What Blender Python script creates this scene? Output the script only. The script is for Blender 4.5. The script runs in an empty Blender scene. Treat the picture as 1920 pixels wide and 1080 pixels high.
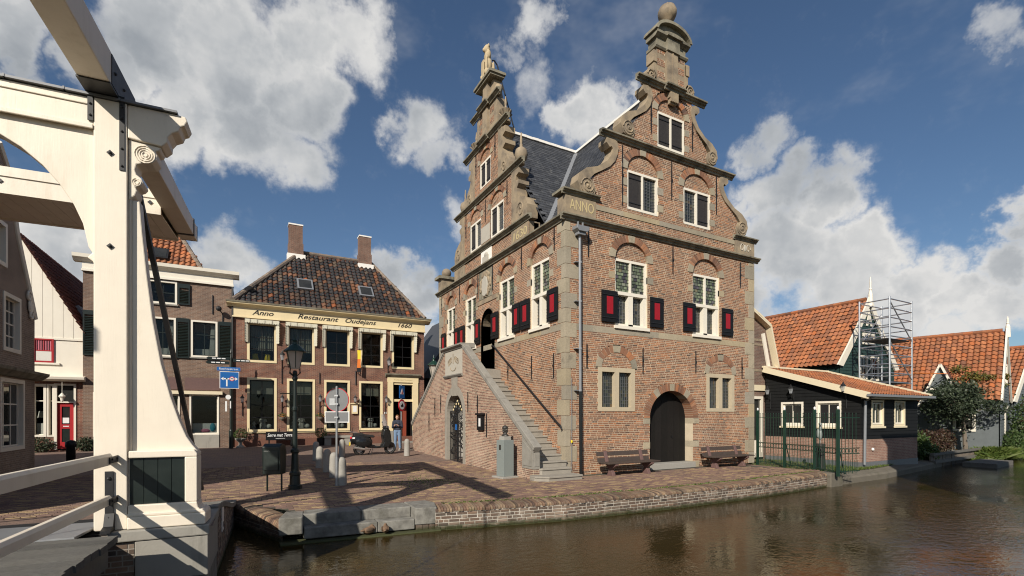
import bpy, bmesh, math, random
from mathutils import Vector, Matrix
rnd = random.Random(7)
R_ = math.radians
scene = bpy.context.scene
C = scene.collection
# ---------------------------------------------------------------- camera
CAM = Vector((-8.51, -12.28, 1.85))
cd = bpy.data.cameras.new('camera'); cam = bpy.data.objects.new('camera', cd); C.objects.link(cam)
cam.location = CAM; cam.rotation_euler = (R_(90), 0, -math.asin(.4772))
cd.sensor_width = 36; cd.lens = 915/1920*36; cd.shift_y = (779-540)/1920
cd.clip_start = .05; cd.clip_end = 3000
scene.camera = cam
# ---------------------------------------------------------------- light
SUN_EL, TX, TY = R_(31.5), .7435, .669
w = bpy.data.worlds.new('World'); scene.world = w; w.use_nodes = True
sd = bpy.data.lights.new('sun', 'SUN'); sun = bpy.data.objects.new('sun', sd); C.objects.link(sun)
sd.energy = 5.0; sd.angle = R_(.5); sd.color = (1, .92, .80)
tv = Vector((TX*math.cos(SUN_EL), TY*math.cos(SUN_EL), -math.sin(SUN_EL)))
sun.rotation_euler = tv.to_track_quat('-Z', 'Y').to_euler(); sun.location = (-30, -30, 40)
vs = scene.view_settings
vs.view_transform = 'Standard'; vs.look = 'None'; vs.exposure = 0.18; vs.gamma = 1; vs.use_curve_mapping = False
scene.cycles.use_denoising = True
scene.cycles.filter_width = 1.1
scene.cycles.max_bounces = 6; scene.cycles.transparent_max_bounces = 12
scene.cycles.diffuse_bounces = 3; scene.cycles.glossy_bounces = 3
scene.cycles.caustics_reflective = False; scene.cycles.caustics_refractive = False

class NT:
    """small node-tree helper"""
    def __init__(s, nt): s.nt = nt; s.L = nt.links
    def n(s, t, ins=None, **kw):
        k = s.nt.nodes.new(t)
        for a, b in kw.items(): setattr(k, a, b)
        for a, b in (ins or {}).items(): s.set(k, a, b)
        return k
    def set(s, k, a, b):
        sock = k.inputs[a]
        if isinstance(b, bpy.types.NodeSocket): s.L.new(b, sock)
        elif isinstance(b, bpy.types.Node): s.L.new(b.outputs[0], sock)
        else: sock.default_value = b
    def m(s, op, a, b=None, c=None, clamp=False):
        k = s.n('ShaderNodeMath', operation=op, use_clamp=clamp); s.set(k, 0, a)
        if b is not None: s.set(k, 1, b)
        if c is not None: s.set(k, 2, c)
        return k.outputs[0]
    def vm(s, op, a, b=None):
        k = s.n('ShaderNodeVectorMath', operation=op); s.set(k, 0, a)
        if b is not None: s.set(k, 1, b)
        return k.outputs['Value'] if op in ('DOT_PRODUCT', 'LENGTH', 'DISTANCE') else k.outputs[0]
    def mix(s, f, a, b, mode='MIX'):
        k = s.n('ShaderNodeMix', data_type='RGBA', blend_type=mode)
        s.set(k, 0, f); s.set(k, 6, a); s.set(k, 7, b); return k.outputs[2]
    def ramp(s, f, stops, interp='LINEAR'):
        k = s.n('ShaderNodeValToRGB'); r = k.color_ramp; r.interpolation = interp
        while len(r.elements) < len(stops): r.elements.new(.5)
        for e, (p, c) in zip(r.elements, stops):
            e.position = p; e.color = (*c, 1) if len(c) == 3 else c
        s.set(k, 0, f); return k.outputs[0]
    def ss(s, v, lo, hi, a=0., b=1.):
        k = s.n('ShaderNodeMapRange', interpolation_type='SMOOTHSTEP')
        s.set(k, 0, v); s.set(k, 1, lo); s.set(k, 2, hi); s.set(k, 3, a); s.set(k, 4, b); return k.outputs[0]
    def noise(s, vec, scale, detail=4, rough=.55, dist=0.):
        return s.n('ShaderNodeTexNoise', {'Vector': vec, 'Scale': scale, 'Detail': detail, 'Roughness': rough, 'Distortion': dist}).outputs['Fac']

def dirv(px, py):
    a = (px-960)/915; c = (779-py)/915
    return Vector((a*.8788+.4772, -a*.4772+.8788, c)).normalized()

def build_sky():
    nt = w.node_tree; nt.nodes.clear(); N = NT(nt)
    out = N.n('ShaderNodeOutputWorld'); bg = N.n('ShaderNodeBackground'); bg.inputs[1].default_value = SKY_STRENGTH
    nt.links.new(bg.outputs[0], out.inputs[0])
    sky = N.n('ShaderNodeTexSky', sky_type='NISHITA', sun_disc=False, sun_elevation=SUN_EL,
              sun_rotation=math.atan2(-TX, -TY) % (2*math.pi), altitude=0, air_density=1.0, dust_density=.6, ozone_density=2.6)
    tc = N.n('ShaderNodeTexCoord'); P = N.vm('NORMALIZE', tc.outputs['Generated'])
    # wobble the lookup direction so cloud outlines billow
    nz = N.n('ShaderNodeTexNoise', {'Vector': P, 'Scale': 7.0, 'Detail': 6, 'Roughness': .62})
    wob = N.vm('MULTIPLY', N.vm('SUBTRACT', nz.outputs['Color'], (.5, .5, .5)), (.20, .20, .20))
    Q = N.vm('ADD', P, wob)
    acc = None
    for px, py, r, wt in CLOUDS:
        a = (px-960)/915; c = (779-py)/915; r = r/915*(1+a*a+c*c)**-.8; d = dirv(px, py)
        v = N.ss(N.vm('DISTANCE', Q, tuple(d)), r*1.3, r*.3, 0., wt)
        acc = v if acc is None else N.m('MAXIMUM', acc, v)
    # scattered clouds over the rest of the sky dome
    xyz = N.n('ShaderNodeSeparateXYZ', {0: Q})
    den = N.m('ADD', N.m('MAXIMUM', xyz.outputs[2], 0.), .25)
    flat = N.n('ShaderNodeCombineXYZ', {0: N.m('DIVIDE', xyz.outputs[0], den), 1: N.m('DIVIDE', xyz.outputs[1], den), 2: 3.7})
    gen = N.ss(N.noise(flat.outputs[0], 1.3, 4, .55), .52, .70, 0., .8)
    gen = N.m('MULTIPLY', gen, N.ss(N.vm('DOT_PRODUCT', P, tuple(dirv(960, 420))), .72, .5))
    dens = N.m('MAXIMUM', acc, gen)
    fine = N.noise(P, 24, 5, .65)
    dens = N.m('ADD', dens, N.m('MULTIPLY', N.m('SUBTRACT', fine, .5), .54))
    veil = N.ss(N.noise(N.n('ShaderNodeMapping', {'Vector': P, 'Scale': (1, 1, 1.8)}).outputs[0], 4.0, 5, .6), .52, .80, 0., .25)
    mask = N.m('MAXIMUM', N.ss(dens, .02, .78), veil)
    # bright sun-facing billows, greyer thick parts
    big = N.noise(P, 5.5, 5, .55); big2 = N.noise(N.vm('ADD', P, (-.05, -.045, .06)), 5.5, 5, .55)
    lit = N.m('MULTIPLY_ADD', N.m('SUBTRACT', big, big2), 3.8, .5, clamp=True)
    body = N.ss(N.m('MULTIPLY_ADD', N.noise(P, 4.2, 3, .5), .8, N.m('MULTIPLY', dens, .62)), .58, 1.16)
    shade = N.m('MULTIPLY_ADD', body, -.62, N.m('MULTIPLY_ADD', lit, .50, N.m('ADD', .70, N.ss(N.n('ShaderNodeSeparateXYZ', {0: P}).outputs[2], .5, .12, 0., .22))), clamp=True)
    col = N.ramp(shade, [(0, CL_DARK), (.5, CL_MID), (1, CL_LIT)])
    base = N.mix(1.0, sky.outputs[0], (*SKY_TINT, 1), 'MULTIPLY')
    fin = N.mix(mask, base, col)
    nt.links.new(fin, bg.inputs[0])

SKY_STRENGTH = .07
SKY_TINT = (.86, .95, 1.02)
CL_DARK = (3.5, 3.85, 4.3); CL_MID = (6.0, 6.25, 6.5); CL_LIT = (9.4, 9.3, 9.1)
#          px    py   radius px  weight : where the photographed cloud masses stand in the sky
CLOUDS = [(420,110,150,1),(280,60,130,1),(560,90,120,1),(330,220,110,.95),(470,250,110,1),(560,200,95,.95),(200,120,90,.85),(650,80,85,.75),(540,310,75,.75),(430,320,60,.6),(690,45,60,.55),
          (20,60,85,.9),(30,160,80,.7),(790,225,72,.85),(830,290,52,.6),(740,215,45,.6),(850,410,42,.5),(1000,50,55,.6),(960,80,40,.4),(1030,25,40,.5),(990,160,60,.4),
          (1110,215,72,.95),(1050,222,52,.8),(1170,198,38,.6),(70,470,110,.95),(60,560,90,.9),(160,520,80,.9),(420,512,85,.9),(350,500,70,.8),(500,535,55,.7),(740,522,55,.95),(790,550,60,.9),(718,502,28,.8),
          (1470,340,70,.85),(1430,252,50,.65),(1550,370,80,1),(1640,450,85,1),(1730,530,85,1),(1480,460,115,1),(1580,520,120,1),(1800,580,75,1),(1680,600,115,.9),(1400,560,75,.9),(1400,390,55,.8),
          (1912,420,65,.95),(1890,505,75,.95),(1900,585,85,.9),(1892,55,62,.5),(1600,660,130,.85),(1800,680,120,.85),(1450,650,90,.85),(250,640,120,.8),(820,660,70,.8)]
build_sky()

# ---------------------------------------------------------------- mesh helpers
class MB:
    def __init__(s): s.v = []; s.f = []; s.mi = []
    def add(s, vs, fs, mi=0):
        b = len(s.v); s.v.extend(tuple(p) for p in vs)
        for f in fs: s.f.append(tuple(b+i for i in f)); s.mi.append(mi)
    def face(s, pts, mi=0): s.add(pts, [tuple(range(len(pts)))], mi)
    def box(s, x0, x1, y0, y1, z0, z1, mi=0):
        s.add([(x0,y0,z0),(x1,y0,z0),(x1,y1,z0),(x0,y1,z0),(x0,y0,z1),(x1,y0,z1),(x1,y1,z1),(x0,y1,z1)],
              [(3,2,1,0),(4,5,6,7),(0,1,5,4),(1,2,6,5),(2,3,7,6),(3,0,4,7)], mi)
    def ext(s, poly, fn, t0, t1, mi=0):
        n = len(poly)
        s.add([fn(p, t0) for p in poly]+[fn(p, t1) for p in poly],
              [tuple(range(n))[::-1], tuple(range(n, 2*n))]+[(i, (i+1) % n, n+(i+1) % n, n+i) for i in range(n)], mi)
    def bar(s, a, b, w_, h_, mi=0, up=(0, 0, 1)):
        a, b = Vector(a), Vector(b); d = (b-a).normalized(); up = Vector(up)
        if abs(d.dot(up)) > .99: up = Vector((1, 0, 0))
        x = d.cross(up).normalized()*w_/2; y = x.cross(d).normalized()*h_/2
        s.add([a-x-y, a+x-y, a+x+y, a-x+y, b-x-y, b+x-y, b+x+y, b-x+y],
              [(0,1,2,3),(7,6,5,4),(0,4,5,1),(1,5,6,2),(2,6,7,3),(3,7,4,0)], mi)
    def tube(s, pts, r, n=8, mi=0, cap=True):
        pts = [Vector(p) for p in pts]
        rr = r if isinstance(r, (list, tuple)) else [r]*len(pts)
        rings = []; prev = None
        for i, p in enumerate(pts):
            d = (pts[min(i+1, len(pts)-1)]-pts[max(i-1, 0)]).normalized()
            if prev is None: prev = Vector((0, 0, 1)) if abs(d.z) < .9 else Vector((1, 0, 0))
            x = d.cross(prev).normalized(); y = d.cross(x).normalized(); prev = -x.cross(d) if False else prev
            rings.append([p+(x*math.cos(2*math.pi*k/n)+y*math.sin(2*math.pi*k/n))*rr[i] for k in range(n)])
        vs_ = [q for g in rings for q in g]
        fs = [(i*n+k, i*n+(k+1) % n, (i+1)*n+(k+1) % n, (i+1)*n+k) for i in range(len(pts)-1) for k in range(n)]
        if cap: fs += [tuple(range(n))[::-1], tuple(range((len(pts)-1)*n, len(pts)*n))]
        s.add(vs_, fs, mi)
    def lathe(s, prof, c, n=16, mi=0, sq=False):
        cx, cy, cz = c; vs_ = []
        for r, z in prof:
            for k in range(n):
                a = 2*math.pi*(k+.5)/n
                q = r/math.cos(math.pi/n) if sq else r
                vs_.append((cx+q*math.cos(a), cy+q*math.sin(a), cz+z))
        m_ = len(prof)
        fs = [(i*n+k, i*n+(k+1) % n, (i+1)*n+(k+1) % n, (i+1)*n+k) for i in range(m_-1) for k in range(n)]
        fs += [tuple(range(n))[::-1], tuple(range((m_-1)*n, m_*n))]
        s.add(vs_, fs, mi)
    def ball(s, c, r, seg=12, rings=8, mi=0, rot=None):
        r = r if isinstance(r, (tuple, list)) else (r, r, r); vs_ = []; c = Vector(c)
        for i in range(1, rings):
            t = math.pi*i/rings
            for k in range(seg):
                a = 2*math.pi*k/seg
                q = Vector((r[0]*math.sin(t)*math.cos(a), r[1]*math.sin(t)*math.sin(a), r[2]*math.cos(t)))
                vs_.append(c+(rot @ q if rot else q))
        top = Vector((0, 0, r[2])); bot = Vector((0, 0, -r[2]))
        vs_ += [c+(rot @ top if rot else top), c+(rot @ bot if rot else bot)]
        T = len(vs_)-2
        fs = [(i*seg+k, (i+1)*seg+k, (i+1)*seg+(k+1) % seg, i*seg+(k+1) % seg) for i in range(rings-2) for k in range(seg)]
        fs += [(T, k, (k+1) % seg) for k in range(seg)]+[(T+1, (rings-2)*seg+(k+1) % seg, (rings-2)*seg+k) for k in range(seg)]
        s.add(vs_, fs, mi)
    def mesh(s, name, mats, smooth=False):
        me = bpy.data.meshes.new(name); me.from_pydata(s.v, [], s.f)
        for m_ in (mats if isinstance(mats, (list, tuple)) else [mats]): me.materials.append(m_)
        if any(s.mi): me.polygons.foreach_set('material_index', s.mi)
        if smooth: me.polygons.foreach_set('use_smooth', [True]*len(s.f))
        me.update(); return me
    def build(s, name, mats, parent=None, smooth=False, bevel=0, stuff=False, label=None):
        o = obj(name, s.mesh(name, mats, smooth), parent)
        if bevel:
            b = o.modifiers.new('bevel', 'BEVEL'); b.width = bevel; b.segments = 2; b.limit_method = 'ANGLE'; b.angle_limit = R_(40)
        if stuff: o['kind'] = 'stuff'
        if label: o['label'] = label
        return o
def obj(name, data, parent=None):
    o = bpy.data.objects.new(name, data); C.objects.link(o)
    if parent is not None:
        o.parent = parent
        if parent.type == 'EMPTY' and not parent.get('_loc'): o.matrix_parent_inverse = Matrix.Translation(-parent.location)
    return o
LOCALS = []
def thing(name, label, cat, loc=(0, 0, 0), rz=0, group=None, local=False):
    o = bpy.data.objects.new(name, None); C.objects.link(o); o.location = loc; o.rotation_euler = (0, 0, rz)
    o.empty_display_size = .2; o['label'] = label; o['category'] = cat
    if group: o['group'] = group
    if local: o['_loc'] = 1; LOCALS.append(o)
    return o
def tag(o, label, cat, group=None):
    o['label'] = label; o['category'] = cat
    if group: o['group'] = group
    return o
def struct(o): o['kind'] = 'structure'; return o
def copy_tree(o, parent=None):
    c = o.copy(); C.objects.link(c)
    if parent is not None: c.parent = parent
    for ch in list(o.children): copy_tree(ch, c)
    return c
def remesh(o, vox, smooth=True):
    m_ = o.modifiers.new('merge', 'REMESH'); m_.mode = 'VOXEL'; m_.voxel_size = vox; m_.use_smooth_shade = smooth
    return o
def text(name, body, size, mat, parent, loc, rot, depth=.006, italic=0, font_bold=False, spacing=1., width=None):
    cu = bpy.data.curves.new(name, 'FONT'); cu.body = body; cu.size = size; cu.extrude = depth; cu.align_x = 'CENTER'; cu.align_y = 'CENTER'
    cu.shear = italic; cu.space_character = spacing; cu.resolution_u = 3
    if font_bold: cu.offset = size*.012
    t = bpy.data.objects.new(name, cu); C.objects.link(t)
    dg = bpy.context.evaluated_depsgraph_get(); me = bpy.data.meshes.new_from_object(t.evaluated_get(dg))
    C.objects.unlink(t); bpy.data.objects.remove(t)
    if width:
        xs = [v.co.x for v in me.vertices]; k = width/(max(xs)-min(xs)); 
        for v in me.vertices: v.co.x *= k
    M = Matrix.Translation(loc) @ rot.to_matrix().to_4x4(); me.transform(M)
    me.materials.clear(); me.materials.append(mat); me.name = name
    return obj(name, me, parent)
from mathutils import Euler
ROT_Y = Euler((R_(90), 0, 0))             # readable from -y
ROT_X = Euler((R_(90), 0, R_(-90)))       # readable from -x
# facade frames: (u along the wall, z up, d outward)
def FY(x0, y0): return (lambda u, z, d: (x0+u, y0-d, z)), False      # faces -y
def FX(x0, y0): return (lambda u, z, d: (x0-d, y0+u, z)), True       # faces -x
def FXp(x0, y0): return (lambda u, z, d: (x0+d, y0+u, z)), False     # faces +x
def fbox(mb, F, u0, u1, z0, z1, d0, d1, mi=0):
    f = F[0]; A, B = sorted((f(u0, z0, d0), f(u1, z1, d1)))
    mb.box(min(A[0], B[0]), max(A[0], B[0]), min(A[1], B[1]), max(A[1], B[1]), min(A[2], B[2]), max(A[2], B[2]), mi)
def fext(mb, F, poly, d0, d1, mi=0):
    mb.ext(poly if not F[1] else poly[::-1], lambda p, t: F[0](p[0], p[1], t), d0, d1, mi)
def fmold(mb, F, prof, u0, u1, mi=0):
    mb.ext(prof if F[1] else prof[::-1], lambda p, t: F[0](t, p[1], p[0]), u0, u1, mi)
def arch_pts(uc, zs, a, b, n=16, t0=0, t1=math.pi):
    return [(uc+a*math.cos(t0+(t1-t0)*k/n), zs+b*math.sin(t0+(t1-t0)*k/n)) for k in range(n+1)]
def h_rect(u0, u1, z0, z1): return lambda z: (u0, u1) if z0 < z < z1 else None
def h_arch(uc, hw, z0, zs, a, b):
    def f(z):
        if z0 < z <= zs: return (uc-hw, uc+hw)
        if zs < z < zs+b: q = a*math.sqrt(1-((z-zs)/b)**2); return (uc-q, uc+q)
    return f
def segs_at(z, outl, holes):
    o = outl(z)
    if not o: return []
    S = [o]
    for h in holes:
        r = h(z)
        if r:
            T = []
            for a, b in S:
                if r[1] <= a or r[0] >= b: T.append((a, b)); continue
                if r[0] > a: T.append((a, r[0]))
                if r[1] < b: T.append((r[1], b))
            S = T
    return [q for q in S if q[1]-q[0] > .012]
def brick_wall(F, outl, z0, z1, holes, ch=.06, bl=.215, joint=.0145, base=0., proud=.008, seed=1, mortar=None):
    """returns (mortar MB, list of bricks (u0,u1,z0,z1))"""
    r = random.Random(seed); mm = mortar or MB(); bricks = []; f = F[0]; k = 0; z = z0
    while z < z1-.015:
        zt = min(z+ch, z1); zm = (z+zt)/2
        for a, b in segs_at(zm, outl, holes):
            q = [f(a, z, base), f(b, z, base), f(b, zt, base), f(a, zt, base)]
            mm.face(q[::-1] if F[1] else q)
            u = math.floor(a/bl)*bl-(bl/2 if k % 2 else 0)-bl*.25*(k % 4 // 2)
            while u < b:
                L = bl if r.random() < .62 else bl/2
                p0, p1 = max(a, u+joint/2), min(b, u+L-joint/2)
                if p1-p0 > .025: bricks.append((p0, p1, z+joint/2, zt-joint/2))
                u += L
        z += ch; k += 1
    return mm, bricks
def brick_geo(mb, F, B, base=0., proud=.005, r=rnd):
    f = F[0]; u0, u1, z0, z1 = B; p = base+proud*(.6+.7*r.random()); e = .002
    P = [f(u0, z0, base), f(u1, z0, base), f(u1, z1, base), f(u0, z1, base), f(u0+e, z0+e, p), f(u1-e, z0+e, p), f(u1-e, z1-e, p), f(u0+e, z1-e, p)]
    fs = [(4, 5, 6, 7), (0, 1, 5, 4), (1, 2, 6, 5), (2, 3, 7, 6), (3, 0, 4, 7)]
    mb.add(P, [g[::-1] for g in fs] if F[1] else fs)
def lay_bricks(F, bricks, mat, parent, n_ind, base=0., proud=.005, key=None, name='brick', minlen=.1, stuffname='brickwork'):
    """the n_ind bricks that show largest as objects, all others as one mesh"""
    f = F[0]
    def dist(B): return (Vector(f((B[0]+B[1])/2, (B[2]+B[3])/2, 0))-CAM).length
    cand = sorted([B for B in bricks if B[1]-B[0] > minlen], key=dist)[:n_ind]; cs = set(cand)
    mb = MB()
    for B in bricks:
        if B not in cs: brick_geo(mb, F, B, base, proud)
    if mb.v: mb.build(stuffname, mat, parent, stuff=True)
    cache = {}
    for B in cand:
        L = round(B[1]-B[0], 2); H = round(B[3]-B[2], 3)
        if (L, H) not in cache:
            m1 = MB(); F0 = ((lambda u, z, d: (u, -d, z)), False) if F is None else F
            o0 = f(0, 0, 0); g = (lambda u, z, d: tuple(a-b for a, b in zip(f(u, z, d), o0)))
            brick_geo(m1, (g, F[1]), (0, L, 0, H), base, proud); cache[(L, H)] = m1.mesh(name, mat)
        o = obj(name, cache[(L, H)], parent); o.location = f(B[0], B[2], 0)
    return mb
def tiles(parent, mat, O, U, V, poly, tw, th, n_ind=0, kind='pan', name='roof_tile', lift=.03, jitter=.006, skip=None, seed=3):
    """cover the polygon (u,v) of a roof plane with separate tiles; V points up the slope"""
    r = random.Random(seed); O, U, V = Vector(O), Vector(U).normalized(), Vector(V).normalized(); N = U.cross(V).normalized()
    if N.z < 0: N = -N
    us = [p[0] for p in poly]; vs_ = [p[1] for p in poly]
    def inside(u, v):
        c = False; n = len(poly)
        for i in range(n):
            (x1, y1), (x2, y2) = poly[i], poly[(i+1) % n]
            if (y1 > v) != (y2 > v) and u < (x2-x1)*(v-y1)/(y2-y1)+x1: c = not c
        return c
    L = th*1.12
    if kind == 'pan':
        prof = [(-.5, .000), (-.36, -.012), (-.2, -.006), (0, .02), (.14, .04), (.3, .042), (.42, .028), (.52, .008)]
        prof = [(a*tw, b*tw/.24*1.25) for a, b in prof]
    else:
        prof = [(-.485*tw, 0), (.485*tw, 0)]
    n = len(prof); t_ = .014 if kind == 'pan' else .007
    vv = []; M = []
    vv = [(a, 0, b+lift) for a, b in prof]+[(a, L, b+.002) for a, b in prof]+[(a, 0, b+lift-t_) for a, b in prof]
    ff = [(i, i+1, n+i+1, n+i) for i in range(n-1)]+[(2*n+i, 2*n+i+1, i+1, i) for i in range(n-1)]+[(2*n, 0, n), (n-1, 3*n-1, 2*n-1)]
    B = Matrix((U, V, N)).transposed().to_4x4()
    spots = []
    v = min(vs_); k = 0
    while v < max(vs_):
        u = min(us)+(0 if kind == 'pan' or k % 2 == 0 else tw/2)
        while u < max(us)+tw:
            if inside(u, v+th*.5) and not (skip and skip(u, v+th*.5)): spots.append((u, v))
            u += tw
        v += th; k += 1
    sp = sorted(spots, key=lambda q: (O+U*q[0]+V*q[1]-CAM).length); ind = sp[:n_ind]; rest = sp[n_ind:]
    def Mx(q):
        return Matrix.Translation(O+U*q[0]+V*q[1]+N*r.uniform(-jitter, jitter)*.6) @ B @ Matrix.Rotation(r.uniform(-1, 1)*jitter*2.2, 4, 'Z') @ Matrix.Rotation(r.uniform(-1, 1)*jitter*1.5, 4, 'X')
    if rest:
        mb = MB(); pv = [Vector(p) for p in vv]
        for q in rest:
            M = Mx(q); mb.add([M @ p for p in pv], ff)
        mb.build('roof_tiling', mat, parent, stuff=True, smooth=False)
    if ind:
        mb = MB(); mb.add(vv, ff); me = mb.mesh(name, mat)
        for q in ind:
            o = obj(name, me, parent); o.matrix_basis = Mx(q)
# ---------------------------------------------------------------- materials
MATS = {}
def newmat(name):
    m = bpy.data.materials.new(name); m.use_nodes = True; nt = m.node_tree
    bs = nt.nodes['Principled BSDF']; N = NT(nt); return m, N, bs
def pid(N):
    g = N.n('ShaderNodeNewGeometry'); oi = N.n('ShaderNodeObjectInfo')
    return N.m('FRACT', N.m('ADD', g.outputs['Random Per Island'], N.m('MULTIPLY', oi.outputs['Random'], 7.31)))
def pos(N): return N.n('ShaderNodeNewGeometry').outputs['Position']
def bump(N, bs, h, strength=.3, dist=.01):
    b = N.n('ShaderNodeBump', {'Strength': strength, 'Distance': dist, 'Height': h}); N.set(bs, 'Normal', b.outputs[0])
def mat(name, col, rough=.6, var=.12, scale=6, bmp=.0, bscale=60, metal=0., spec=.5, dirt=0., stops=None, streak=False, dcol=(.06, .055, .045)):
    """painted / stone / wood surface: base colour with mottling, optional weather stains and fine relief"""
    m, N, bs = newmat(name); p = pos(N)
    n1 = N.noise(p, scale, 5, .6)
    if stops: c = N.ramp(n1, stops)
    else: c = N.mix(n1, tuple(max(0, x*(1-var)) for x in col)+(1,), tuple(x*(1+var) for x in col)+(1,))
    if dirt:
        pv = N.n('ShaderNodeMapping', {'Vector': p, 'Scale': (1, 1, .18 if streak else 1)}).outputs[0]
        n2 = N.ss(N.noise(pv, 2.3 if streak else 1.7, 8, .68), .5, .72, 0., dirt)
        c = N.mix(n2, c, (*dcol, 1))
    N.set(bs, 'Base Color', c); N.set(bs, 'Roughness', N.m('MULTIPLY_ADD', n1, .2, rough-.1)); bs.inputs['Metallic'].default_value = metal
    bs.inputs['Specular IOR Level'].default_value = spec
    if bmp: bump(N, bs, N.noise(p, bscale, 4, .6), bmp, .006)
    MATS[name] = m; return m
def piece_mat(name, stops, rough=.85, mott=.25, bmp=.35, bscale=45, lichen=None, spec=.3, patch=None, algae=False):
    """every brick, tile or stone gets its own tone"""
    m, N, bs = newmat(name); p = pos(N); v = pid(N)
    c = N.ramp(v, stops)
    n1 = N.noise(p, 22, 5, .65); k = N.m('MULTIPLY_ADD', n1, mott*2, 1-mott); k = N.m('MULTIPLY', k, N.m('MULTIPLY_ADD', N.noise(p, .55, 4, .6), .9, .55))
    c = N.mix(1., c, N.n('ShaderNodeCombineColor', {0: k, 1: k, 2: k}).outputs[0], 'MULTIPLY')
    if patch:
        n3 = N.ss(N.noise(p, patch[1], 6, .6), .48, .68, 0., patch[2]); c = N.mix(n3, c, (*patch[0], 1))
    if lichen:
        n2 = N.ss(N.noise(p, lichen[1], 7, .7), .55, .7, 0., lichen[2]); c = N.mix(n2, c, (*lichen[0], 1))
    if algae:
        z = N.n('ShaderNodeSeparateXYZ', {0: p}).outputs[2]; c = N.mix(N.ss(N.m('ADD', z, N.m('MULTIPLY', N.noise(p, 5, 5, .6), .16)), -.24, -.36), c, (.035, .04, .014, 1))
    N.set(bs, 'Base Color', c); bs.inputs['Roughness'].default_value = rough; bs.inputs['Specular IOR Level'].default_value = spec
    if bmp: bump(N, bs, N.noise(p, bscale, 4, .6), bmp, .006)
    MATS[name] = m; return m
# bricks
piece_mat('hall_brick', [(0, (.26,.125,.072)), (.18, (.17,.09,.06)), (.34, (.31,.145,.08)), (.48, (.095,.058,.046)), (.6, (.345,.175,.10)), (.74, (.205,.11,.074)), (.87, (.39,.16,.072)), (1, (.29,.16,.10))], patch=((.15, .10, .08), .5, .45), lichen=((.36, .27, .2), 1.1, .35))
piece_mat('stair_brick', [(0, (.25,.135,.098)), (.25, (.17,.10,.08)), (.45, (.31,.175,.125)), (.6, (.12,.075,.065)), (.8, (.35,.205,.15)), (1, (.27,.16,.118))], patch=((.42, .30, .24), .7, .45))
piece_mat('house_brick', [(0, (.17,.095,.062)), (.3, (.125,.075,.055)), (.5, (.2,.115,.075)), (.7, (.1,.062,.05)), (1, (.23,.13,.082))])
piece_mat('rest_brick', [(0, (.18,.07,.045)), (.3, (.125,.055,.042)), (.55, (.215,.085,.053)), (.75, (.10,.05,.04)), (1, (.24,.105,.066))])
piece_mat('shed_brick', [(0, (.27,.145,.105)), (.4, (.23,.118,.088)), (.7, (.30,.17,.125)), (1, (.25,.135,.10))])
piece_mat('quay_brick', [(0, (.14,.095,.07)), (.25, (.085,.065,.052)), (.45, (.19,.125,.088)), (.6, (.06,.048,.04)), (.8, (.25,.19,.145)), (1, (.15,.11,.082))], lichen=((.42, .38, .32), 3.5, .7), bmp=.6, algae=True)
piece_mat('paver', [(0, (.22,.14,.108)), (.22, (.155,.098,.08)), (.42, (.26,.165,.12)), (.56, (.115,.075,.065)), (.7, (.30,.21,.12)), (.85, (.36,.26,.14)), (.93, (.19,.12,.095)), (1, (.10,.07,.062))], rough=.8, patch=((.17, .12, .10), .4, .4))
mat('mortar', (.50, .425, .33), .95, .16, .8, .3, stops=[(.3, (.36, .295, .215)), (.5, (.50, .42, .305)), (.7, (.62, .53, .39))])
mat('mortar_dark', (.27, .24, .205), .95, .16, 9, .3)
mat('joint_sand', (.075, .066, .05), .95, .3, 5, .3, dirt=.5, dcol=(.07, .09, .03))
# stone
mat('sandstone', (.36, .31, .235), .85, .2, 2.2, .35, 40, dirt=.45, stops=[(.25, (.125,.10,.074)), (.42, (.225,.18,.128)), (.6, (.32,.25,.165)), (.8, (.18,.148,.11))])
piece_mat('quoin', [(0, (.33,.285,.215)), (.25, (.25,.225,.175)), (.45, (.37,.315,.225)), (.6, (.28,.25,.2)), (.8, (.36,.295,.19)), (1, (.32,.285,.225))], mott=.3, bscale=35, lichen=((.14, .122, .095), 2.4, .65))
mat('cornice_stone', (.2, .18, .135), .88, .25, 3, .4, 40, dirt=.85, stops=[(.3, (.115,.105,.078)), (.5, (.21,.19,.14)), (.75, (.30,.275,.21))], dcol=(.05, .047, .036))
mat('blue_stone', (.25, .235, .205), .85, .22, 5, .4, 40, dirt=.6, dcol=(.115, .105, .088))
mat('step_stone', (.28, .255, .215), .85, .2, 5, .4, 40, dirt=.55, dcol=(.13, .118, .095))
mat('quay_stone', (.2, .195, .175), .85, .3, 6, .6, 30, dirt=.85, dcol=(.07, .066, .05), stops=[(.3, (.11, .105, .092)), (.5, (.185, .178, .158)), (.7, (.25, .242, .215))])
mat('granite', (.30, .285, .255), .8, .2, 25, .4, 60, dirt=.3, dcol=(.18, .18, .15))
mat('concrete', (.30, .285, .25), .9, .15, 4, .4, 30, dirt=.5, streak=True)
mat('cream_stone', (.46, .385, .27), .85, .14, 4, .3, 40, dirt=.3, dcol=(.25, .21, .15))
mat('statue_stone', (.42, .335, .21), .85, .2, 7, .3, 40, dirt=.3, dcol=(.2, .16, .1))
mat('rim_stone', (.13, .115, .09), .9, .35, 5, .6, 25, dirt=.6, dcol=(.06, .065, .03))
mat('plaque_stone', (.42, .39, .33), .8, .1, 5, .2)
mat('lichen_top', (.28, .27, .17), .95, .35, 14, .6, 40)
mat('plaster_white', (.78, .755, .70), .7, .05, 3)
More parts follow.
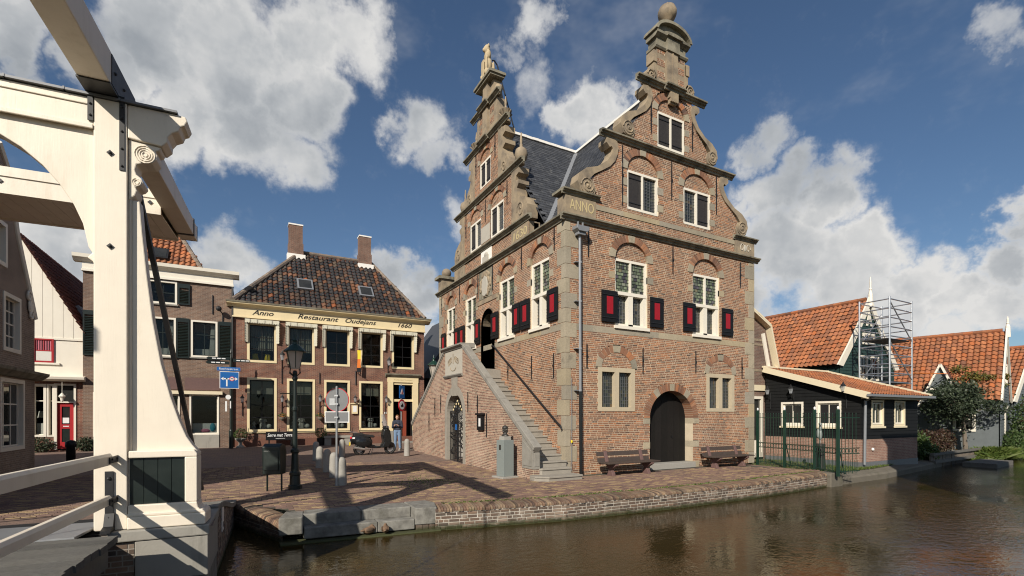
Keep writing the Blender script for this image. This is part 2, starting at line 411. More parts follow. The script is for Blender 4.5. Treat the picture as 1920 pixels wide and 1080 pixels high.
# paint
mat('cream_paint', (.70, .615, .44), .45, .04, 4, dirt=.12, streak=True, dcol=(.4, .34, .24))
mat('yellow_paint', (.72, .60, .37), .45, .05, 4, dirt=.15, streak=True, dcol=(.4, .33, .2))
mat('white_paint', (.74, .69, .59), .45, .04, 4, dirt=.1, streak=True, dcol=(.4, .37, .3))
mat('bridge_paint', (.74, .665, .55), .45, .07, 3.5, .0, 55, dirt=.45, streak=True, dcol=(.5, .43, .32))
def grain(m):
    N = NT(m.node_tree); bs = m.node_tree.nodes['Principled BSDF']; v = N.n('ShaderNodeMapping', {'Vector': pos(N), 'Scale': (1, 1, .06)}).outputs[0]
    h = N.m('MULTIPLY_ADD', N.noise(v, 70, 4, .6), .6, N.noise(pos(N), 9, 6, .7)); bump(N, bs, h, .22, .006)
    c = bs.inputs['Base Color'].links[0].from_socket; gr = N.ss(N.noise(v, 30, 5, .7), .55, .8, 0., .22); sp = N.ss(N.noise(pos(N), 16, 6, .75), .64, .78, 0., .5)
    N.set(bs, 'Base Color', N.mix(sp, N.mix(gr, c, (.46, .40, .31, 1)), (.40, .37, .29, 1)))
grain(MATS['bridge_paint'])
mat('black_paint', (.008, .008, .009), .5, .2, 8, .1, spec=.3)
mat('shutter_black', (.008, .008, .009), .5, .3, 9, .1, 60, spec=.3)
mat('red_paint', (.30, .007, .014), .45, .1, 8)
mat('door_red', (.36, .02, .025), .4, .06, 8)
mat('dark_green', (.006, .012, .010), .4, .25, 8)
mat('fence_green', (.010, .034, .022), .4, .2, 8)
mat('green_boards', (.018, .045, .04), .55, .25, 5, .2, 30)
mat('black_boards', (.009, .0095, .010), .7, .35, 5, .2, 30, spec=.2)
mat('grey_boards', (.11, .125, .13), .6, .2, 5, .2, 30)
mat('plank_dark', (.028, .024, .022), .6, .3, 12, .3, 30)
mat('bench_wood', (.062, .046, .038), .6, .3, 14, .4, 40)
mat('bench_leg', (.13, .075, .068), .8, .25, 14, .4, 40)
mat('raft_wood', (.13, .12, .105), .8, .35, 9, .5, 20)
mat('pile_wood', (.16, .13, .10), .85, .35, 7, .5, 20, dirt=.6)
mat('iron', (.012, .012, .013), .5, .3, 20)
mat('galv', (.40, .41, .42), .42, .12, 9, metal=.7)
mat('zinc', (.25, .26, .275), .5, .12, 6, metal=.35)
mat('lead', (.17, .175, .185), .5, .2, 8, metal=.3)
mat('alu', (.55, .56, .58), .38, .1, 10, metal=.8)
mat('gold', (.50, .41, .22), .5, .12, 12)
mat('bronze', (.035, .032, .028), .45, .35, 18, .2, 60)
mat('teal_granite', (.20, .225, .215), .55, .08, 60, .05, 80)
mat('blue_sign', (.012, .11, .36), .35, .03)
mat('sign_white', (.75, .75, .74), .4, .03)
mat('sign_red', (.55, .02, .03), .4, .03)
mat('sign_grey', (.15, .155, .16), .5, .1, 4, metal=.2)
mat('rubber', (.014, .014, .014), .7, .2)
mat('gloss_black', (.011, .012, .013), .22, .1)
mat('chrome', (.62, .62, .63), .2, .04, metal=.9)
mat('skin', (.50, .30, .22), .6, .06)
mat('hair', (.20, .095, .035), .7, .2, 30)
mat('jeans', (.14, .21, .32), .9, .2, 14)
mat('navy', (.02, .026, .045), .8, .2, 14)
mat('shoe', (.35, .33, .3), .7, .2)
mat('slate', (.05, .053, .06), .6, .3, 6)
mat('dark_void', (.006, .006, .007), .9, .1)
mat('curtain_pink', (.45, .13, .17), .9, .1, 12)
mat('curtain', (.62, .60, .55), .9, .08, 12)
mat('blind', (.30, .285, .235), .9, .08, 12)
mat('valance', (.62, .59, .47), .85, .18, 16)
mat('door_cloth', (.25, .045, .02), .85, .1)
mat('orange_cloth', (.62, .16, .02), .8, .1)
mat('yellow', (.75, .55, .02), .5, .05)
mat('lamp_glass', (.78, .70, .62), .3, .1, 5)
def translucent(m, f):
    N = NT(m.node_tree); bs = m.node_tree.nodes['Principled BSDF']; tr = N.n('ShaderNodeBsdfTranslucent', {0: (.85, .78, .7, 1)}); mx = N.n('ShaderNodeMixShader', {0: f, 1: bs.outputs[0], 2: tr.outputs[0]}); N.L.new(mx.outputs[0], m.node_tree.nodes['Material Output'].inputs[0])
translucent(MATS['lamp_glass'], .55)
mat('teal', (.03, .30, .42), .6, .1); mat('pink', (.65, .22, .33), .6, .1)
piece_mat('slate_tile', [(0, (.040,.042,.047)), (.4, (.055,.058,.066)), (.7, (.033,.035,.04)), (1, (.075,.078,.085))], rough=.55, mott=.3, lichen=((.2, .2, .19), 5, .55), spec=.5)
piece_mat('black_tile', [(0, (.028,.028,.031)), (.3, (.04,.037,.038)), (.5, (.022,.022,.024)), (.62, (.075,.05,.037)), (.75, (.13,.062,.035)), (.84, (.035,.033,.034)), (.95, (.10,.075,.055)), (1, (.24,.075,.03))], rough=.85, mott=.35, lichen=((.13, .105, .075), 5, .6), spec=.2)
piece_mat('orange_tile', [(0, (.29,.105,.048)), (.25, (.35,.13,.055)), (.45, (.22,.09,.045)), (.6, (.40,.155,.068)), (.75, (.18,.08,.048)), (.88, (.31,.125,.065)), (1, (.37,.115,.04))], rough=.8, mott=.35, lichen=((.12, .085, .055), 3, .6))
piece_mat('red_tile', [(0, (.12,.042,.03)), (.5, (.15,.055,.036)), (1, (.1,.04,.032))], rough=.8, mott=.3, lichen=((.05, .04, .035), 4, .6))
piece_mat('ridge_tile', [(0, (.16,.125,.10)), (.5, (.22,.17,.13)), (1, (.13,.105,.09))], lichen=((.36, .35, .31), 6, .5))
piece_mat('stained_glass', [(0, (.11,.135,.08)), (.2, (.20,.235,.15)), (.4, (.14,.17,.105)), (.55, (.06,.07,.05)), (.68, (.24,.25,.19)), (.8, (.10,.085,.10)), (.9, (.03,.03,.033)), (1, (.2,.18,.1))], rough=.22, mott=.3, bmp=.25, bscale=20, spec=.6)
piece_mat('dark_lead_glass', [(0, (.02,.024,.024)), (.4, (.03,.034,.03)), (.7, (.014,.016,.016)), (.9, (.06,.065,.04)), (1, (.09,.06,.03))], rough=.15, mott=.3, bmp=.25, bscale=20, spec=.6)
piece_mat('door_plank', [(0, (.007,.007,.007)), (.5, (.014,.012,.011)), (1, (.010,.009,.008))], rough=.6, mott=.4, bscale=30, spec=.2)
piece_mat('deck_grit', [(0, (.11,.108,.10)), (.5, (.14,.135,.122)), (1, (.09,.088,.082))], rough=.95, mott=.45, bmp=.8, bscale=120)
piece_mat('coping_brick', [(0, (.19,.115,.078)), (.2, (.09,.06,.048)), (.4, (.25,.155,.10)), (.55, (.065,.05,.04)), (.7, (.29,.20,.125)), (.85, (.15,.10,.075)), (1, (.32,.23,.14))], lichen=((.085, .085, .035), 3, .65), patch=((.30, .26, .2), 6, .4), bmp=.7)
mat('duck', (.16, .10, .06), .8, .4, 40); mat('duck_wing', (.10, .065, .04), .8, .4, 60)
def leafmat(name, stops, trans=.35):
    m, N, bs = newmat(name); v = pid(N); c = N.ramp(v, stops); N.set(bs, 'Base Color', c); bs.inputs['Roughness'].default_value = .55
    tr = N.n('ShaderNodeBsdfTranslucent', {0: c}); mx = N.n('ShaderNodeMixShader', {0: trans, 1: bs.outputs[0], 2: tr.outputs[0]})
    N.L.new(mx.outputs[0], m.node_tree.nodes['Material Output'].inputs[0]); MATS[name] = m
leafmat('leaf_dark', [(0, (.026,.04,.022)), (.5, (.045,.065,.034)), (.85, (.07,.092,.05)), (1, (.10,.12,.065))])
leafmat('leaf_mid', [(0, (.04,.075,.02)), (.5, (.065,.11,.03)), (1, (.10,.14,.04))])
leafmat('leaf_yellow', [(0, (.12,.12,.025)), (.4, (.19,.16,.03)), (.7, (.09,.11,.03)), (1, (.22,.13,.04))])
leafmat('leaf_copper', [(0, (.055,.026,.02)), (.5, (.085,.042,.026)), (.8, (.05,.05,.025)), (1, (.12,.07,.03))])
leafmat('leaf_grass', [(0, (.07,.115,.02)), (.5, (.11,.16,.03)), (1, (.16,.19,.05))])
leafmat('leaf_pale', [(0, (.22,.19,.18)), (.5, (.3,.26,.24)), (1, (.16,.17,.12))])
def glass():
    m, N, bs = newmat('window_glass'); nt = m.node_tree
    fr = N.n('ShaderNodeFresnel', {'IOR': 1.5}); tr = N.n('ShaderNodeBsdfTransparent', {0: (.75, .78, .77, 1)})
    nz = N.noise(pos(N), 1.6, 2, .5); bp = N.n('ShaderNodeBump', {'Strength': .12, 'Distance': .05, 'Height': nz})
    gl = N.n('ShaderNodeBsdfGlossy', {'Roughness': .015, 'Normal': bp.outputs[0]})
    mx = N.n('ShaderNodeMixShader', {0: N.m('MULTIPLY', fr.outputs[0], .5, clamp=True), 1: tr.outputs[0], 2: gl.outputs[0]})
    N.L.new(mx.outputs[0], nt.nodes['Material Output'].inputs[0]); MATS['window_glass'] = m
glass()
def clearplastic():
    m, N, bs = newmat('clear_plastic'); nt = m.node_tree
    tr = N.n('ShaderNodeBsdfTransparent', {0: (.8, .82, .84, 1)})
    bs.inputs['Base Color'].default_value = (.5, .52, .54, 1); bs.inputs['Roughness'].default_value = .12
    mx = N.n('ShaderNodeMixShader', {0: .35, 1: tr.outputs[0], 2: bs.outputs[0]}); N.L.new(mx.outputs[0], nt.nodes['Material Output'].inputs[0]); MATS['clear_plastic'] = m
clearplastic()
def dark_glass():
    m, N, bs = newmat('dark_glass'); p = pos(N)
    N.set(bs, 'Base Color', N.mix(N.noise(p, 1.7, 3, .5), (.008, .009, .010, 1), (.05, .05, .046, 1))); bs.inputs['Roughness'].default_value = .04
    bump(N, bs, N.noise(p, 1.3, 2, .5), .1, .05); MATS['dark_glass'] = m
dark_glass()
def water():
    m, N, bs = newmat('canal_water'); p = pos(N)
    mp = N.n('ShaderNodeMapping', {'Vector': p, 'Rotation': (0, 0, R_(-22)), 'Scale': (1., 1.5, 1)}).outputs[0]
    a = N.noise(mp, 5., 3, .5, .4); b = N.noise(mp, 14, 3, .55, .2); c = N.noise(p, .32, 2, .5)
    h = N.m('MULTIPLY_ADD', b, .4, a)
    amp = N.ss(c, .36, .66, .25, 1.25)
    N.set(bs, 'Base Color', N.mix(c, (.030, .021, .007, 1), (.040, .028, .009, 1)))
    bs.inputs['Roughness'].default_value = .04; bs.inputs['IOR'].default_value = 1.33; bs.inputs['Specular IOR Level'].default_value = .6
    b_ = N.n('ShaderNodeBump', {'Strength': .5, 'Distance': .032, 'Height': N.m('MULTIPLY', h, amp)}); N.set(bs, 'Normal', b_.outputs[0]); MATS['canal_water'] = m
water()
def paving():
    """brick paving where the single bricks are too far off to tell apart"""
    m, N, bs = newmat('paving'); p = pos(N)
    bt = N.n('ShaderNodeTexBrick', {'Vector': p, 'Color1': (.25, .16, .12, 1), 'Color2': (.15, .098, .082, 1), 'Mortar': (.085, .07, .055, 1), 'Scale': 1., 'Mortar Size': .006, 'Brick Width': .21, 'Row Height': .072})
    n1 = N.noise(p, .45, 6, .62); n2 = N.noise(p, 3.5, 6, .6)
    c = N.mix(N.ss(n1, .4, .7, 0., .6), bt.outputs[0], (.155, .115, .097, 1)); c = N.mix(N.ss(n2, .5, .8, 0., .5), c, (.28, .20, .12, 1))
    N.set(bs, 'Base Color', c); bs.inputs['Roughness'].default_value = .85; bump(N, bs, bt.outputs['Fac'], -.3, .01); MATS['paving'] = m
paving()
def soil():
    m, N, bs = newmat('soil'); p = pos(N)
    N.set(bs, 'Base Color', N.ramp(N.noise(p, 3, 8, .7), [(.3, (.05, .05, .025)), (.5, (.10, .10, .045)), (.7, (.15, .125, .09))])); bs.inputs['Roughness'].default_value = .95
    bump(N, bs, N.noise(p, 30, 5, .7), .8, .02); MATS['soil'] = m
soil()
def quayface():
    m, N, bs = newmat('quay_mortar'); p = pos(N); z = N.n('ShaderNodeSeparateXYZ', {0: p}).outputs[2]
    c = N.ramp(N.noise(p, 6, 7, .65), [(.3, (.30, .27, .22)), (.55, (.46, .42, .36)), (.7, (.6, .56, .5))])
    k = N.m('ADD', z, N.m('MULTIPLY', N.noise(p, 5, 5, .6), .16)); al = N.ss(k, -.20, -.34)
    c = N.mix(al, c, (.045, .05, .016, 1)); N.set(bs, 'Base Color', c); bs.inputs['Roughness'].default_value = .85
    bump(N, bs, N.noise(p, 25, 5, .7), .6, .015); MATS['quay_mortar'] = m
quayface()
M = MATS
# ---------------------------------------------------------------- setting: ground, quay, water
WZ = -.45
def lerp_tab(tab, x):
    if x <= tab[0][0]: return tab[0][1]
    for (a, b), (c, d) in zip(tab, tab[1:]):
        if x <= c: return b+(d-b)*(x-a)/(c-a)
    return tab[-1][1]
YW = [(-7.95, -2.60), (-5.8, -2.85), (-4.2, -3.18), (-2.4, -3.48), (.7, -3.62), (4, -3.60), (8.3, -3.27)]     # quay wall face
def yw(x): return lerp_tab(YW, x)
def yb(x):
    if x <= -8.86: return -.30
    if x < -7.6: return -.30+(x+8.86)*(-1.75/1.26)
    if x < -5.05: return yw(x)+.42
    return yw(x)+.42
def sst(t): t = max(0, min(1, t)); return t*t*(3-2*t)
def g(x, y):
    z = .25*max(0, min(1, (y-4)/12.5))
    if x < -8.8: z += .5*sst((-.4-y)/4.6)*1.0
    return z
def pavement():
    xs = [-70, -40, -25, -20, -16, -14, -12, -10.5, -9.5, -8.87, -8.86, -8.5, -8.2, -7.9, -7.6]+[-7.6+i*.4 for i in range(1, 40)]+[8.3]
    ts = [0]+[(i/26)**2.2 for i in range(1, 27)]
    vs_ = []
    for x in xs:
        y0 = yb(x)
        for t in ts: y = y0+(45-y0)*t; vs_.append((x, y, g(x, y)-.012))
    n = len(ts); fs = [(i*n+k, (i+1)*n+k, (i+1)*n+k+1, i*n+k+1) for i in range(len(xs)-1) for k in range(n-1)]
    b0 = len(vs_); xr = [-16, -14.9, -13, -11, -10, -9.3, -8.88]; yr = [-5.2+i*.35 for i in range(15)]
    yr[-1] = -.30
    for x in xr:
        for y in yr: vs_.append((x, y, g(x, y)-.012))
    m_ = len(yr); fs += [(b0+i*m_+k, b0+(i+1)*m_+k, b0+(i+1)*m_+k+1, b0+i*m_+k+1) for i in range(len(xr)-1) for k in range(m_-1)]
    me = bpy.data.meshes.new('pavement'); me.from_pydata(vs_, [], fs); me.materials.append(M['paving'])
    o = struct(obj('pavement', me)); o['label'] = 'brick paved square and street beside the canal'
    # the near bricks are separate pieces
    r = random.Random(5); bl, bw = .216, .076; B = []
    y = -3.7; k = 0
    while y < 9.0:
        x = -14.6-(bl/2 if k % 2 else 0)
        while x < 8.35:
            L = bl; cx_, cy_ = x+L/2, y+bw/2
            d = math.hypot(cx_-CAM.x, cy_-CAM.y)
            ok = d < 19.5 and cy_ > (yb(cx_) if cx_ > -8.8 else -.3)+.04 and not (cx_ > -1.36 and -.3 < cy_) and not (cx_ > -.05 and cy_ > -.05) and not (cx_ < -5.0 and cy_ < -2.05)
            if ok and -8.9 < cx_ < -7.5 and cy_ < yb(cx_)+.12: ok = False
            if ok: B.append((x, y, d))
            x += L
        y += bw; k += 1
    B.sort(key=lambda q: q[2])
    def shape(mb, x, y, z, tx, ty):
        e = .006; j = .005; h = .012
        q = [(x+j, y+j), (x+bl-j, y+j), (x+bl-j, y+bw-j), (x+j, y+bw-j)]; q2 = [(x+j+e, y+j+e), (x+bl-j-e, y+j+e), (x+bl-j-e, y+bw-j-e), (x+j+e, y+bw-j-e)]
        mb.add([(a, b, z-.012) for a, b in q]+[(a, b, z+h*.3+tx*(a-x)+ty*(b-y)) for a, b in q2], [(4,5,6,7),(0,1,5,4),(1,2,6,5),(2,3,7,6),(3,0,4,7)])
    mb = MB()
    for x, y, d in B[300:]: shape(mb, x, y, g(x, y)+r.uniform(-.002, .003), r.uniform(-.012, .012), r.uniform(-.03, .03))
    mb.build('paving_bricks', M['paver'], o, stuff=True)
    protos = []
    for i in range(6):
        m1 = MB(); shape(m1, 0, 0, 0, r.uniform(-.012, .012), r.uniform(-.03, .03)); protos.append(m1.mesh('brick', M['paver']))
    for x, y, d in B[:300]:
        b = obj('brick', r.choice(protos), o); b.location = (x, y, g(x, y)+r.uniform(-.002, .003))
    return o
pav = pavement()
# joint sand under the separate bricks
mb = MB()
xs = [-14.6+i*.5 for i in range(46)]
for a, b in zip(xs, xs[1:]):
    if b > 8.3: break
    for y0, y1 in ((None, -.3), (-.3, 4.0)):
        if y0 is None: p = [(a, yb(a)+.03), (b, yb(b)+.03), (b, -.3), (a, -.3)]
        else: p = [(a, y0), (b, y0), (b, y1), (a, y1)]
        mb.face([(q[0], q[1], g(*q)-.008) for q in p])
mb.build('joint_sand', M['joint_sand'], pav)
# moss and grass in the joints along the coping
mb = MB(); r = random.Random(2)
for i in range(2600):
    x = r.uniform(-4.9, 8.0); y = yb(x)+abs(r.gauss(0, .07))+.0; 
    if i > 1900: x, y = r.uniform(-5.5, -1.5), r.uniform(-1.6, 6) ; 
    if i > 1900 and r.random() < .75: x = r.gauss(-4.1, .5); y = r.gauss(.9, .5)
    h = r.uniform(.008, .03); a = r.uniform(0, 6.28); dx, dy = math.cos(a)*h*1.2, math.sin(a)*h*1.2
    z = g(x, y); mb.add([(x-dx, y-dy, z-.004), (x+dx, y+dy, z-.004), (x+dy*.4, y-dx*.4, z+h)], [(0, 1, 2)])
mb.build('moss', M['leaf_grass'], pav, stuff=True)

mb = MB(); mb.face([(-90, -60, WZ), (110, -60, WZ), (110, 12, WZ), (-90, 12, WZ)]); o = struct(mb.build('canal_water', M['canal_water'])); o['label'] = 'brown rippled canal water'
mb = MB(); mb.face([(-90, -60, -1.6), (110, -60, -1.6), (110, 12, -1.6), (-90, 12, -1.6)]); struct(mb.build('canal_bed', M['soil']))
mb = MB(); mb.face([(-500, 45, .22), (600, 45, -.12), (600, 900, -.12), (-500, 900, .22)]); mb.face([(8.3, 12, -.13), (600, 12, -.13), (600, 45, -.13), (8.3, 45, -.13)]); struct(mb.build('ground', M['soil']))
# garden bank right of the square
GB = [(8.31, -2.85), (12, -2.75), (17.7, -1.95), (21.6, -1.45), (26, -1.3), (34, .2), (70, 4)]
mb = MB(); nn = []
for x, y in GB: nn.append([(x, y+(13-y)*t, -.1+.02*math.sin(x*3+t*9)) for t in (0, .04, .1, .2, .4, 1)])
for A, B in zip(nn, nn[1:]):
    for i in range(5): mb.face([A[i], B[i], B[i+1], A[i+1]])
o = struct(mb.build('garden_ground', M['soil'])); gard = o
mb = MB(); r = random.Random(8)
for i in range(4200):
    x = r.uniform(8.35, 11.8) if i < 2600 else r.uniform(8.4, 18); y = r.uniform(-2.9, 1.2) if i < 2600 else lerp_tab(GB, x)+abs(r.gauss(0, .14))
    if x > 11.8 and y > -2.45: continue
    h = r.uniform(.02, .09); a = r.uniform(0, 6.28); dx, dy = math.cos(a)*.012, math.sin(a)*.012
    mb.add([(x-dx, y-dy, -.11), (x+dx, y+dy, -.11), (x+r.uniform(-.03, .03), y+r.uniform(-.03, .03), -.1+h)], [(0, 1, 2)])
o = mb.build('grass', M['leaf_grass']); o['kind'] = 'stuff'; o['label'] = 'short grass on the garden bank behind the green fence'; o['category'] = 'grass'

def lineF(p0, p1):
    p0, p1 = Vector(p0), Vector(p1); d = (p1-p0).normalized(); n = Vector((d.y, -d.x))
    return ((lambda u, z, dd: (p0.x+d.x*u+n.x*dd, p0.y+d.y*u+n.y*dd, z)), False), (p1-p0).length
# quay wall: brick face, brick-on-edge coping, stone landing steps
quay = tag(MB().build('quay_wall', M['quay_mortar']), 'brick quay wall with stone landing steps at the water', 'quay wall')
mb = MB(); pts = [(-5.2, yw(-5.2))]+[p for p in YW if p[0] > -5.2]; allb = []
mort = MB()
for i, (a, b) in enumerate(zip(pts, pts[1:])):
    F, L = lineF(a, b)
    fbox(mort, F, 0, .001, -1, -.9, -.3, 0)
    mm, bk = brick_wall(F, lambda z, L=L: (0, L), -.78, -.075, [], ch=.068, joint=.02, seed=i, mortar=mort); allb.append((F, bk))
F, L = lineF((-8.80, -.36), (-7.95, -2.60))     # the short wall of the inlet beside the bridge
F = (F[0], F[1])
mm, bk = brick_wall(F, lambda z, L=L: (0, L), -.78, -.10, [], ch=.065, seed=9, mortar=mort); allb.append((F, bk))
q2 = mort.mesh('quay_wall', M['quay_mortar']); quay.data = q2
for F, bk in allb[:-1]: lay_bricks(F, bk, M['quay_brick'], quay, 58, proud=.012)
lay_bricks(*allb[-1], M['quay_brick'], quay, 0, proud=.012)
mb = MB(); r = random.Random(4)
def coping(path, w_=.055, drop=.09, run=.46, rise=lambda t: 0):
    for (a, b) in zip(path, path[1:]):
        F, L = lineF(a, b); n = int(L/w_)
        for k in range(n):
            u0, u1 = k*L/n+.006, (k+1)*L/n-.006; j = r.uniform(-.02, .02); jz = r.uniform(-.012, .008)
            prof = [(-run, .003+jz*.4), (-run*.5, -.002+jz*.5), (-.05, -.014+jz), (.0+j, -.03+jz), (.02+j, -.05), (.018+j, -drop), (-run, -drop)]
            f = F[0]; m_ = len(prof)
            P = [f(u0, z, d) for d, z in prof]+[f(u1, z, d) for d, z in prof]
            mb.add(P, [tuple(range(m_)), tuple(range(m_, 2*m_))[::-1]]+[(i, (i+1) % m_, m_+(i+1) % m_, m_+i) for i in range(m_)])
coping(pts)
mb.build('coping_bricks', M['coping_brick'], quay, stuff=True)
mb = MB()                                            # the sloping coping of the inlet wall
F, L = lineF((-8.80, -.36), (-7.95, -2.60)); n = 36
for k in range(n):
    u0, u1 = k*L/n+.004, (k+1)*L/n-.004; dz = -.1*(k/n)
    prof = [(-.34, .01+dz), (-.16, .035+dz), (.0, .01+dz), (.035, -.05+dz), (.035, -.12+dz), (-.34, -.12+dz)]; f = F[0]; m_ = 6
    P = [f(u0, z, d) for d, z in prof]+[f(u1, z, d) for d, z in prof]
    mb.add(P, [tuple(range(m_)), tuple(range(m_, 2*m_))[::-1]]+[(i, (i+1) % m_, m_+(i+1) % m_, m_+i) for i in range(m_)])
mb.build('coping_bricks', M['coping_brick'], quay, stuff=True)
# stone landing: end blocks, upper and lower steps
def stone(name, poly, z0, z1, m='quay_stone', bev=.018):
    mb = MB(); mb.ext(poly, lambda p, t: (p[0], p[1], t), z0, z1); return mb.build(name, M[m], quay, bevel=bev)
stone('coping_stone', [(-8.02, -2.66), (-7.62, -2.70), (-7.55, -2.12), (-7.86, -2.0)], -.30, .012)
stone('coping_stone', [(-5.58, -2.88), (-5.16, -2.95), (-5.02, -2.42), (-5.12, -2.08), (-5.58, -2.06)], -.32, .015)
stone('step_stone', [(-7.60, -2.44), (-6.56, -2.52), (-6.56, -2.02), (-7.53, -2.0)], -.20, .008)
stone('step_stone', [(-6.55, -2.52), (-5.59, -2.60), (-5.59, -2.06), (-6.55, -2.02)], -.20, .006)
stone('step_stone', [(-7.60, -2.70), (-6.3, -2.80), (-6.3, -2.46), (-7.60, -2.42)], -.40, -.19)
stone('step_stone', [(-6.29, -2.80), (-5.59, -2.87), (-5.59, -2.52), (-6.29, -2.46)], -.40, -.195)
stone('footing_stone', [(-8.0, -2.80), (-5.1, -3.06), (-5.1, -2.5), (-8.0, -2.3)], -.9, -.425, 'quay_mortar')
mb = MB()
for i in range(9):
    x = -5.55+.0; 
for k in range(4):
    x0 = -5.57
    mb.box(-5.56+k*.125, -5.445+k*.125, -2.885-k*.012, -2.7, -.46, -.33)
mb.build('brick_footing', M['quay_brick'], quay)
# concrete rim and timber edge along the garden
rim = tag(MB().build('embankment', M['concrete']), 'low concrete rim along the canal below the black shed', 'embankment')
mb = MB(); E = [(8.31, -3.28), (12, -3.16), (17.7, -2.36), (19.0, -2.2)]
for a, b in zip(E, E[1:]):
    F, L = lineF(a, b); fmold(mb, F, [(0, -.9), (0, -.27), (-.05, -.21), (-.42, -.13), (-.5, -.16), (-.5, -.9)], 0, L)
rim.data = mb.mesh('embankment', M['rim_stone'])
mb = MB(); F, L = lineF((7.9, -3.42), (8.65, -3.38)); fext(mb, F, [(0, -.6), (L, -.6), (L, -.10), (L-.1, -.01), (.05, .0), (0, -.05)], -.5, .02); mb.build('coping_stone', M['rim_stone'], quay, bevel=.03)
ret = thing('timber_retaining_wall', 'dark timber plank retaining wall beside the moored raft', 'retaining wall', (18, -2.3, -.45))
E = [(17.9, -2.22), (21.5, -1.9), (26.0, -1.52)]
for a, b in zip(E, E[1:]):
    F, L = lineF(a, b); n = int(L/.30)
    m1 = MB(); fbox(m1, F, 0, .24, -.42, .02, -.05, 0); 
    for k in range(n):
        m1 = MB(); f = F[0]
        P = [(k*L/n+.01, -.55), ((k+1)*L/n-.01, -.55), ((k+1)*L/n-.01, .08), (k*L/n+.01, .08)]
        fext(m1, F, P, -.06+rnd.uniform(-.012, .012), 0+rnd.uniform(-.012, .012)); m1.build('plank', M['pile_wood'], ret)
    m1 = MB(); f = F[0]; m1.bar(f(0, .13, .03), f(L, .13, .03), .14, .1); m1.build('capping_beam', M['raft_wood'], ret)
    m1 = MB(); m1.bar(f(0, -.2, .09), f(L, -.2, .09), .14, .12); m1.build('waler', M['raft_wood'], ret)
# ---------------------------------------------------------------- town hall
W_, D_, CZ = 8.94, 11.04, 7.97
hall = thing('town_hall', 'red brick Renaissance town hall with two stepped scroll gables and double staircase', 'town hall', (0, 0, 0))
FR = FY(0, 0); FL = FX(0, 0)
CORN = [(0, -.17), (.05, -.17), (.065, -.115), (.12, -.095), (.125, -.06), (.185, -.045), (.19, 0), (.02, .035), (0, .035)]
def cornice(F, parent, u0, u1, zt, k=1., name='cornice', both=True):
    mb = MB(); fmold(mb, F, [(d*k, zt+z*k) for d, z in CORN], u0, u1); return mb.build(name, M['cornice_stone'], parent)
def leaded(F, parent, u0, u1, z0, z1, d, nx, nz, m, seed=0, offs=True, topbars=0):
    r = random.Random(seed); mb = MB(); f = F[0]; lm = MB()
    dz = (z1-z0)/nz; du = (u1-u0)/nx
    rows = [(z0+k*dz, z0+(k+1)*dz) for k in range(nz)]
    for k, (a, b) in enumerate(rows):
        n = nx; o = (du/2 if (offs and k % 2 and k < nz-topbars) else 0)
        if k >= nz-topbars: n = nx+2; 
        cu = (u1-u0)/n
        us = sorted({u0, u1}|{min(u1, max(u0, u0+o+i*cu)) for i in range(n+1)})
        if k >= nz-topbars and k != nz-topbars: us2 = us
        for p, q in zip(us, us[1:]):
            t = [r.uniform(-.004, .004) for _ in range(4)]
            P = [f(p, a, d+t[0]), f(q, a, d+t[1]), f(q, b, d+t[2]), f(p, b, d+t[3])]; mb.add(P, [(3, 2, 1, 0) if F[1] else (0, 1, 2, 3)])
            if q < u1-.001: fbox(lm, F, q-.004, q+.004, a, b, d+.002, d+.011)
        if k: fbox(lm, F, u0, u1, a-.004, a+.004, d+.002, d+.0125)
    mb.build('leaded_glass', m, parent); lm.build('lead_cames', M['lead'] if m is M['dark_lead_glass'] else M['iron'], parent)
def arch_ring(F, parent, uc, zs, ai, bi, ao, bo, n=22, depth=-.12, stones=True, brickmat='hall_brick', proud=.012, spr=.40, keyw=.16, extra=None):
    def wedge(t0, t1, mi, nm, m, pr, gap=.006):
        k = max(1, int((t1-t0)/.12)); gi = gap/ai
        P = arch_pts(uc, zs, ai, bi, k, t0+gi, t1-gi)+arch_pts(uc, zs, ao, bo, k, t0+gi, t1-gi)[::-1]
        P = P[::-1]
        return P
    mb = MB(); km = math.pi/2
    t = spr; brk = []
    segs = [(spr, km-keyw), (km+keyw, math.pi-spr)] if stones else [(0, math.pi)]
    for a, b in segs:
        m_ = max(1, int(n*(b-a)/math.pi))
        for k in range(m_):
            P = wedge(a+(b-a)*k/m_, a+(b-a)*(k+1)/m_, 0, 0, 0, 0); fext(mb, F, P, depth, proud+rnd.uniform(-.003, .003))
    ring = mb.build('arch_bricks', M[brickmat], parent); ring['kind'] = 'stuff'
    mb = MB(); fext(mb, F, [p for p in (arch_pts(uc, zs, ai+.004, bi+.004, 24)+arch_pts(uc, zs, ao-.004, bo-.004, 24)[::-1])][::-1], depth, .003); mb.build('arch_mortar', M['mortar'], parent)
    if stones:
        for a, b, nm in ((0, spr, 'springer_stone'), (math.pi-spr, math.pi, 'springer_stone'), (km-keyw, km+keyw, 'keystone')):
            m1 = MB(); P = wedge(a, b, 0, 0, 0, 0); fext(m1, F, P, depth-.002, proud+.012); m1.build(nm, M['quoin'], parent)
def reveal(mb, F, uc, hw, z0, zs, depth):
    f = F[0]
    for s in (-1, 1):
        u = uc+s*hw; mb.face([f(u, z0, 0), f(u, zs, 0), f(u, zs, depth), f(u, z0, depth)])
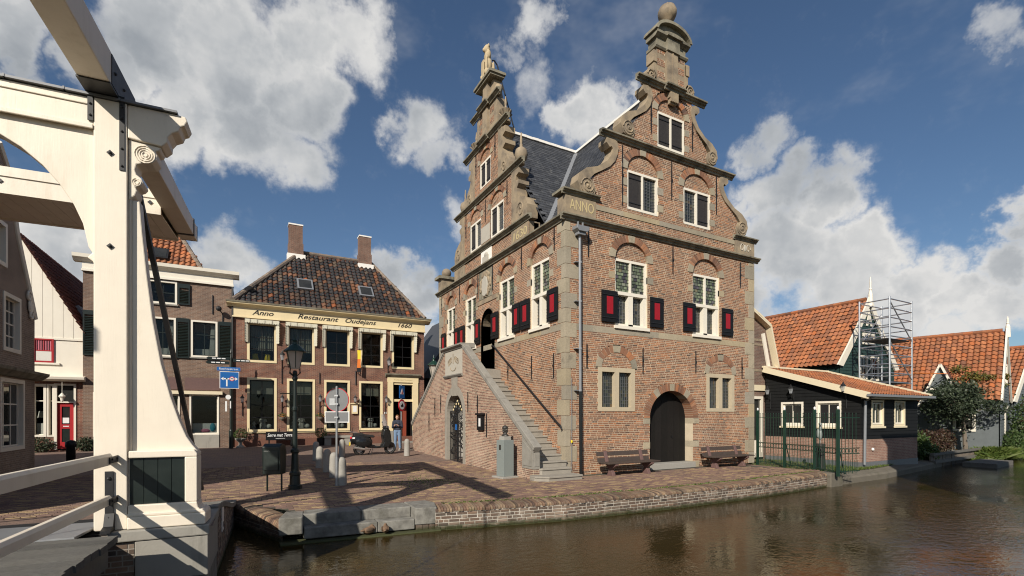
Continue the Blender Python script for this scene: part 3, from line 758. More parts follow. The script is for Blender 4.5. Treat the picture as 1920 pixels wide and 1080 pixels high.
def shutter(F, parent, u0, u1, z0, z1, d=.035, red=True, m='shutter_black', boards=0):
    mb = MB(); fbox(mb, F, u0, u1, z0, z1, d, d+.04)
    w = u1-u0; h = z1-z0
    if red:
        fbox(mb, F, u0+w*.30, u1-w*.30, z0+h*.26, z1-h*.19, d+.038, d+.046, 1)
        fbox(mb, F, u0, u1, z0+h*.12, z0+h*.19, d+.04, d+.055)
        fbox(mb, F, u0, u1, z1-h*.13, z1-h*.07, d+.04, d+.055)
    for k in range(boards): u = u0+w*(k+1)/(boards+1); fbox(mb, F, u-.006, u+.006, z0+.01, z1-.01, d+.038, d+.044)
    for zz in (z0+h*.14, z1-h*.14): fbox(mb, F, u0+.01, u1-.01, zz-.012, zz+.012, d+.04, d+.058, 2)
    return mb.build('shutter', [M[m], M['red_paint'], M['iron']], parent)
def frame_boxes(mb, F, L, d0, d1):
    for u0, u1, z0, z1 in L: fbox(mb, F, u0, u1, z0, z1, d0, d1)
def cross_window(F, uc, hw, seed, z0=4.78, zt=6.97, ztr=5.85, sl=(), sr=()):
    u0, u1 = uc-hw, uc+hw; mb = MB(); j = .075
    frame_boxes(mb, F, [(u0, u0+j, ztr+.05, zt), (u1-j, u1, ztr+.05, zt), (u0+j, u1-j, zt-.085, zt), (uc-.035, uc+.035, ztr+.05, zt-.085)], -.13, -.05)
    fbox(mb, F, u0, u1, ztr-.06, ztr+.05, -.2, -.025)
    w2 = hw*.2
    frame_boxes(mb, F, [(u0, u0+w2, z0, ztr-.06), (u1-w2, u1, z0, ztr-.06), (uc-hw*.14, uc+hw*.14, z0, ztr-.06), (u0+w2, u1-w2, z0, z0+.07)], -.24, -.04)
    win = mb.build('window', M['white_paint'], hall)
    mb = MB(); fext(mb, F, [(u0-.05, z0-.11), (u1+.05, z0-.11), (u1+.05, z0-.01), (u0-.05, z0-.01)], -.12, .07); mb.build('window_sill', M['white_paint'], win)
    leaded(F, win, u0+j, uc-.035, ztr+.05, zt-.085, -.11, 4, 9, M['stained_glass'], seed, topbars=2)
    leaded(F, win, uc+.035, u1-j, ztr+.05, zt-.085, -.11, 4, 9, M['stained_glass'], seed+1, topbars=2)
    leaded(F, win, u0+w2, uc-hw*.14, z0+.07, ztr-.06, -.21, 4, 9, M['dark_lead_glass'], seed+2, offs=False)
    leaded(F, win, uc+hw*.14, u1-w2, z0+.07, ztr-.06, -.21, 4, 9, M['dark_lead_glass'], seed+3, offs=False)
    for a, b in sl+sr if isinstance(sl, tuple) else (): shutter(F, win, a, b, z0+.06, ztr+.0)
    return win
def small_window(F, uc, hw, z0, zt, kinds, seed):
    u0, u1 = uc-hw, uc+hw; mb = MB(); j = .07
    frame_boxes(mb, F, [(u0, u0+j, z0, zt), (u1-j, u1, z0, zt), (u0+j, u1-j, zt-.08, zt), (u0+j, u1-j, z0, z0+.08), (uc-.035, uc+.035, z0+.08, zt-.08)], -.12, -.02)
    win = mb.build('window', M['white_paint'], hall)
    for i, (a, b) in enumerate(((u0+j, uc-.035), (uc+.035, u1-j))):
        if kinds[i] == 's': shutter(F, win, a+.003, b-.003, z0+.08, zt-.08, -.095, red=False, m='plank_dark', boards=3)
        else: leaded(F, win, a, b, z0+.08, zt-.08, -.1, 5, 11, M['stained_glass'] if i == 9 else M['dark_lead_glass'], seed+i, offs=False)
    return win
def anchor(F, u, z0, z1, x=0):
    mb = MB(); f = F[0]; fext(mb, F, [(u-.012, z0), (u+.012, z0), (u+.022, (z0+z1)/2), (u+.012, z1), (u-.012, z1), (u-.022, (z0+z1)/2)], .004, .03); fbox(mb, F, u-.03, u+.03, (z0+z1)/2-.03, (z0+z1)/2+.03, .03, .045)
    return mb.build('wall_anchor', M['iron'], hall)

# --- canal facade (faces -y)
RW = [(2.65, .70), (6.23, .70)]; RG = [(3.15, .69), (5.75, .69)]
holes = [h_arch(c, hw, 4.68, 6.97, hw+.26, .81) for c, hw in RW]
LWc = [(2.02, .77), (7.0, .77)]
holes += [h_rect(c-hw, c+hw, 1.99, 3.39) for c, hw in LWc]+[h_arch(c, .86, 3.39, 3.40, .86, .72) for c, hw in LWc]
DC, DHW = 4.5, 1.04
holes += [h_arch(DC, DHW, -.2, 1.75, DHW+.26, 1.22), h_rect(3.18, DC, .72, .95), h_rect(DC, 5.82, .72, .95), h_rect(3.18, DC, 1.56, 1.76), h_rect(DC, 5.82, 1.56, 1.76)]
holes += [h_rect(0, W_, 4.48, 4.69)]
mm, bk = brick_wall(FR, lambda z: (.02, W_-.02), 0, 7.80, holes, seed=11)
for c, hw in RW: reveal(mm, FR, c, hw, 4.6, 6.97, -.25)
reveal(mm, FR, DC, DHW, 0, 1.76, -.38)
cf = mm.build('canal_wall', M['mortar'], hall)
lay_bricks(FR, bk, M['hall_brick'], cf, 150)
# --- staircase facade (faces -x)
LWin = [(1.47, .585), (3.81, .585), (7.15, .56), (9.47, .54)]
SC = 5.53
holes = [h_arch(c, hw, 4.68, 6.97, hw+.24, .78) for c, hw in LWin]+[h_rect(0, D_, 4.48, 4.69), h_rect(4.8, 6.02, 3.5, 5.55), h_arch(5.41, .61, 5.45, 5.5, .61, .64), h_rect(5.02, 6.29, 6.62, 7.79), h_rect(4.52, 6.52, 6.40, 6.60)]
mm, bk = brick_wall(FL, lambda z: (.02, D_-.02), 0, 7.80, holes, seed=12)
for c, hw in LWin: reveal(mm, FL, c, hw, 4.6, 6.97, -.25)
sf = mm.build('stair_side_wall', M['mortar'], hall); lay_bricks(FL, bk, M['hall_brick'], sf, 70)
# plain rear and side walls, floor slab of the attic
mb = MB(); mb.box(W_-.4, W_, .012, D_, 0, 7.8); mb.box(.012, W_, D_-.4, D_-.003, 0, 7.8); mb.box(.5, W_-.41, .5, D_-.41, 7.6, 7.78); mb.build('rear_walls', M['rest_brick'], hall)
# quoins, one stone at a time
r = random.Random(21)
def quoins(kind):
    z = 0.; k = 0
    while z < 7.78:
        h = r.uniform(.42, .52); z1 = min(z+h, 7.79)
        a, b = (.50, .22) if k % 2 else (.20, .42)
        a *= r.uniform(.8, 1.1); b *= r.uniform(.85, 1.1)
        mb = MB(); e = .004; p = .014
        if kind == 'c': mb.box(-p, a, -p, b, z+e, z1-e)
        elif kind == 'r': mb.box(W_-(.55 if k % 2 else .33), W_+p, -p, .3, z+e, z1-e)
        else: mb.box(-p, .3, D_-(.6 if k % 2 else .35), D_+p, z+e, z1-e)
        mb.build('quoin_stone', M['quoin'], hall, bevel=.008)
        z = z1; k += 1
for k in 'crl': quoins(k)
# stone band at sill height
for F, L, u0 in ((FR, W_-.1, .1), (FL, D_-.1, .1)):
    u = u0
    while u < L-.2:
        n = min(L, u+r.uniform(.7, 1.5)); 
        if L-n < .3: n = L
        mb = MB(); fbox(mb, F, u+.003, n-.003, 4.483, 4.687, -.05, .010); mb.build('band_stone', M['quoin'], hall); u = n
# windows with their arches
SH_R = [((1.36, 2.0), (3.43, 4.03)), ((5.0, 5.6), (7.03, 7.63))]
def tympanum(F, parent, c, a, b, zs, base, seed):
    mm, bk = brick_wall(F, lambda z: (c-a*math.sqrt(max(0, 1-((z-zs)/b)**2)), c+a*math.sqrt(max(0, 1-((z-zs)/b)**2))) if zs-.01 < z < zs+b*.995 else None, zs, zs+b, [], ch=.055, base=base, seed=seed)
    t = mm.build('tympanum', M['mortar'], parent); m2 = MB()
    for B in bk: brick_geo(m2, F, B, base)
    m2.build('tympanum_bricks', M['hall_brick'], parent, stuff=True)
for i, (c, hw) in enumerate(RW):
    w_ = cross_window(FR, c, hw, 30+i*7, sl=(SH_R[i][0],), sr=(SH_R[i][1],))
    arch_ring(FR, hall, c, 6.97, hw, .58, hw+.25, .80); tympanum(FR, hall, c, hw, .58, 6.97, -.07, 40+i)
SH_L = [((.33, .92), (2.05, 2.66)), ((2.72, 3.26), (4.42, 5.02)), ((6.08, 6.6), (7.72, 8.3)), ((8.36, 8.92), (10.06, 10.62))]
for i, (c, hw) in enumerate(LWin):
    cross_window(FL, c, hw, 60+i*7, sl=(SH_L[i][0],), sr=(SH_L[i][1],))
    arch_ring(FL, hall, c, 6.97, hw, .56, hw+.23, .77); tympanum(FL, hall, c, hw, .56, 6.97, -.07, 50+i)
for i, (c, hw) in enumerate(LWc):
    u0, u1 = c-hw, c+hw; z0, z1 = 1.99, 3.39
    mb = MB(); frame_boxes(mb, FR, [(u0, u0+.16, z0, z1), (u1-.16, u1, z0, z1), (u0+.16, u1-.16, z1-.14, z1), (u0+.16, u1-.16, z0, z0+.13), (c-.09, c+.09, z0+.13, z1-.14)], -.2, .016)
    win = mb.build('window', M['cream_stone'], hall)
    leaded(FR, win, u0+.16, c-.09, z0+.13, z1-.14, -.13, 6, 10, M['dark_lead_glass'], 90+i, offs=False); leaded(FR, win, c+.09, u1-.16, z0+.13, z1-.14, -.13, 6, 10, M['dark_lead_glass'], 94+i, offs=False)
    arch_ring(FR, hall, c, 3.392, .63, .50, .86, .72, n=16, depth=-.05, spr=.5, keyw=.2); tympanum(FR, hall, c, .63, .5, 3.392, 0., 70+i)
# cellar door
arch_ring(FR, hall, DC, 1.76, DHW, .95, DHW+.26, 1.2, n=40, depth=-.37, spr=.0, keyw=.09)
for s in (-1, 1):
    a = DC+s*(DHW-.005); b = DC+s*(DHW+.30)
    for z0, z1 in ((.725, .945), (1.565, 1.755), (0.0, .22)):
        mb = MB(); fbox(mb, FR, min(a, b), max(a, b), z0, z1, -.365, .014); mb.build('jamb_stone', M['quoin'], hall, bevel=.006)
    t = math.pi/2-s*.66
    mb = MB(); P = arch_pts(DC, 1.76, DHW-.003, .947, 3, t-.1, t+.1)+arch_pts(DC, 1.76, DHW+.27, 1.21, 3, t-.1, t+.1)[::-1]; fext(mb, FR, P[::-1], -.372, .022); mb.build('arch_stone', M['quoin'], hall)
mb = MB(); n = 7; door = None
for k in range(n):
    a, b = DC-DHW+2*DHW*k/n+.004, DC-DHW+2*DHW*(k+1)/n-.004
    P = [(a, .2), (b, .2)]
    for q in range(5):
        u = b+(a-b)*q/4; P.append((u, 1.76+.95*math.sqrt(max(0, 1-((u-DC)/DHW)**2))))
    m1 = MB(); fext(m1, FR, P, -.40, -.355+rnd.uniform(-.004, .004))
    if door is None:
        m0 = MB(); fext(m0, FR, [(DC-DHW, .2), (DC+DHW, .2)]+arch_pts(DC, 1.76, DHW, .95, 16), -.45, -.402); fbox(m0, FR, DC+.35, DC+.39, 1.05, 1.13, -.36, -.33); door = m0.build('cellar_door', M['black_paint'], hall)
    m1.build('plank', M['door_plank'], door)
mb = MB(); fbox(mb, FR, DC-DHW-.02, DC+DHW+.06, 0, .2, -.45, .08); mb.build('threshold', M['granite'], hall, bevel=.012)
# stone entrance of the upper floor
mb = MB(); C5 = 5.41
P = [(4.80, 3.76), (5.02, 3.76), (5.02, 5.5)]+arch_pts(C5, 5.5, .39, .40, 10)[::1][::1]
for q in ([(4.8, 3.6), (4.99, 3.6), (4.99, 5.5), (4.8, 5.5)], [(5.83, 3.6), (6.02, 3.6), (6.02, 5.5), (5.83, 5.5)]): fext(mb, FL, q, -.4, .03)
for k in range(12):
    t0, t1 = math.pi*k/12, math.pi*(k+1)/12; fext(mb, FL, arch_pts(C5, 5.5, .61, .64, 1, t0, t1)+arch_pts(C5, 5.5, .42, .42, 1, t0, t1)[::-1], -.4, .03); mb.build('door_surround', M['sandstone'], hall)
mb = MB(); fbox(mb, FL, 4.98, 5.84, 3.6, 5.95, -.46, -.38); for_door = mb.build('front_door', M['dark_green'], hall)
mb = MB(); fbox(mb, FL, 5.38, 5.43, 3.76, 5.6, -.38, -.36); mb.build('door_rail', M['black_paint'], for_door)
# coat of arms, generic relief
mb = MB(); fbox(mb, FL, 5.03, 6.28, 6.63, 7.78, -.08, -.01); arms = mb.build('relief_panel', M['cornice_stone'], hall)
mb = MB(); rr = random.Random(5)
for k in range(60):
    a = rr.uniform(0, 6.28); q = rr.uniform(.30, .52); mb.ball(FL[0](5.65+q*math.cos(a)*1.0, 7.18+q*math.sin(a)*.95, .0), (.05, rr.uniform(.05, .1), rr.uniform(.05, .1)), 8, 6)
remesh(mb.build('relief_foliage', M['sandstone'], arms), .018)
mb = MB(); fext(mb, FL, [(5.45, 6.75), (5.65, 6.68), (5.85, 6.75), (5.92, 7.1), (5.86, 7.42), (5.65, 7.5), (5.44, 7.42), (5.38, 7.1)], 0, .06); mb.build('relief_shield', M['plaque_stone'], arms, bevel=.02)
mb = MB(); fbox(mb, FL, 4.53, 6.51, 6.41, 6.59, -.05, .03); mb.build('band_stone', M['sandstone'], hall)
# main cornice round the corner
cornice(FR, hall, -.19, W_+.19, CZ); cornice(FL, hall, 0., D_+.19, CZ)

# --- gables
SCR = [(6.94,10.7),(7.14,10.77),(7.37,10.73),(7.38,10.58),(7.24,10.45),(7.17,10.50),(7.11,10.43),(7.15,10.26),(7.34,9.99),(7.74,9.71),(8.16,9.57),(8.44,9.35),(8.51,9.09),(8.37,8.79),(8.16,8.72),(7.88,8.75),(7.80,8.94),(7.88,9.12),(8.05,9.25),(7.85,9.45),(7.5,9.66),(7.22,9.84),(7.02,10.06),(6.92,10.3),(6.88,10.51)]
SCR = [(u-4.47, z) for u, z in SCR]
def scroll(F, c, s, map_, vol, d0=-.36, d1=.05, rv=.26):
    P = [(c+s*map_(u, z)[0], map_(u, z)[1]) for u, z in SCR]
    if s > 0: P = P[::-1]
    mb = MB(); fext(mb, F, P, d0, d1); o = mb.build('scroll', M['sandstone'], hall)
    vc = map_(*vol); f = F[0]; cu, cz = c+s*vc[0], vc[1]
    mb = MB(); fext(mb, F, [(cu+rv*math.cos(a*math.pi/10), cz+rv*math.sin(a*math.pi/10)) for a in range(20)], d1-.05, d1+.03)
    sp = [f(cu+s*q*math.cos(t), cz+q*math.sin(t), d1+.035) for t, q in [(i*.42, rv*(1-i/34)) for i in range(30)]]
    mb.tube(sp, [.026*rv/.26]*30, 6); mb.ball(f(cu, cz, d1+.03), rv*.2, 10, 8); mb.build('volute', M['sandstone'], o)
GC = 4.47
hw1 = [(7.9, 3.30), (8.68, 3.30), (8.7, 3.55), (9.25, 3.5), (9.45, 3.3), (9.7, 2.95), (10.0, 2.7), (10.4, 2.52), (10.8, 2.5)]
hw2 = [(10.85, 1.98), (11.35, 1.92), (11.7, 1.6), (12.0, 1.26), (12.4, 1.02), (13.0, 1.0)]
def gable_out(z): h = lerp_tab(hw1, z) if z < 10.83 else lerp_tab(hw2, z); return (GC-h, GC+h)
holes = [h_arch(c, hw, 8.66, 9.95, hw+.25, .83) for c, hw in RG]+[h_arch(4.46, .655, 11.05, 12.28, .9, .80), h_rect(1, 8, 8.35, 8.52), h_rect(1, 8, 10.72, 10.92)]
mm, bk = brick_wall(FR, gable_out, 7.97, 13.0, holes, seed=14)
for c, hw in RG: reveal(mm, FR, c, hw, 8.66, 9.95, -.2)
gb = mm.build('canal_gable', M['mortar'], hall); lay_bricks(FR, bk, M['hall_brick'], gb, 40)
def core(F, c, tabs, z0, z1, name):
    zs = sorted({z0, z1}|{z for z, _ in tabs if z0 < z < z1}); P = [(c+lerp_tab(tabs, z)-.02, z) for z in zs]+[(c-lerp_tab(tabs, z)+.02, z) for z in zs[::-1]]
    mb = MB(); fext(mb, F, P, -.40, -.21); mb.build(name, M['rest_brick'], hall)
core(FR, GC, hw1, 7.95, 10.8, 'gable_back'); core(FR, GC, hw2, 10.82, 13.0, 'gable_back')
m1 = lambda u, z: (u, z)
m2 = lambda u, z: ((u-2.41)*.86+.92, 11.02+(z-8.72)*.94)
for s in (-1, 1):
    scroll(FR, GC, s, m1, (3.67, 8.99)); scroll(FR, GC, s, m2, (3.67, 8.99), rv=.23)
for i, (c, hw) in enumerate(RG):
    small_window(FR, c, hw, 8.66, 9.95, 'sg' if i == 0 else 'gs', 120+i*3)
    arch_ring(FR, hall, c, 9.95, hw, .58, hw+.24, .81); tympanum(FR, hall, c, hw, .58, 9.95, -.05, 80+i)
small_window(FR, 4.46, .655, 11.07, 12.28, 'ss', 130)
arch_ring(FR, hall, 4.46, 12.28, .655, .5, .88, .74); tympanum(FR, hall, 4.46, .655, .5, 12.28, -.05, 83)
for z0, z1, hws in ((8.72, 8.95, .2), (9.3, 9.55, .2)):
    for c, hw in RG:
        for s in (-1, 1):
            u = c+s*hw; mb = MB(); fbox(mb, FR, min(u, u+s*.24), max(u, u+s*.24), z0+.1, z1+.1, -.1, .012); mb.build('jamb_stone', M['quoin'], hall)
for s in (-1, 1):
    u = 4.46+s*.655
    for z0 in (11.2, 11.75): mb = MB(); fbox(mb, FR, min(u, u+s*.22), max(u, u+s*.22), z0, z0+.22, -.1, .012); mb.build('jamb_stone', M['quoin'], hall)
    for c, hw in RW:
        u = c+s*hw; mb = MB(); fbox(mb, FR, min(u, u+s*.26), max(u, u+s*.26), 6.28, 6.5, -.1, .012); mb.build('jamb_stone', M['quoin'], hall)
for c, hw in LWin:
    for s in (-1, 1): u = c+s*hw; mb = MB(); fbox(mb, FL, min(u, u+s*.24), max(u, u+s*.24), 6.28, 6.5, -.1, .012); mb.build('jamb_stone', M['quoin'], hall)
u = 1.18
for n in (2.3, 3.9, 5.1, 6.6, 7.78): mb = MB(); fbox(mb, FR, u+.003, n-.003, 8.353, 8.517, -.1, .016); mb.build('band_stone', M['quoin'], hall); u = n
cornice(FR, hall, 1.30, 7.62, 10.9); cornice(FR, hall, 2.82, 6.1, 13.16)
mb = MB(); fmold(mb, FR, [(d+.12, 13.162+z) for d, z in CORN], 4.0, 4.92); mb.build('cornice_break', M['cornice_stone'], hall)
mb = MB(); fbox(mb, FR, 4.26, 4.66, 12.80, 12.99, .0, .15); fbox(mb, FR, 4.3, 4.62, 12.62, 12.80, .0, .1)
for k in range(5): fbox(mb, FR, 4.29+k*.075, 4.335+k*.075, 12.66, 12.98, .1, .175)
mb.build('console', M['sandstone'], hall)
# pedestals on the corners of the main cornice, with the inscription
def pedestal(F, u0, u1, zb, zt, name='pedestal', ends=(1, 1), dep=-.42):
    mb = MB(); fbox(mb, F, u0, u1, zb, zt-.14, dep, .02); o = mb.build(name, M['sandstone'], hall)
    mb = MB(); fmold(mb, F, [(d*.85, zt+z*.85) for d, z in CORN], u0-.14*ends[0], u1+.1*ends[1]); fbox(mb, F, u0-.14*ends[0], u1+.1*ends[1], zt-.05, zt+.03, dep-.1, 0); mb.build('cap', M['cornice_stone'], o); return o
p1 = pedestal(FR, .0, 1.16, 8.0, 8.74); p2 = pedestal(FR, 7.82, W_, 8.0, 8.7, ends=(1, 1))
text('inscription', 'ANNO', .46, M['gold'], p1, (.62, -.022, 8.31), ROT_Y, .006, width=.92)
mb = MB()
for s in (-1, 1): mb.tube([FR[0](8.38+s*.18+.14*math.cos(t*.5)*(1-t/16), 8.28+.2*math.sin(t*.5)*(1-t/16), .025) for t in range(13)], .018, 6)
mb.ball(FR[0](8.38, 8.3, .02), (.09, .03, .13), 10, 8); mb.build('relief_ornament', M['plaque_stone'], p2)
# crowning pier of the canal gable
mb = MB(); fbox(mb, FR, 3.78, 5.16, 13.17, 14.42, -.40, -.02); pier = mb.build('gable_pier', M['sandstone'], hall)
mb = MB(); fbox(mb, FR, 4.20, 4.72, 13.17, 14.42, -.03, .07); fbox(mb, FR, 4.44, 4.50, 13.2, 14.4, .07, .09); mb.build('pilaster', M['sandstone'], pier)
for c in (4.0, 4.94):
    mm, bk = brick_wall(FR, lambda z, c=c: (c-.17, c+.17) if (z % .42) < .25 else None, 13.19, 14.4, [], base=-.016, seed=int(c*9)); mm.build('pier_mortar', M['mortar'], pier); m9 = MB()
    for B in bk: brick_geo(m9, FR, B, -.016)
    m9.build('pier_bricks', M['hall_brick'], pier, stuff=True)
mb = MB()
fmold(mb, FR, [(-.42, 14.42), (.02, 14.42), (.06, 14.47), (.06, 14.52), (-.42, 14.52)], 3.70, 5.24); fbox(mb, FR, 3.78, 5.16, 14.52, 14.78, -.4, .0)
fmold(mb, FR, [(-.42, 14.78), (.02, 14.78), (.14, 14.86), (.15, 14.93), (-.42, 14.93)], 3.68, 5.26)
fbox(mb, FR, 4.18, 4.76, 14.42, 14.94, -.3, .12); fbox(mb, FR, 4.12, 4.82, 14.86, 14.95, -.3, .2)
P = [(3.68, 14.93), (5.26, 14.93)]+arch_pts(4.47, 14.93, .78, .42, 14, .12, math.pi-.12); fext(mb, FR, P, -.40, .02)
P = arch_pts(4.47, 14.93, .86, .49, 14, .05, math.pi-.05)+arch_pts(4.47, 14.93, .76, .39, 14, .05, math.pi-.05)[::-1]; fext(mb, FR, P[::-1], -.46, .17)
mb.build('pediment', M['cornice_stone'], pier)
mb = MB(); mb.lathe([(.17, 15.42), (.15, 15.5), (.11, 15.58), (.13, 15.66), (.25, 15.74), (.315, 15.88), (.325, 16.0), (.27, 16.14), (.16, 16.23), (.02, 16.27), (.015, 16.36)], (4.46, .18, 0), 20); mb.build('ball_finial', M['sandstone'], pier, smooth=True)
for s in (-1, 1):                                        # volutes beside the pier
    mb = MB(); c = 4.47+s*.92; cz = 13.45
    fext(mb, FR, [(c+.22*math.cos(a*math.pi/9), cz-.05+.24*math.sin(a*math.pi/9)) for a in range(18)], -.35, .0)
    u = 4.47+s*.70; fbox(mb, FR, min(u, u+s*.12), max(u, u+s*.12), 13.17, 14.3, -.3, .0); fbox(mb, FR, min(u, u+s*.16), max(u, u+s*.16), 13.9, 14.28, -.32, .03)
    mb.tube([FR[0](c+s*q*math.cos(t), cz-.05+q*math.sin(t), .012) for t, q in [(i*.5, .19*(1-i/24)) for i in range(21)]], .022, 6); mb.build('pier_volute', M['sandstone'], pier)
# --- gable over the staircase
GL = 5.58
h1 = [(7.9, 3.42), (8.52, 3.42), (8.7, 2.25), (10.76, 2.25)]; h2 = [(10.8, 1.15), (12.95, 1.15)]
def gl_out(z): h = lerp_tab(h1, z) if z < 10.78 else lerp_tab(h2, z); return (GL-h, GL+h)
G1 = [(6.64-.0, .57), (4.62, .57)]
holes = [h_arch(c, hw, 8.86, 10.05, hw+.22, .66) for c, hw in G1]+[h_arch(GL+.1, .52, 11.2, 12.25, .7, .62), h_rect(1, 9.9, 8.5, 8.72), h_rect(1, 9.9, 10.66, 10.86), h_rect(5.05, 6.05, 7.98, 8.5)]
mm, bk = brick_wall(FL, gl_out, 7.97, 12.86, holes, seed=15); gb2 = mm.build('stair_gable', M['mortar'], hall); lay_bricks(FL, bk, M['hall_brick'], gb2, 40)
core(FL, GL, h1, 7.95, 10.78, 'gable_back'); core(FL, GL, h2, 10.79, 12.9, 'gable_back')
for i, (c, hw) in enumerate(G1):
    small_window(FL, c, hw, 8.86, 10.05, 'gs', 140+i*3)     # u runs away from the viewer on this side
    arch_ring(FL, hall, c, 10.05, hw, .5, hw+.21, .65); tympanum(FL, hall, c, hw, .5, 10.05, -.05, 86+i)
small_window(FL, GL+.1, .52, 11.2, 12.25, 'ss', 150); arch_ring(FL, hall, GL+.1, 12.25, .52, .42, .70, .60, n=16); tympanum(FL, hall, GL+.1, .52, .42, 12.25, -.05, 89)
cornice(FL, hall, GL-3.6, GL+3.6, 8.72, .9); cornice(FL, hall, GL-3.12, GL+3.12, 10.87, .95); cornice(FL, hall, GL-2.02, GL+2.02, 13.0, .95); cornice(FL, hall, GL-1.28, GL+1.28, 14.38, .9); 
mb = MB(); fmold(mb, FL, [(d*.9+.1, 13.002+z*.9) for d, z in CORN], GL-.42, GL+.42); fmold(mb, FL, [(d*.9+.1, 14.383+z*.9) for d, z in CORN], GL-.42, GL+.42); mb.build('cornice_break', M['cornice_stone'], hall)
for s, txt in ((-1, '1630'), (1, '')):
    u = GL+s*2.78; mb = MB(); fbox(mb, FL, u-.62, u+.62, 7.99, 8.56, -.45, .016); pd = mb.build('pedestal', M['sandstone'], hall)
    if txt: text('inscription', txt, .42, M['gold'], pd, (-.02, u, 8.27), ROT_X, .006, width=.95)
for s in (-1, 1):                                        # stone side pieces with volutes
    P = [(2.2, 8.72), (3.32, 8.72), (3.36, 9.15), (3.2, 9.45), (2.86, 9.62), (2.62, 9.72), (2.60, 10.0), (2.74, 10.12), (2.74, 10.25), (2.5, 10.3), (2.55, 10.45), (2.74, 10.5), (2.74, 10.7), (2.2, 10.72)]
    for PP, vol, nm in ((P, (2.86, 9.12, .24), 'side_scroll'), ([(1.1, 10.86), (1.98, 10.86), (2.0, 11.25), (1.85, 11.55), (1.6, 11.72), (1.5, 11.95), (1.72, 12.05), (1.72, 12.2), (1.5, 12.25), (1.5, 12.42), (1.7, 12.5), (1.7, 12.72), (1.1, 12.84)], (1.6, 11.2, .18), 'side_scroll')):
        Q = [(GL+s*a, b) for a, b in PP]; Q = Q if s > 0 else Q[::-1]
        mb = MB(); fext(mb, FL, Q, -.40, .03); o = mb.build(nm, M['sandstone'], hall)
        mb = MB(); a, b, q = vol; mb.tube([FL[0](GL+s*a+q_*math.cos(t), b+1.25*q_*math.sin(t), .035) for t, q_ in [(i*.5, q*(1-i/22)) for i in range(19)]], .025, 6); mb.build('volute', M['sandstone'], o)
    mb = MB(); c = FL[0](GL+s*2.55, 0, -.18); mb.lathe([(.12, 10.88), (.14, 10.92), (.1, 10.97), (.2, 11.08), (.245, 11.25), (.2, 11.42), (.1, 11.5), (.05, 11.54), (.06, 11.6), (.035, 11.66), (.05, 11.74), (.02, 12.05)], (c[0], c[1], 0), 16); mb.build('ball_finial', M['sandstone'], hall, smooth=True)
    mb = MB(); c = FL[0](GL+s*1.35, 0, -.18); mb.lathe([(.2, 13.02), (.2, 13.1), (.12, 13.16), (.14, 13.3), (.24, 13.48), (.2, 13.5), (.08, 13.5), (.06, 13.6), (.035, 13.68), (.05, 13.76), (.015, 14.05)], (c[0], c[1], 0), 14)
    for k in range(5): a = k*1.2566; mb.tube([(c[0]+.14*math.cos(a), c[1]+.14*math.sin(a), 13.3), (c[0]+.27*math.cos(a), c[1]+.27*math.sin(a), 13.42), (c[0]+.2*math.cos(a), c[1]+.2*math.sin(a), 13.5)], .03, 6)
    mb.build('crown_finial', M['sandstone'], hall)
    mb = MB(); c = FL[0](GL+s*.82, 0, -.15); mb.lathe([(.1, 14.4), (.06, 14.46), (.13, 14.52), (.165, 14.64), (.13, 14.76), (.03, 14.82)], (c[0], c[1], 0), 16); mb.build('ball_finial', M['sandstone'], hall, smooth=True)
mb = MB(); fbox(mb, FL, GL-.92, GL+.92, 13.0, 14.24, -.4, -.02); fbox(mb, FL, GL-.22, GL+.22, 13.0, 14.24, -.03, .07); fext(mb, FL, [(GL-.75, 14.38), (GL+.75, 14.38), (GL+.5, 15.22), (GL-.5, 15.22)], -.38, -.08); fbox(mb, FL, GL-.22, GL+.22, 14.38, 15.22, -.1, .05)
p3 = mb.build('gable_pier', M['sandstone'], hall)
for c in (GL-.5, GL+.5):
    mm, bk = brick_wall(FL, lambda z, c=c: (c-.17, c+.17) if (z % .42) < .25 else None, 13.02, 14.22, [], base=-.016, seed=3); mm.build('pier_mortar', M['mortar'], p3); m9 = MB()
    for B in bk: brick_geo(m9, FL, B, -.016)
    m9.build('pier_bricks', M['hall_brick'], p3, stuff=True)
mb = MB(); mb.box(-.16, .46, GL-.72, GL+.72, 15.22, 15.30); mb.box(-.22, .5, GL-.78, GL+.78, 15.30, 15.40); mb.build('pier_cap', M['cornice_stone'], p3)
lion = thing('lion_statue', 'sandstone seated heraldic lion with shield crowning the left gable', 'statue', (.1, GL, 15.4))
mb = MB()
for c, rr_ in (((.12, GL, 15.5), (.30, .34, .12)), ((.16, GL+.06, 15.75), (.2, .27, .28)), ((.10, GL+.02, 16.05), (.17, .24, .30)), ((.06, GL, 16.36), (.15, .21, .2)), ((.02, GL, 16.62), (.16, .17, .17)), ((-.10, GL, 16.58), (.09, .09, .08)), ((.04, GL+.16, 16.74), (.05, .05, .06)), ((.04, GL-.16, 16.74), (.05, .05, .06)),
               ((.05, GL, 16.76), (.12, .14, .05)), ((-.06, GL+.16, 15.95), (.07, .08, .34)), ((-.06, GL-.14, 15.95), (.07, .08, .34)), ((0, GL+.26, 15.6), (.2, .1, .14)), ((0, GL-.24, 15.62), (.22, .11, .16)), ((.3, GL-.12, 15.9), (.06, .06, .3)), ((.05, GL+.17, 16.4), (.1, .08, .16)), ((.05, GL-.17, 16.4), (.1, .08, .16))):
    mb.ball(c, rr_, 12, 10)
remesh(mb.build('lion_body', M['statue_stone'], lion), .022)
mb = MB(); fext(mb, FX(-.02, 0), [(GL+.02, 15.5), (GL+.26, 15.62), (GL+.30, 15.95), (GL+.26, 16.2), (GL+.02, 16.22)], .07, .13); mb.build('shield', M['statue_stone'], lion, bevel=.02)
lion.scale = (.9, .8, 1.03)
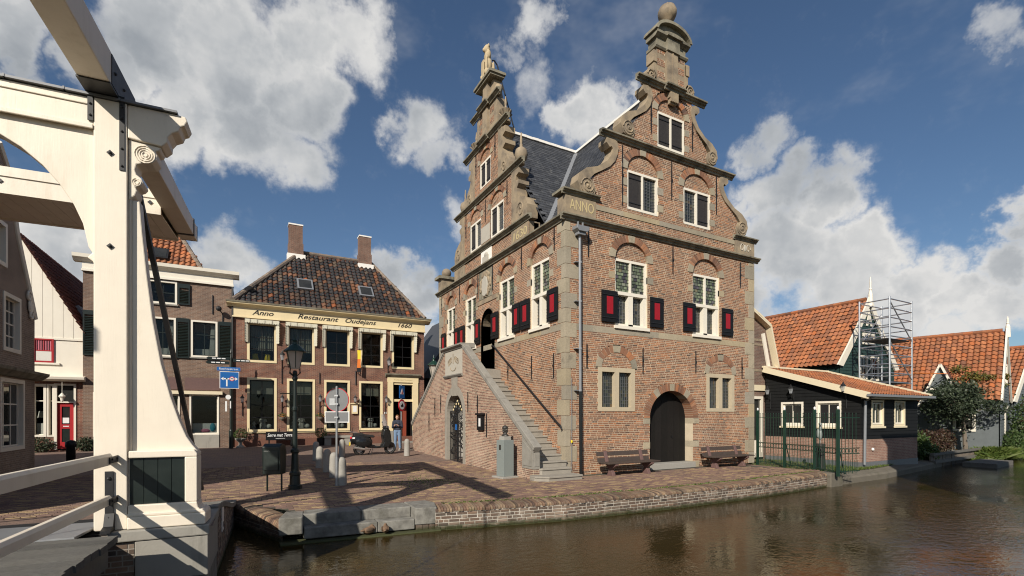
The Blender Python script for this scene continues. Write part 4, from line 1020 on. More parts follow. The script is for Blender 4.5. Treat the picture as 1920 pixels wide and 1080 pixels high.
# monogram stone in the middle of the stair gable foot
mb = MB(); fbox(mb, FL, 5.06, 6.04, 7.985, 8.55, -.05, .02); st = mb.build('white_stone', M['plaster_white'], hall); mb = MB(); fbox(mb, FL, 5.3, 5.85, 8.05, 8.3, .02, .05); mb.ball(FL[0](5.55, 8.35, .02), (.05, .18, .1), 10, 8); mb.build('relief_ornament', M['plaque_stone'], st)
mb = MB(); fbox(mb, FL, 5.23, 6.03, 8.9, 9.55, -.04, .014); mb.build('name_stone', M['plaque_stone'], hall)
# parapet block at the far corner
mb = MB(); mb.box(-.05, .9, D_-.45, D_+.02, 8.0, 8.62); o = mb.build('pedestal', M['sandstone'], hall); mb = MB(); mb.box(-.2, 1.0, D_-.55, D_+.17, 8.62, 8.76); mb.build('cap', M['cornice_stone'], o); mb = MB(); mb.ball((.3, D_-.2, 8.98), (.24, .24, .24), 14, 10); mb.build('ball_finial', M['sandstone'], o, smooth=True)
# wall anchors
for u, a, b in ((.87, 6.81, 7.77), (4.53, 6.78, 7.78), (8.11, 6.74, 7.72), (.81, 3.33, 4.08), (3.14, 3.26, 4.12), (5.67, 3.37, 4.17), (8.21, 3.27, 4.09), (2.25, 8.71, 10.66), (4.47, 9.35, 10.71), (6.76, 9.3, 10.7), (3.51, 11.41, 12.67), (5.50, 11.3, 12.64)): anchor(FR, u, a, b)
for u, a, b in ((.58, 7.04, 7.79), (2.67, 7.0, 7.79), (4.96, 6.77, 7.78), (6.36, 6.74, 7.81), (8.36, 6.95, 7.8), (10.66, 6.85, 7.83), (3.68, 3.15, 3.81), (1.97, 3.1, 3.88), (.62, 3.04, 3.81), (7.62, 9.64, 10.61), (5.63, 9.71, 10.6), (3.75, 9.7, 10.6), (6.55, 11.9, 12.8), (4.75, 11.9, 12.8)): anchor(FL, u, a, b)
# --- roofs of slate
rf = MB(); ex, rz = .08, 13.58; sl = (rz-7.92)/(GC-ex)
def za(x): return 7.92+(x-ex)*sl
rf.face([(ex, .2, za(ex)-.04), (GC, .2, rz-.04), (GC, D_-.2, rz-.04), (ex, D_-.2, za(ex)-.04)]); rf.face([(W_-ex, .2, za(ex)-.04), (GC, .2, rz-.04), (GC, D_-.2, rz-.04), (W_-ex, D_-.2, za(ex)-.04)]); rf.face([(ex, D_-.2, za(ex)-.04), (GC, D_-.2, rz-.04), (W_-ex, D_-.2, za(ex)-.04)])
yv = GL-(GC-ex)
for s in (-1, 1): rf.face([(.3, GL, rz-.04), (GC, GL, rz-.04), (ex, GL+s*(GC-ex), 7.88), (.3, GL+s*(GC-.2), 7.88)])
roof = rf.build('slate_roof', M['slate'], hall)
hyp = math.hypot(GC-ex, rz-7.92)
tiles(roof, M['slate_tile'], (ex, .0, 7.92), (0, 1, 0), (GC-ex, 0, rz-7.92), [(.2, 0), (.2, hyp), (GL, hyp), (yv+.05, 0)], .24, .17, 150, 'flat', 'slate', .012, .003)
tiles(roof, M['slate_tile'], (0, yv, 7.92), (-1, 0, 0), (0, GC-ex, rz-7.92), [(-GC, hyp), (-.30, hyp), (-.30, .30)], .24, .17, 150, 'flat', 'slate', .012, .003)
mb = MB(); mb.bar((ex, yv, 7.97), (GC, GL, rz+.05), .22, .05); mb.build('valley_gutter', M['zinc'], roof)
mb = MB()
for k in range(14): x = .35+k*.3; mb.bar((x, GL, rz+.03), (x+.29, GL, rz+.03+rnd.uniform(-.01, .01)), .2, .1)
for k in range(34): y = .25+k*.3; mb.bar((GC, y, rz+.03), (GC, y+.29, rz+.03), .2, .1)
mb.build('ridge_mortar', M['plaster_white'], roof, stuff=True)
mb = MB(); mb.tube([(.26, GL-.02, 16.3), (.36, GL-.02, 16.32), (.5, GL, 16.2), (1.35, GL, rz+.05)], .028, 8); mb.build('stay_rod', M['iron'], hall)
mb = MB(); mb.box(.02, .3, .9, 1.8, 7.98, 8.12); mb.build('gutter_box', M['zinc'], hall)
# downpipe at the corner
mb = MB(); f = FR[0]
mb.tube([f(.46, 7.4, .12), f(.48, 2.62, .12)], .044, 10, 0); mb.tube([f(.48, 2.62, .12), f(.50, .03, .12)], .05, 10, 1)
for z in (6.55, 5.35, 3.9, 2.62): mb.tube([f(.48, z-.03, .12), f(.48, z+.03, .12)], .056, 10, 0); fbox(mb, FR, .30, .48, z-.012, z+.012, .0, .13)
mb.build('downpipe', [M['zinc'], M['gloss_black']], hall)
mb = MB(); fext(mb, FR, [(.32, 7.45), (.62, 7.45), (.70, 7.52), (.70, 7.62), (.24, 7.62), (.24, 7.52)], .02, .3); fbox(mb, FR, .33, .6, 7.36, 7.45, .04, .24); fbox(mb, FR, .36, .40, 7.62, 7.78, .1, .16); fbox(mb, FR, .54, .58, 7.62, 7.78, .1, .16); mb.build('hopper', M['zinc'], hall, bevel=.01)
mb = MB(); mb.tube([f(.22, 3.0, .03), f(.22, .15, .03)], .012, 6); mb.ball(f(.22, 1.05, .035), (.03, .03, .05), 8, 6, 1); mb.build('earth_cable', [M['lead'], M['yellow']], hall)

# --- double staircase
SX = -1.3
FS = FX(SX, 0)
def s_out(z):
    a = max(.34, -.36+(z-.84)/.687)
    b = 11.29 if z < 1.43 else 11.29-(z-1.43)/(4.42-1.43)*4.42
    return (a, b)
GCu = 5.72
holes = [h_arch(GCu, 1.07, -.3, 1.85, 1.07, 1.18), h_rect(4.94, 6.76, 3.36, 4.5)]
mm, bk = brick_wall(FS, s_out, -.12, 4.42, holes, seed=16, ch=.055)
sw = mm.build('stair_front_wall', M['mortar'], hall); lay_bricks(FS, bk, M['stair_brick'], sw, 0)
mm2, bk2 = brick_wall(FS, lambda z: (-.29, .34), -.12, .30, [], seed=17, ch=.055); w2 = mm2.build('pilaster_base', M['mortar'], hall); m9 = MB()
for B in bk2: brick_geo(m9, FS, B)
m9.build('base_bricks', M['stair_brick'], w2, stuff=True)
FE = FY(SX, -.29)                                       # narrow end face of the pilaster
mm2, bk2 = brick_wall(FE, lambda z: (0, .22), -.12, .30, [], seed=18, ch=.055); w2 = mm2.build('pilaster_end', M['mortar'], hall); m9 = MB()
for B in bk2: brick_geo(m9, FE, B)
m9.build('base_bricks', M['stair_brick'], w2, stuff=True)
mb = MB(); fext(mb, FS, [(-.3, .30), (.34, .30), (.34, 1.31), (-.3, .87)], -.22, .02); fext(mb, FS, [(-.22, .38), (.27, .38), (.27, 1.12), (-.22, .82)], .02, .035); fbox(mb, FE, .03, .19, .38, .80, 0, .02); mb.build('end_pillar', M['blue_stone'], hall, bevel=.012)
# inner side of the parapet and its coping slabs
mb = MB(); P = [(-.28, -.1), (.34, 1.2)]
fext(mb, FS, [(.3, .2), (4.9, 3.36), (6.9, 3.36), (11.2, .4), (11.2, 1.3), (6.9, 4.3), (4.97, 4.3), (.3, 1.2)], -.165, -.02); mb.build('parapet_inner', M['step_stone'], hall)
mb = MB(); fext(mb, FS, [(4.65, -.1), (4.68, -.1), (4.68, 3), (4.65, 3)], -1.29, -.01); fext(mb, FS, [(6.76, -.1), (6.79, -.1), (6.79, 3), (6.76, 3)], -1.29, -.01); fbox(mb, FS, 4.6, 6.8, 2.98, 3.02, -1.29, -.36); mb.build('gate_passage', M['plaster_white'], hall)
def slab(u0, z0, u1, z1, nm='coping_stone'):
    mb = MB(); du, dz = u1-u0, z1-z0; L = math.hypot(du, dz); nx, nz = -dz/L, du/L
    if nz < 0: nx, nz = -nx, -nz
    fext(mb, FS, [(u0, z0), (u1, z1), (u1+nx*.13, z1+nz*.13), (u0+nx*.13, z0+nz*.13)], -.20, .06); fext(mb, FS, [(u0, z0-.0), (u1, z1-.0), (u1-nx*.05, z1-nz*.05), (u0-nx*.05, z0-nz*.05)], -.18, .03)
    return mb.build(nm, M['blue_stone'], hall, bevel=.012)
A, B = (-.36, .84), (4.97, 4.50); n = 5
for k in range(n): slab(A[0]+(B[0]-A[0])*(k+.004)/n, A[1]+(B[1]-A[1])*(k+.004)/n, A[0]+(B[0]-A[0])*(k+.996)/n, A[1]+(B[1]-A[1])*(k+.996)/n)
A, B = (6.86, 4.45), (11.36, 1.38)
for k in range(n): slab(A[0]+(B[0]-A[0])*(k+.004)/n, A[1]+(B[1]-A[1])*(k+.004)/n, A[0]+(B[0]-A[0])*(k+.996)/n, A[1]+(B[1]-A[1])*(k+.996)/n)
mb = MB(); fmold(mb, FS, [(-.45, 4.44), (.05, 4.44), (.09, 4.5), (.16, 4.54), (.16, 4.60), (-.45, 4.62)], 4.80, 7.02); mb.build('top_ledge', M['blue_stone'], hall)
mb = MB(); fbox(mb, FS, 4.95, 6.75, 3.47, 4.44, -.1, .015); pl = mb.build('date_plaque', M['plaque_stone'], hall); mb = MB(); fmold(mb, FS, [(0, 3.36), (.04, 3.36), (.1, 3.43), (.1, 3.47), (0, 3.47)], 4.9, 6.8); mb.build('plaque_ledge', M['blue_stone'], pl)
mb = MB(); rr = random.Random(3)
for s in (-1, 1):
    for k in range(3): c0, cz = 5.85+s*(.22+.13*k), 4.05; mb.tube([FS[0](c0+.09*math.cos(t*.6)*(1-t/26), cz+.14*math.sin(t*.6)*(1-t/26)-.05*k, .02) for t in range(16)], .014, 5)
mb.tube([FS[0](5.85+.3*math.cos(t), 3.78+.16*math.sin(t), .02) for t in [math.pi+i*.24 for i in range(14)]], .015, 5); mb.tube([FS[0](5.85, 3.9, .02), FS[0](5.85, 4.3, .02)], .02, 5); mb.build('carving', M['sandstone'], pl)
mb = MB()                                               # stone surround of the gate
P = [(GCu-1.07, -.12), (GCu-.84, -.12)]+arch_pts(GCu, 1.85, .84, .86, 20)[::-1]+[(GCu+.84, -.12), (GCu+1.07, -.12)]+arch_pts(GCu, 1.85, 1.07, 1.18, 20)
fext(mb, FS, P, -.3, .02); P = [(GCu-.25, 2.62), (GCu+.25, 2.62), (GCu+.32, 3.36), (GCu-.32, 3.36)]; fext(mb, FS, P, -.02, .03); mb.build('gate_surround', M['step_stone'], hall)
gate = MB()
for k in range(19):
    u = GCu-.80+k*1.6/18; zt_ = 2.0 if abs(u-GCu) > .5 else 2.15
    if u-GCu == 0: continue
    gate.tube([FS[0](u, -.05, -.12), FS[0](u, zt_, -.12)], .011, 5); gate.ball(FS[0](u, zt_, -.12), (.014, .014, .05), 5, 4)
for z in (.03, .42, 1.0, 1.16, 1.95): fbox(gate, FS, GCu-.82, GCu+.82, z-.016, z+.016, -.14, -.10)
fbox(gate, FS, GCu-.03, GCu+.03, -.05, 2.25, -.15, -.09)
gt = gate.build('iron_gate', M['iron'], hall)
gate = MB()
def curl(mb, cu, cz, r0, s, turns=2.2, rad=.014, t0=0): mb.tube([FS[0](cu+s*r0*(1-t/1.15)*math.cos(t0+t*turns*6.28), cz+r0*(1-t/1.15)*math.sin(t0+t*turns*6.28), -.12) for t in [i/22 for i in range(22)]], rad, 5)
for s in (-1, 1):
    curl(gate, GCu+s*.25, 2.15, .17, s); curl(gate, GCu+s*.58, 1.85, .2, s); curl(gate, GCu+s*.15, 2.38, .1, s); curl(gate, GCu+s*.5, 1.5, .16, -s); curl(gate, GCu+s*.3, 1.78, .14, s, t0=2)
    gate.bar(FS[0](GCu+s*.05, .95, -.12), FS[0](GCu+s*.78, .35, -.12), .02, .05); gate.tube([FS[0](GCu+s*.75, 1.6, -.12), FS[0](GCu+s*.45, 1.3, -.12), FS[0](GCu+s*.1, 1.25, -.12)], .02, 5)
gate.build('scrollwork', M['iron'], gt)
gate = MB()
for c in ((0, 2.42), (-.12, 2.3), (.12, 2.3), (-.42, 2.08), (.42, 2.08), (-.3, 2.2), (.3, 2.2)): gate.ball(FS[0](GCu+c[0], c[1], -.11), (.03, .045, .05), 8, 6)
gate.build('gilt_flowers', M['gold'], gt); mb = MB(); fbox(mb, FS, GCu+.0, GCu+.16, 1.28, 1.5, -.1, -.07); mb.build('gate_shield', M['blue_sign'], gt)
for u, a, b in ((8.79, 1.15, 1.97), (8.01, 1.8, 2.62), (7.28, 1.96, 2.73), (4.40, 1.97, 2.72), (3.54, 1.83, 2.57), (2.79, 1.1, 1.92)): anchor(FS, u, a, b)
mb = MB(); fbox(mb, FS, 2.97, 3.44, 1.34, 1.86, .01, .09); fbox(mb, FS, 2.92, 3.49, 1.86, 1.93, 0, .13); nb = mb.build('notice_case', M['black_paint'], hall); mb = MB(); fbox(mb, FS, 3.13, 3.28, 1.47, 1.75, .09, .095); mb.build('notice_sheet', M['sign_white'], nb)
# steps
NS, RH, TR, Y0 = 22, .176, .27, -.65
for side in (0, 1):
    for k in range(NS-1):
        z1 = .14+k*RH; y0 = Y0+k*TR-(.2 if k == 0 else 0); y1 = Y0+(k+1)*TR+.03; mb = MB()
        if k == NS-2: y1 = 5.55
        x0, x1 = (SX+.17, -.004)
        if k == 0: poly = [(-1.12, y0), (.05, y0+.02), (.05, y0+TR+.3), (-1.42, y0+TR+.3), (-1.42, y0+.28)]
        elif k == 1: poly = [(-1.05, y0), (-.02, y0), (-.02, y0+TR+.1), (-1.2, y0+TR+.1), (-1.2, y0+.2)]
        elif k == 2: poly = [(x0, y0), (-.004, y0), (-.004, y1), (x0, y1)]
        else: poly = [(x0, y0), (x1, y0), (x1, y1), (x0, y1)]
        if side: poly = [(x, 11.08-y) for x, y in poly][::-1]
        cy = sum(p[1] for p in poly)/len(poly); s_ = 1 if side else -1
        low = [(x, y-s_*.03 if (y-cy)*s_ > 0 else y) for x, y in poly]
        mb.ext(poly, lambda p, t: (p[0], p[1], t), z1-.05, z1); mb.ext(low, lambda p, t: (p[0], p[1], t), max(-.05, z1-RH-.02) if k else -.05, z1-.05)
        mb.build('step', M['step_stone'], hall, bevel=.008)
mb = MB(); mb.box(SX+.17, -.004, 4.3, 6.7, 3.3, 3.6); mb.build('landing', M['step_stone'], hall)
mb = MB(); pts = [(-.08, .08, 1.42), (-.08, .13, 1.53), (-.08, .3, 1.62), (-.08, 4.70, 4.52), (-.08, 4.88, 4.60), (-.05, 4.95, 4.55)]; mb.tube(pts, .028, 8)
for t in (.05, .35, .68, .97): p = Vector(pts[2]).lerp(Vector(pts[3]), t); mb.tube([(0, p.y, p.z-.08), (-.08, p.y, p.z-.07), (-.08, p.y, p.z)], .012, 6)
mb.build('handrail', M['iron'], hall)
# ---------------------------------------------------------------- drawbridge
bro = (-9.89, -5.0, .53)
br = thing('drawbridge', 'cream painted wooden drawbridge with portal, balance arms and railings', 'drawbridge', bro, R_(-4.6), local=True)
FB = FY(0, 0)
BP = 'bridge_paint'
def bext(name, poly, y0, y1, m=BP, parent=br, bev=.012, mi=0):
    mb = MB(); mb.ext(poly, lambda p, t: (p[0], t, p[1]), y1, y0); return mb.build(name, M[m], parent, bevel=bev)
def bbox(name, x0, x1, y0, y1, z0, z1, m=BP, parent=br, bev=.01):
    mb = MB(); mb.box(x0, x1, y0, y1, z0, z1); return mb.build(name, M[m], parent, bevel=bev)
AX = -1.76                                   # middle of the roadway
def mir(P): return [(2*AX-x, z) for x, z in P][::-1]
bbox('post', -.14, .17, -.16, .16, 0, 4.935); bbox('post', 2*AX-.17, 2*AX+.14, -.16, .16, 0, 4.935)
bbox('portal_beam', 2*AX+.14, -.14, -.15, .15, 4.60, 4.93)
mb = MB(); mb.box(2*AX-.66, .66, -.19, .19, 4.94, 4.965)
for k in range(9): mb.box(-3.9+k*.5, -3.885+k*.5, -.195, .195, 4.94, 4.972)
mb.build('lead_cap', M['lead'], br)
mb = MB(); mb.box(2*AX+.14, -.14, -.175, -.15, 4.57, 4.62); mb.box(2*AX+.14, -.14, -.165, -.15, 4.84, 4.87); mb.build('beam_moulding', M[BP], br, bevel=.008)
curve = [(-.14, 3.02), (-.16, 3.08), (-.21, 3.12), (-.165, 3.18), (-.20, 3.24), (-.25, 3.5), (-.33, 3.70), (-.45, 3.90), (-.60, 4.09), (-.78, 4.25), (-1.0, 4.38), (-1.3, 4.47), (-1.76, 4.51)]
bext('arch_brace', curve+[(-1.76, 4.598), (-.14, 4.598)], -.11, .11); bext('arch_brace', mir(curve+[(-1.76, 4.598), (-.14, 4.598)]), -.11, .11)
cons = [(.172, 4.935), (.172, 4.55), (.50, 4.52), (.555, 4.58), (.56, 4.64), (.60, 4.70), (.67, 4.74), (.69, 4.80), (.73, 4.82), (.76, 4.88), (.74, 4.93), (.66, 4.937)]
brk = [(.172, 3.84), (.215, 3.88), (.235, 3.90), (.255, 3.96), (.24, 4.0), (.285, 4.02), (.315, 4.06), (.30, 4.11), (.25, 4.15), (.235, 4.2), (.25, 4.27), (.32, 4.3), (.40, 4.31), (.445, 4.36), (.455, 4.42), (.43, 4.46), (.47, 4.475), (.49, 4.518), (.172, 4.548)]
for f_ in (lambda P: P, mir):
    bext('beam_end', f_(cons), -.15, .15); b_ = bext('scroll_bracket', f_(brk), -.12, .12)
    c = f_([(.33, 4.40)])[0]; mb = MB()
    for q in (.10, .075, .05, .025): mb.tube([(c[0]+q*math.cos(t*.3927), -.125, c[1]+q*math.sin(t*.3927)) for t in range(17)], .006, 5)
    mb.build('carved_rings', M[BP], b_); mb = MB(); c = f_([(.25, 4.06)])[0]
    for q in (.042, .022): mb.tube([(c[0]+q*math.cos(t*.3927), -.125, c[1]+q*math.sin(t*.3927)) for t in range(17)], .005, 5)
    mb.build('carved_rings', M[BP], b_)
    but = [(.19, .88), (.86, .88), (.80, .96), (.74, 1.06), (.66, 1.27), (.575, 1.55), (.48, 1.95), (.40, 2.45), (.34, 3.0), (.295, 3.5), (.27, 3.86), (.19, 3.86)]
    bext('buttress', f_(but), -.075, .075)
    bext('groove_strip', f_([(.168, .0), (.195, .0), (.195, 3.9), (.168, 3.9)]), -.10, .10)
    outer = f_([(.175, 0), (.95, 0), (.95, .15), (.87, .20), (.86, .24), (.86, .86), (.83, .90), (.175, .90)])
    bext('plinth', f_([(.175, .82), (.86, .82), (.86, .86), (.83, .905), (.175, .905)]), -.145, .145)
    bext('plinth', f_([(.73, .272), (.86, .272), (.86, .82), (.73, .82)]), -.145, .145)
    bext('plinth', f_([(.175, 0), (.95, 0), (.95, .15), (.90, .165), (.87, .21), (.86, .272), (.175, .272)]), -.155, .155)
    mb = MB(); mb.ext(f_([(.175, 0), (.955, 0), (.955, .14), (.175, .14)]), lambda p, t: (p[0], t, p[1]), .2, -.2); mb.ext(f_([(.175, .14), (.955, .14), (.92, .18), (.175, .18)]), lambda p, t: (p[0], t, p[1]), .185, -.185); mb.build('plinth_foot', M[BP], br, bevel=.012)
    for k in range(4):
        a = f_([(.18+k*.1375+.002, .272), (.18+(k+1)*.1375-.002, .272), (.18+(k+1)*.1375-.002, .82), (.18+k*.1375+.002, .82)]); bext('hatch_plank', a, -.105, -.08, 'dark_green', bev=.003)
bext('hatch_back', [(.178, .26), (.73, .26), (.73, .83), (.178, .83)], -.07, .1, 'dark_void', bev=0)
# iron straps and bolts
mb = MB()
for x in (-.19, .10): 
    mb.box(x, x+.05, -.172, -.158, 4.66 if x < 0 else 4.15, 5.0); 
    for z in ((4.72, 4.85) if x < 0 else (4.2, 4.4, 4.6, 4.75, 4.88)): mb.ball((x+.025, -.175, z), .014, 8, 6)
mb.build('iron_strap', M['iron'], br)
for z in (4.33, 3.26): mb = MB(); mb.ext([(.015, z-.035), (.05, z), (.015, z+.035), (-.02, z)], lambda p, t: (p[0], t, p[1]), -.155, -.172); mb.ball((.015, -.172, z), .018, 8, 6); mb.build('bolt', M['iron'], br)
# balance arms and counterweight
for dx in (0, 2*AX):
    mb = MB(); P = [(-3.7, 5.02), (-.25, 4.985), (.25, 4.985), (4.75, 4.93), (4.75, 5.23), (0, 5.36), (-3.7, 5.28)]
    mb.ext(P, lambda p, t: (t+dx, p[0], p[1]), -.2, .09); a = mb.build('balance_arm', M[BP], br, bevel=.012)
    mb = MB(); mb.box(-.205+dx, .095+dx, -.45, .55, 4.972, 4.99); mb.box(.09+dx, .098+dx, -.4, .45, 5.0, 5.33)
    for y in (-.3, .0, .3): mb.ball((.1+dx, y, 5.17), .018, 8, 6)
    mb.build('arm_shoe', M['iron'], a); mb = MB(); mb.box(-.21+dx, .10+dx, 4.35, 4.42, 4.925, 5.26); mb.box(-.205+dx, .095+dx, 4.752, 4.77, 4.93, 5.24); mb.build('end_strap', M['iron'], a)
    mb = MB(); mb.box(-.205+dx, .098+dx, -3.7, 4.75, 5.365, 5.378); 
mb = MB(); mb.box(2*AX+.09, -.2, 3.15, 3.22, 4.83, 5.22); mb.box(2*AX+.09, -.2, 4.5, 4.58, 4.83, 5.2); mb.box(2*AX+.09, -.2, 3.22, 4.5, 5.14, 5.18); mb.box(2*AX+.09, -.2, 3.13, 3.16, 5.10, 5.25)
cw = mb.build('counterweight', M[BP], br)
n = 17
for k in range(n):
    a = 2*AX+.09+k*(-.2-2*AX-.09)/n; mb = MB(); mb.box(a+.003, a+(-.2-2*AX-.09)/n-.003, 3.222, 4.498, 4.842, 4.87); mb.build('plank', M[BP], cw)
mb = MB()
for x in (-.35, -1.2, -2.3): mb.ext([(x, 4.98), (x+.04, 5.02), (x, 5.06), (x-.04, 5.02)], lambda p, t: (p[0], t, p[1]), 3.15, 3.135)
mb.build('weight_bolts', M['iron'], cw)
for dx, s in ((.22, 1), (2*AX-.22, -1)):
    mb = MB(); mb.bar((dx-.06*s, .25, 4.2), (dx+.15*s, 3.45, -.05), .06, .055); mb.build('iron_brace', M['iron'], br)
# pull rods down to the deck end, out of frame above
for dx in (0, 2*AX): mb = MB(); mb.tube([(dx-.05, -3.6, 5.0), (dx-.05, -3.75, .1)], .022, 8); mb.build('pull_rod', M['iron'], br)
# railings
for x in (.03, 2*AX-.03):
    for z, h, y0 in ((.83, .13, -.17), (.37, .10, -.17)):
        mb = MB(); w_ = .042; P = [(-w_, -h/2), (w_, -h/2), (w_, h/2-.03), (w_*.5, h/2), (-w_*.5, h/2), (-w_, h/2-.03)]
        mb.ext(P, lambda p, t: (x+p[0], t, z+p[1]), y0-.12, -8.6); mb.build('rail', M[BP], br, bevel=.006)
    for z in (.83, .37):
        mb = MB(); mb.bar((x+.052, -.42, z-.01), (x+.052, -.1, z+.0), .012, .07); mb.bar((x-.052, -.42, z-.01), (x-.052, -.1, z), .012, .07)
        for y in (-.36, -.2): mb.tube([(x-.07, y, z), (x+.07, y, z)], .014, 6)
        mb.build('rail_strap', M['iron'], br)
    mb = MB(); mb.box(x-.06, x+.015, -.185, -.165, .05, .68)
    for z in (.6, .38, .15): mb.ball((x-.02, -.19, z), .02, 8, 6)
    mb.ext([(-.165, .04), (-.165, .2), (-.19, .2), (-.24, .06), (-.34, .03), (-.34, .0), (-.165, .0)], lambda p, t: (t, p[0], p[1]), x-.06, x+.03); mb.build('stanchion', M['iron'], br)
    for y in (-5.4, -8.2): mb = MB(); mb.box(x-.05, x+.05, y-.05, y+.05, 0, .9); mb.build('rail_post', M[BP], br)
# deck
k = 0; y = -.62
while y > -8.8:
    mb = MB(); z = .03+rnd.uniform(-.004, .004); mb.box(2*AX-.2, .22+rnd.uniform(-.015, .015), y-.19, y-.004, z-.07, z); mb.build('deck_board', M['deck_grit'], br); y -= .194
mb = MB(); mb.box(2*AX-.1, .1, -8.8, -.6, -.1, -.045); mb.build('deck_underlay', M['raft_wood'], br)
for x in (.0, -1.2, -2.4, -3.5): mb = MB(); mb.box(x-.09, x+.09, -8.8, -.5, -.34, -.1); mb.build('deck_beam', M['raft_wood'], br)
mb = MB(); mb.ext([(-.62, .045), (-.62, .02), (.3, .0), (.3, .03)], lambda p, t: (t, p[0], p[1]), 2*AX-.1, -.16); mb.build('threshold_plate', M['galv'], br)
# abutment with its stones
ab = thing('bridge_abutment', 'stone and brick abutment under the cream bridge post', 'abutment', bro, R_(-2.5), local=True)
mb = MB(); mb.box(.0, .99, -.26, .95, -.13, -.005); mb.build('cap_stone', M['concrete'], ab, bevel=.015)
mb = MB(); mb.box(.25, .975, -.24, .9, -.62, -.135); mb.build('ashlar', M['concrete'], ab, bevel=.012)
mb = MB(); mb.box(.25, .965, -.23, .9, -1.3, -.625); mb.build('ashlar', M['quay_stone'], ab, bevel=.012)
mb = MB(); mb.box(-4.6, .24, -.2, .9, -1.3, -.03); mb.build('abutment_core', M['dark_void'], ab)
FA = FY(-4.6, -.2); mm, bk = brick_wall(FA, lambda z: (0, 4.84), -1.2, -.05, [], ch=.065, seed=31, base=.003); w_ = mm.build('front_wall', M['mortar_dark'], ab); lay_bricks(FA, bk, M['quay_brick'], w_, 0, base=.003)
FA = FXp(.95, .9); zt = lambda u: -.02-.50*sst(u/3.9)
mm, bk = brick_wall(FA, lambda z: (0, 3.85) if z < -.53 else (0, 3.85*max(.02, (-.02-z)/.52)), -1.2, -.06, [], ch=.065, seed=32); w_ = mm.build('side_wall', M['mortar_dark'], ab); lay_bricks(FA, bk, M['quay_brick'], w_, 0)
mb = MB()
for k in range(9):
    u0, u1 = k*3.85/9+.004, (k+1)*3.85/9-.004; mb = MB(); mb.bar((.83, .9+u0, zt(u0)+.0), (.83, .9+u1, zt(u1)+.0), .3, .09); mb.build('coping_stone', M['quay_stone'], ab, bevel=.01)
mb = MB(); mb.box(.952, .965, 1.7, 1.98, -.52, -.12); mb.build('depth_sign', M['sign_white'], ab); mb = MB(); mb.box(.965, .969, 1.8, 1.88, -.46, -.38); mb.build('sign_mark', M['black_paint'], ab)
fd = thing('fender_post', 'mossy topped timber fender post in the water before the abutment', 'post', (-9.7, -5.7, -.45), R_(-2.5), local=True)
mb = MB(); mb.ext([(-.16, -.9), (.16, -.9), (.16, .36), (-.16, .43)], lambda p, t: (t, p[0], p[1]), -.14, .14); mb.build('post_body', M['concrete'], fd, bevel=.02)
mb = MB(); mb.ext([(-.15, .432), (.15, .366), (.15, .378), (-.15, .445)], lambda p, t: (t, p[0], p[1]), -.125, .125); mb.build('moss_cap', M['lichen_top'], fd)
mb = MB(); mb.box(-.06, .06, -.175, -.158, .1, .2); mb.ball((0, -.18, .15), .03, 8, 6); mb.build('bolt_plate', M['iron'], fd)
# ---------------------------------------------------------------- houses across the street
def wallmat(name, axis, c1, c2, mc, bw=.21, rh=.062, patch=None):
    m, N, bs = newmat(name); p = pos(N); s = N.n('ShaderNodeSeparateXYZ', {0: p}).outputs
    v = N.n('ShaderNodeCombineXYZ', {0: s[0] if axis == 'x' else s[1], 1: s[2], 2: 0.}).outputs[0]
    bt = N.n('ShaderNodeTexBrick', {'Vector': v, 'Color1': (*c1, 1), 'Color2': (*c2, 1), 'Mortar': (*mc, 1), 'Scale': 1., 'Mortar Size': .0055, 'Mortar Smooth': .2, 'Bias': 0., 'Brick Width': bw, 'Row Height': rh})
    n1 = N.noise(p, 1.1, 6, .6); n2 = N.noise(p, 14, 4, .6)
    c = N.mix(N.ss(n1, .35, .7, 0., .55), bt.outputs[0], (*[x*.55 for x in c2], 1)); c = N.mix(N.ss(n2, .45, .8, 0., .5), c, (*[min(1, x*1.5) for x in c1], 1))
    if patch: c = N.mix(N.ss(N.noise(p, patch[1], 6, .6), .5, .7, 0., patch[2]), c, (*patch[0], 1))
    N.set(bs, 'Base Color', c); bs.inputs['Roughness'].default_value = .88; bump(N, bs, bt.outputs['Fac'], -.35, .01); MATS[name] = m
wallmat('wall_rest', 'x', (.215, .088, .054), (.125, .056, .042), (.30, .25, .19)); wallmat('wall_rest_side', 'y', (.215, .088, .054), (.125, .056, .042), (.30, .25, .19))
wallmat('wall_house', 'x', (.205, .125, .085), (.13, .082, .062), (.30, .26, .21)); wallmat('wall_corner', 'y', (.29, .21, .155), (.2, .145, .112), (.4, .36, .3))
wallmat('wall_gambrel', 'x', (.17, .10, .075), (.12, .075, .06), (.28, .25, .2)); wallmat('wall_shed_x', 'x', (.30, .17, .125), (.24, .13, .098), (.42, .36, .29)); wallmat('wall_shed_y', 'y', (.30, .17, .125), (.24, .13, .098), (.42, .36, .29))
wallmat('chimney_brick', 'x', (.19, .10, .07), (.13, .07, .052), (.28, .24, .19))
def wall_strips(F, outl, z0, z1, holes, m, parent, name='wall', ch=.05):
    mb = MB(); f = F[0]; z = z0
    while z < z1-1e-6:
        zt_ = min(z+ch, z1)
        for a, b in segs_at((z+zt_)/2, outl, holes):
            q = [f(a, z, 0), f(b, z, 0), f(b, zt_, 0), f(a, zt_, 0)]; mb.face(q[::-1] if F[1] else q)
        z = zt_
    return mb.build(name, M[m], parent)
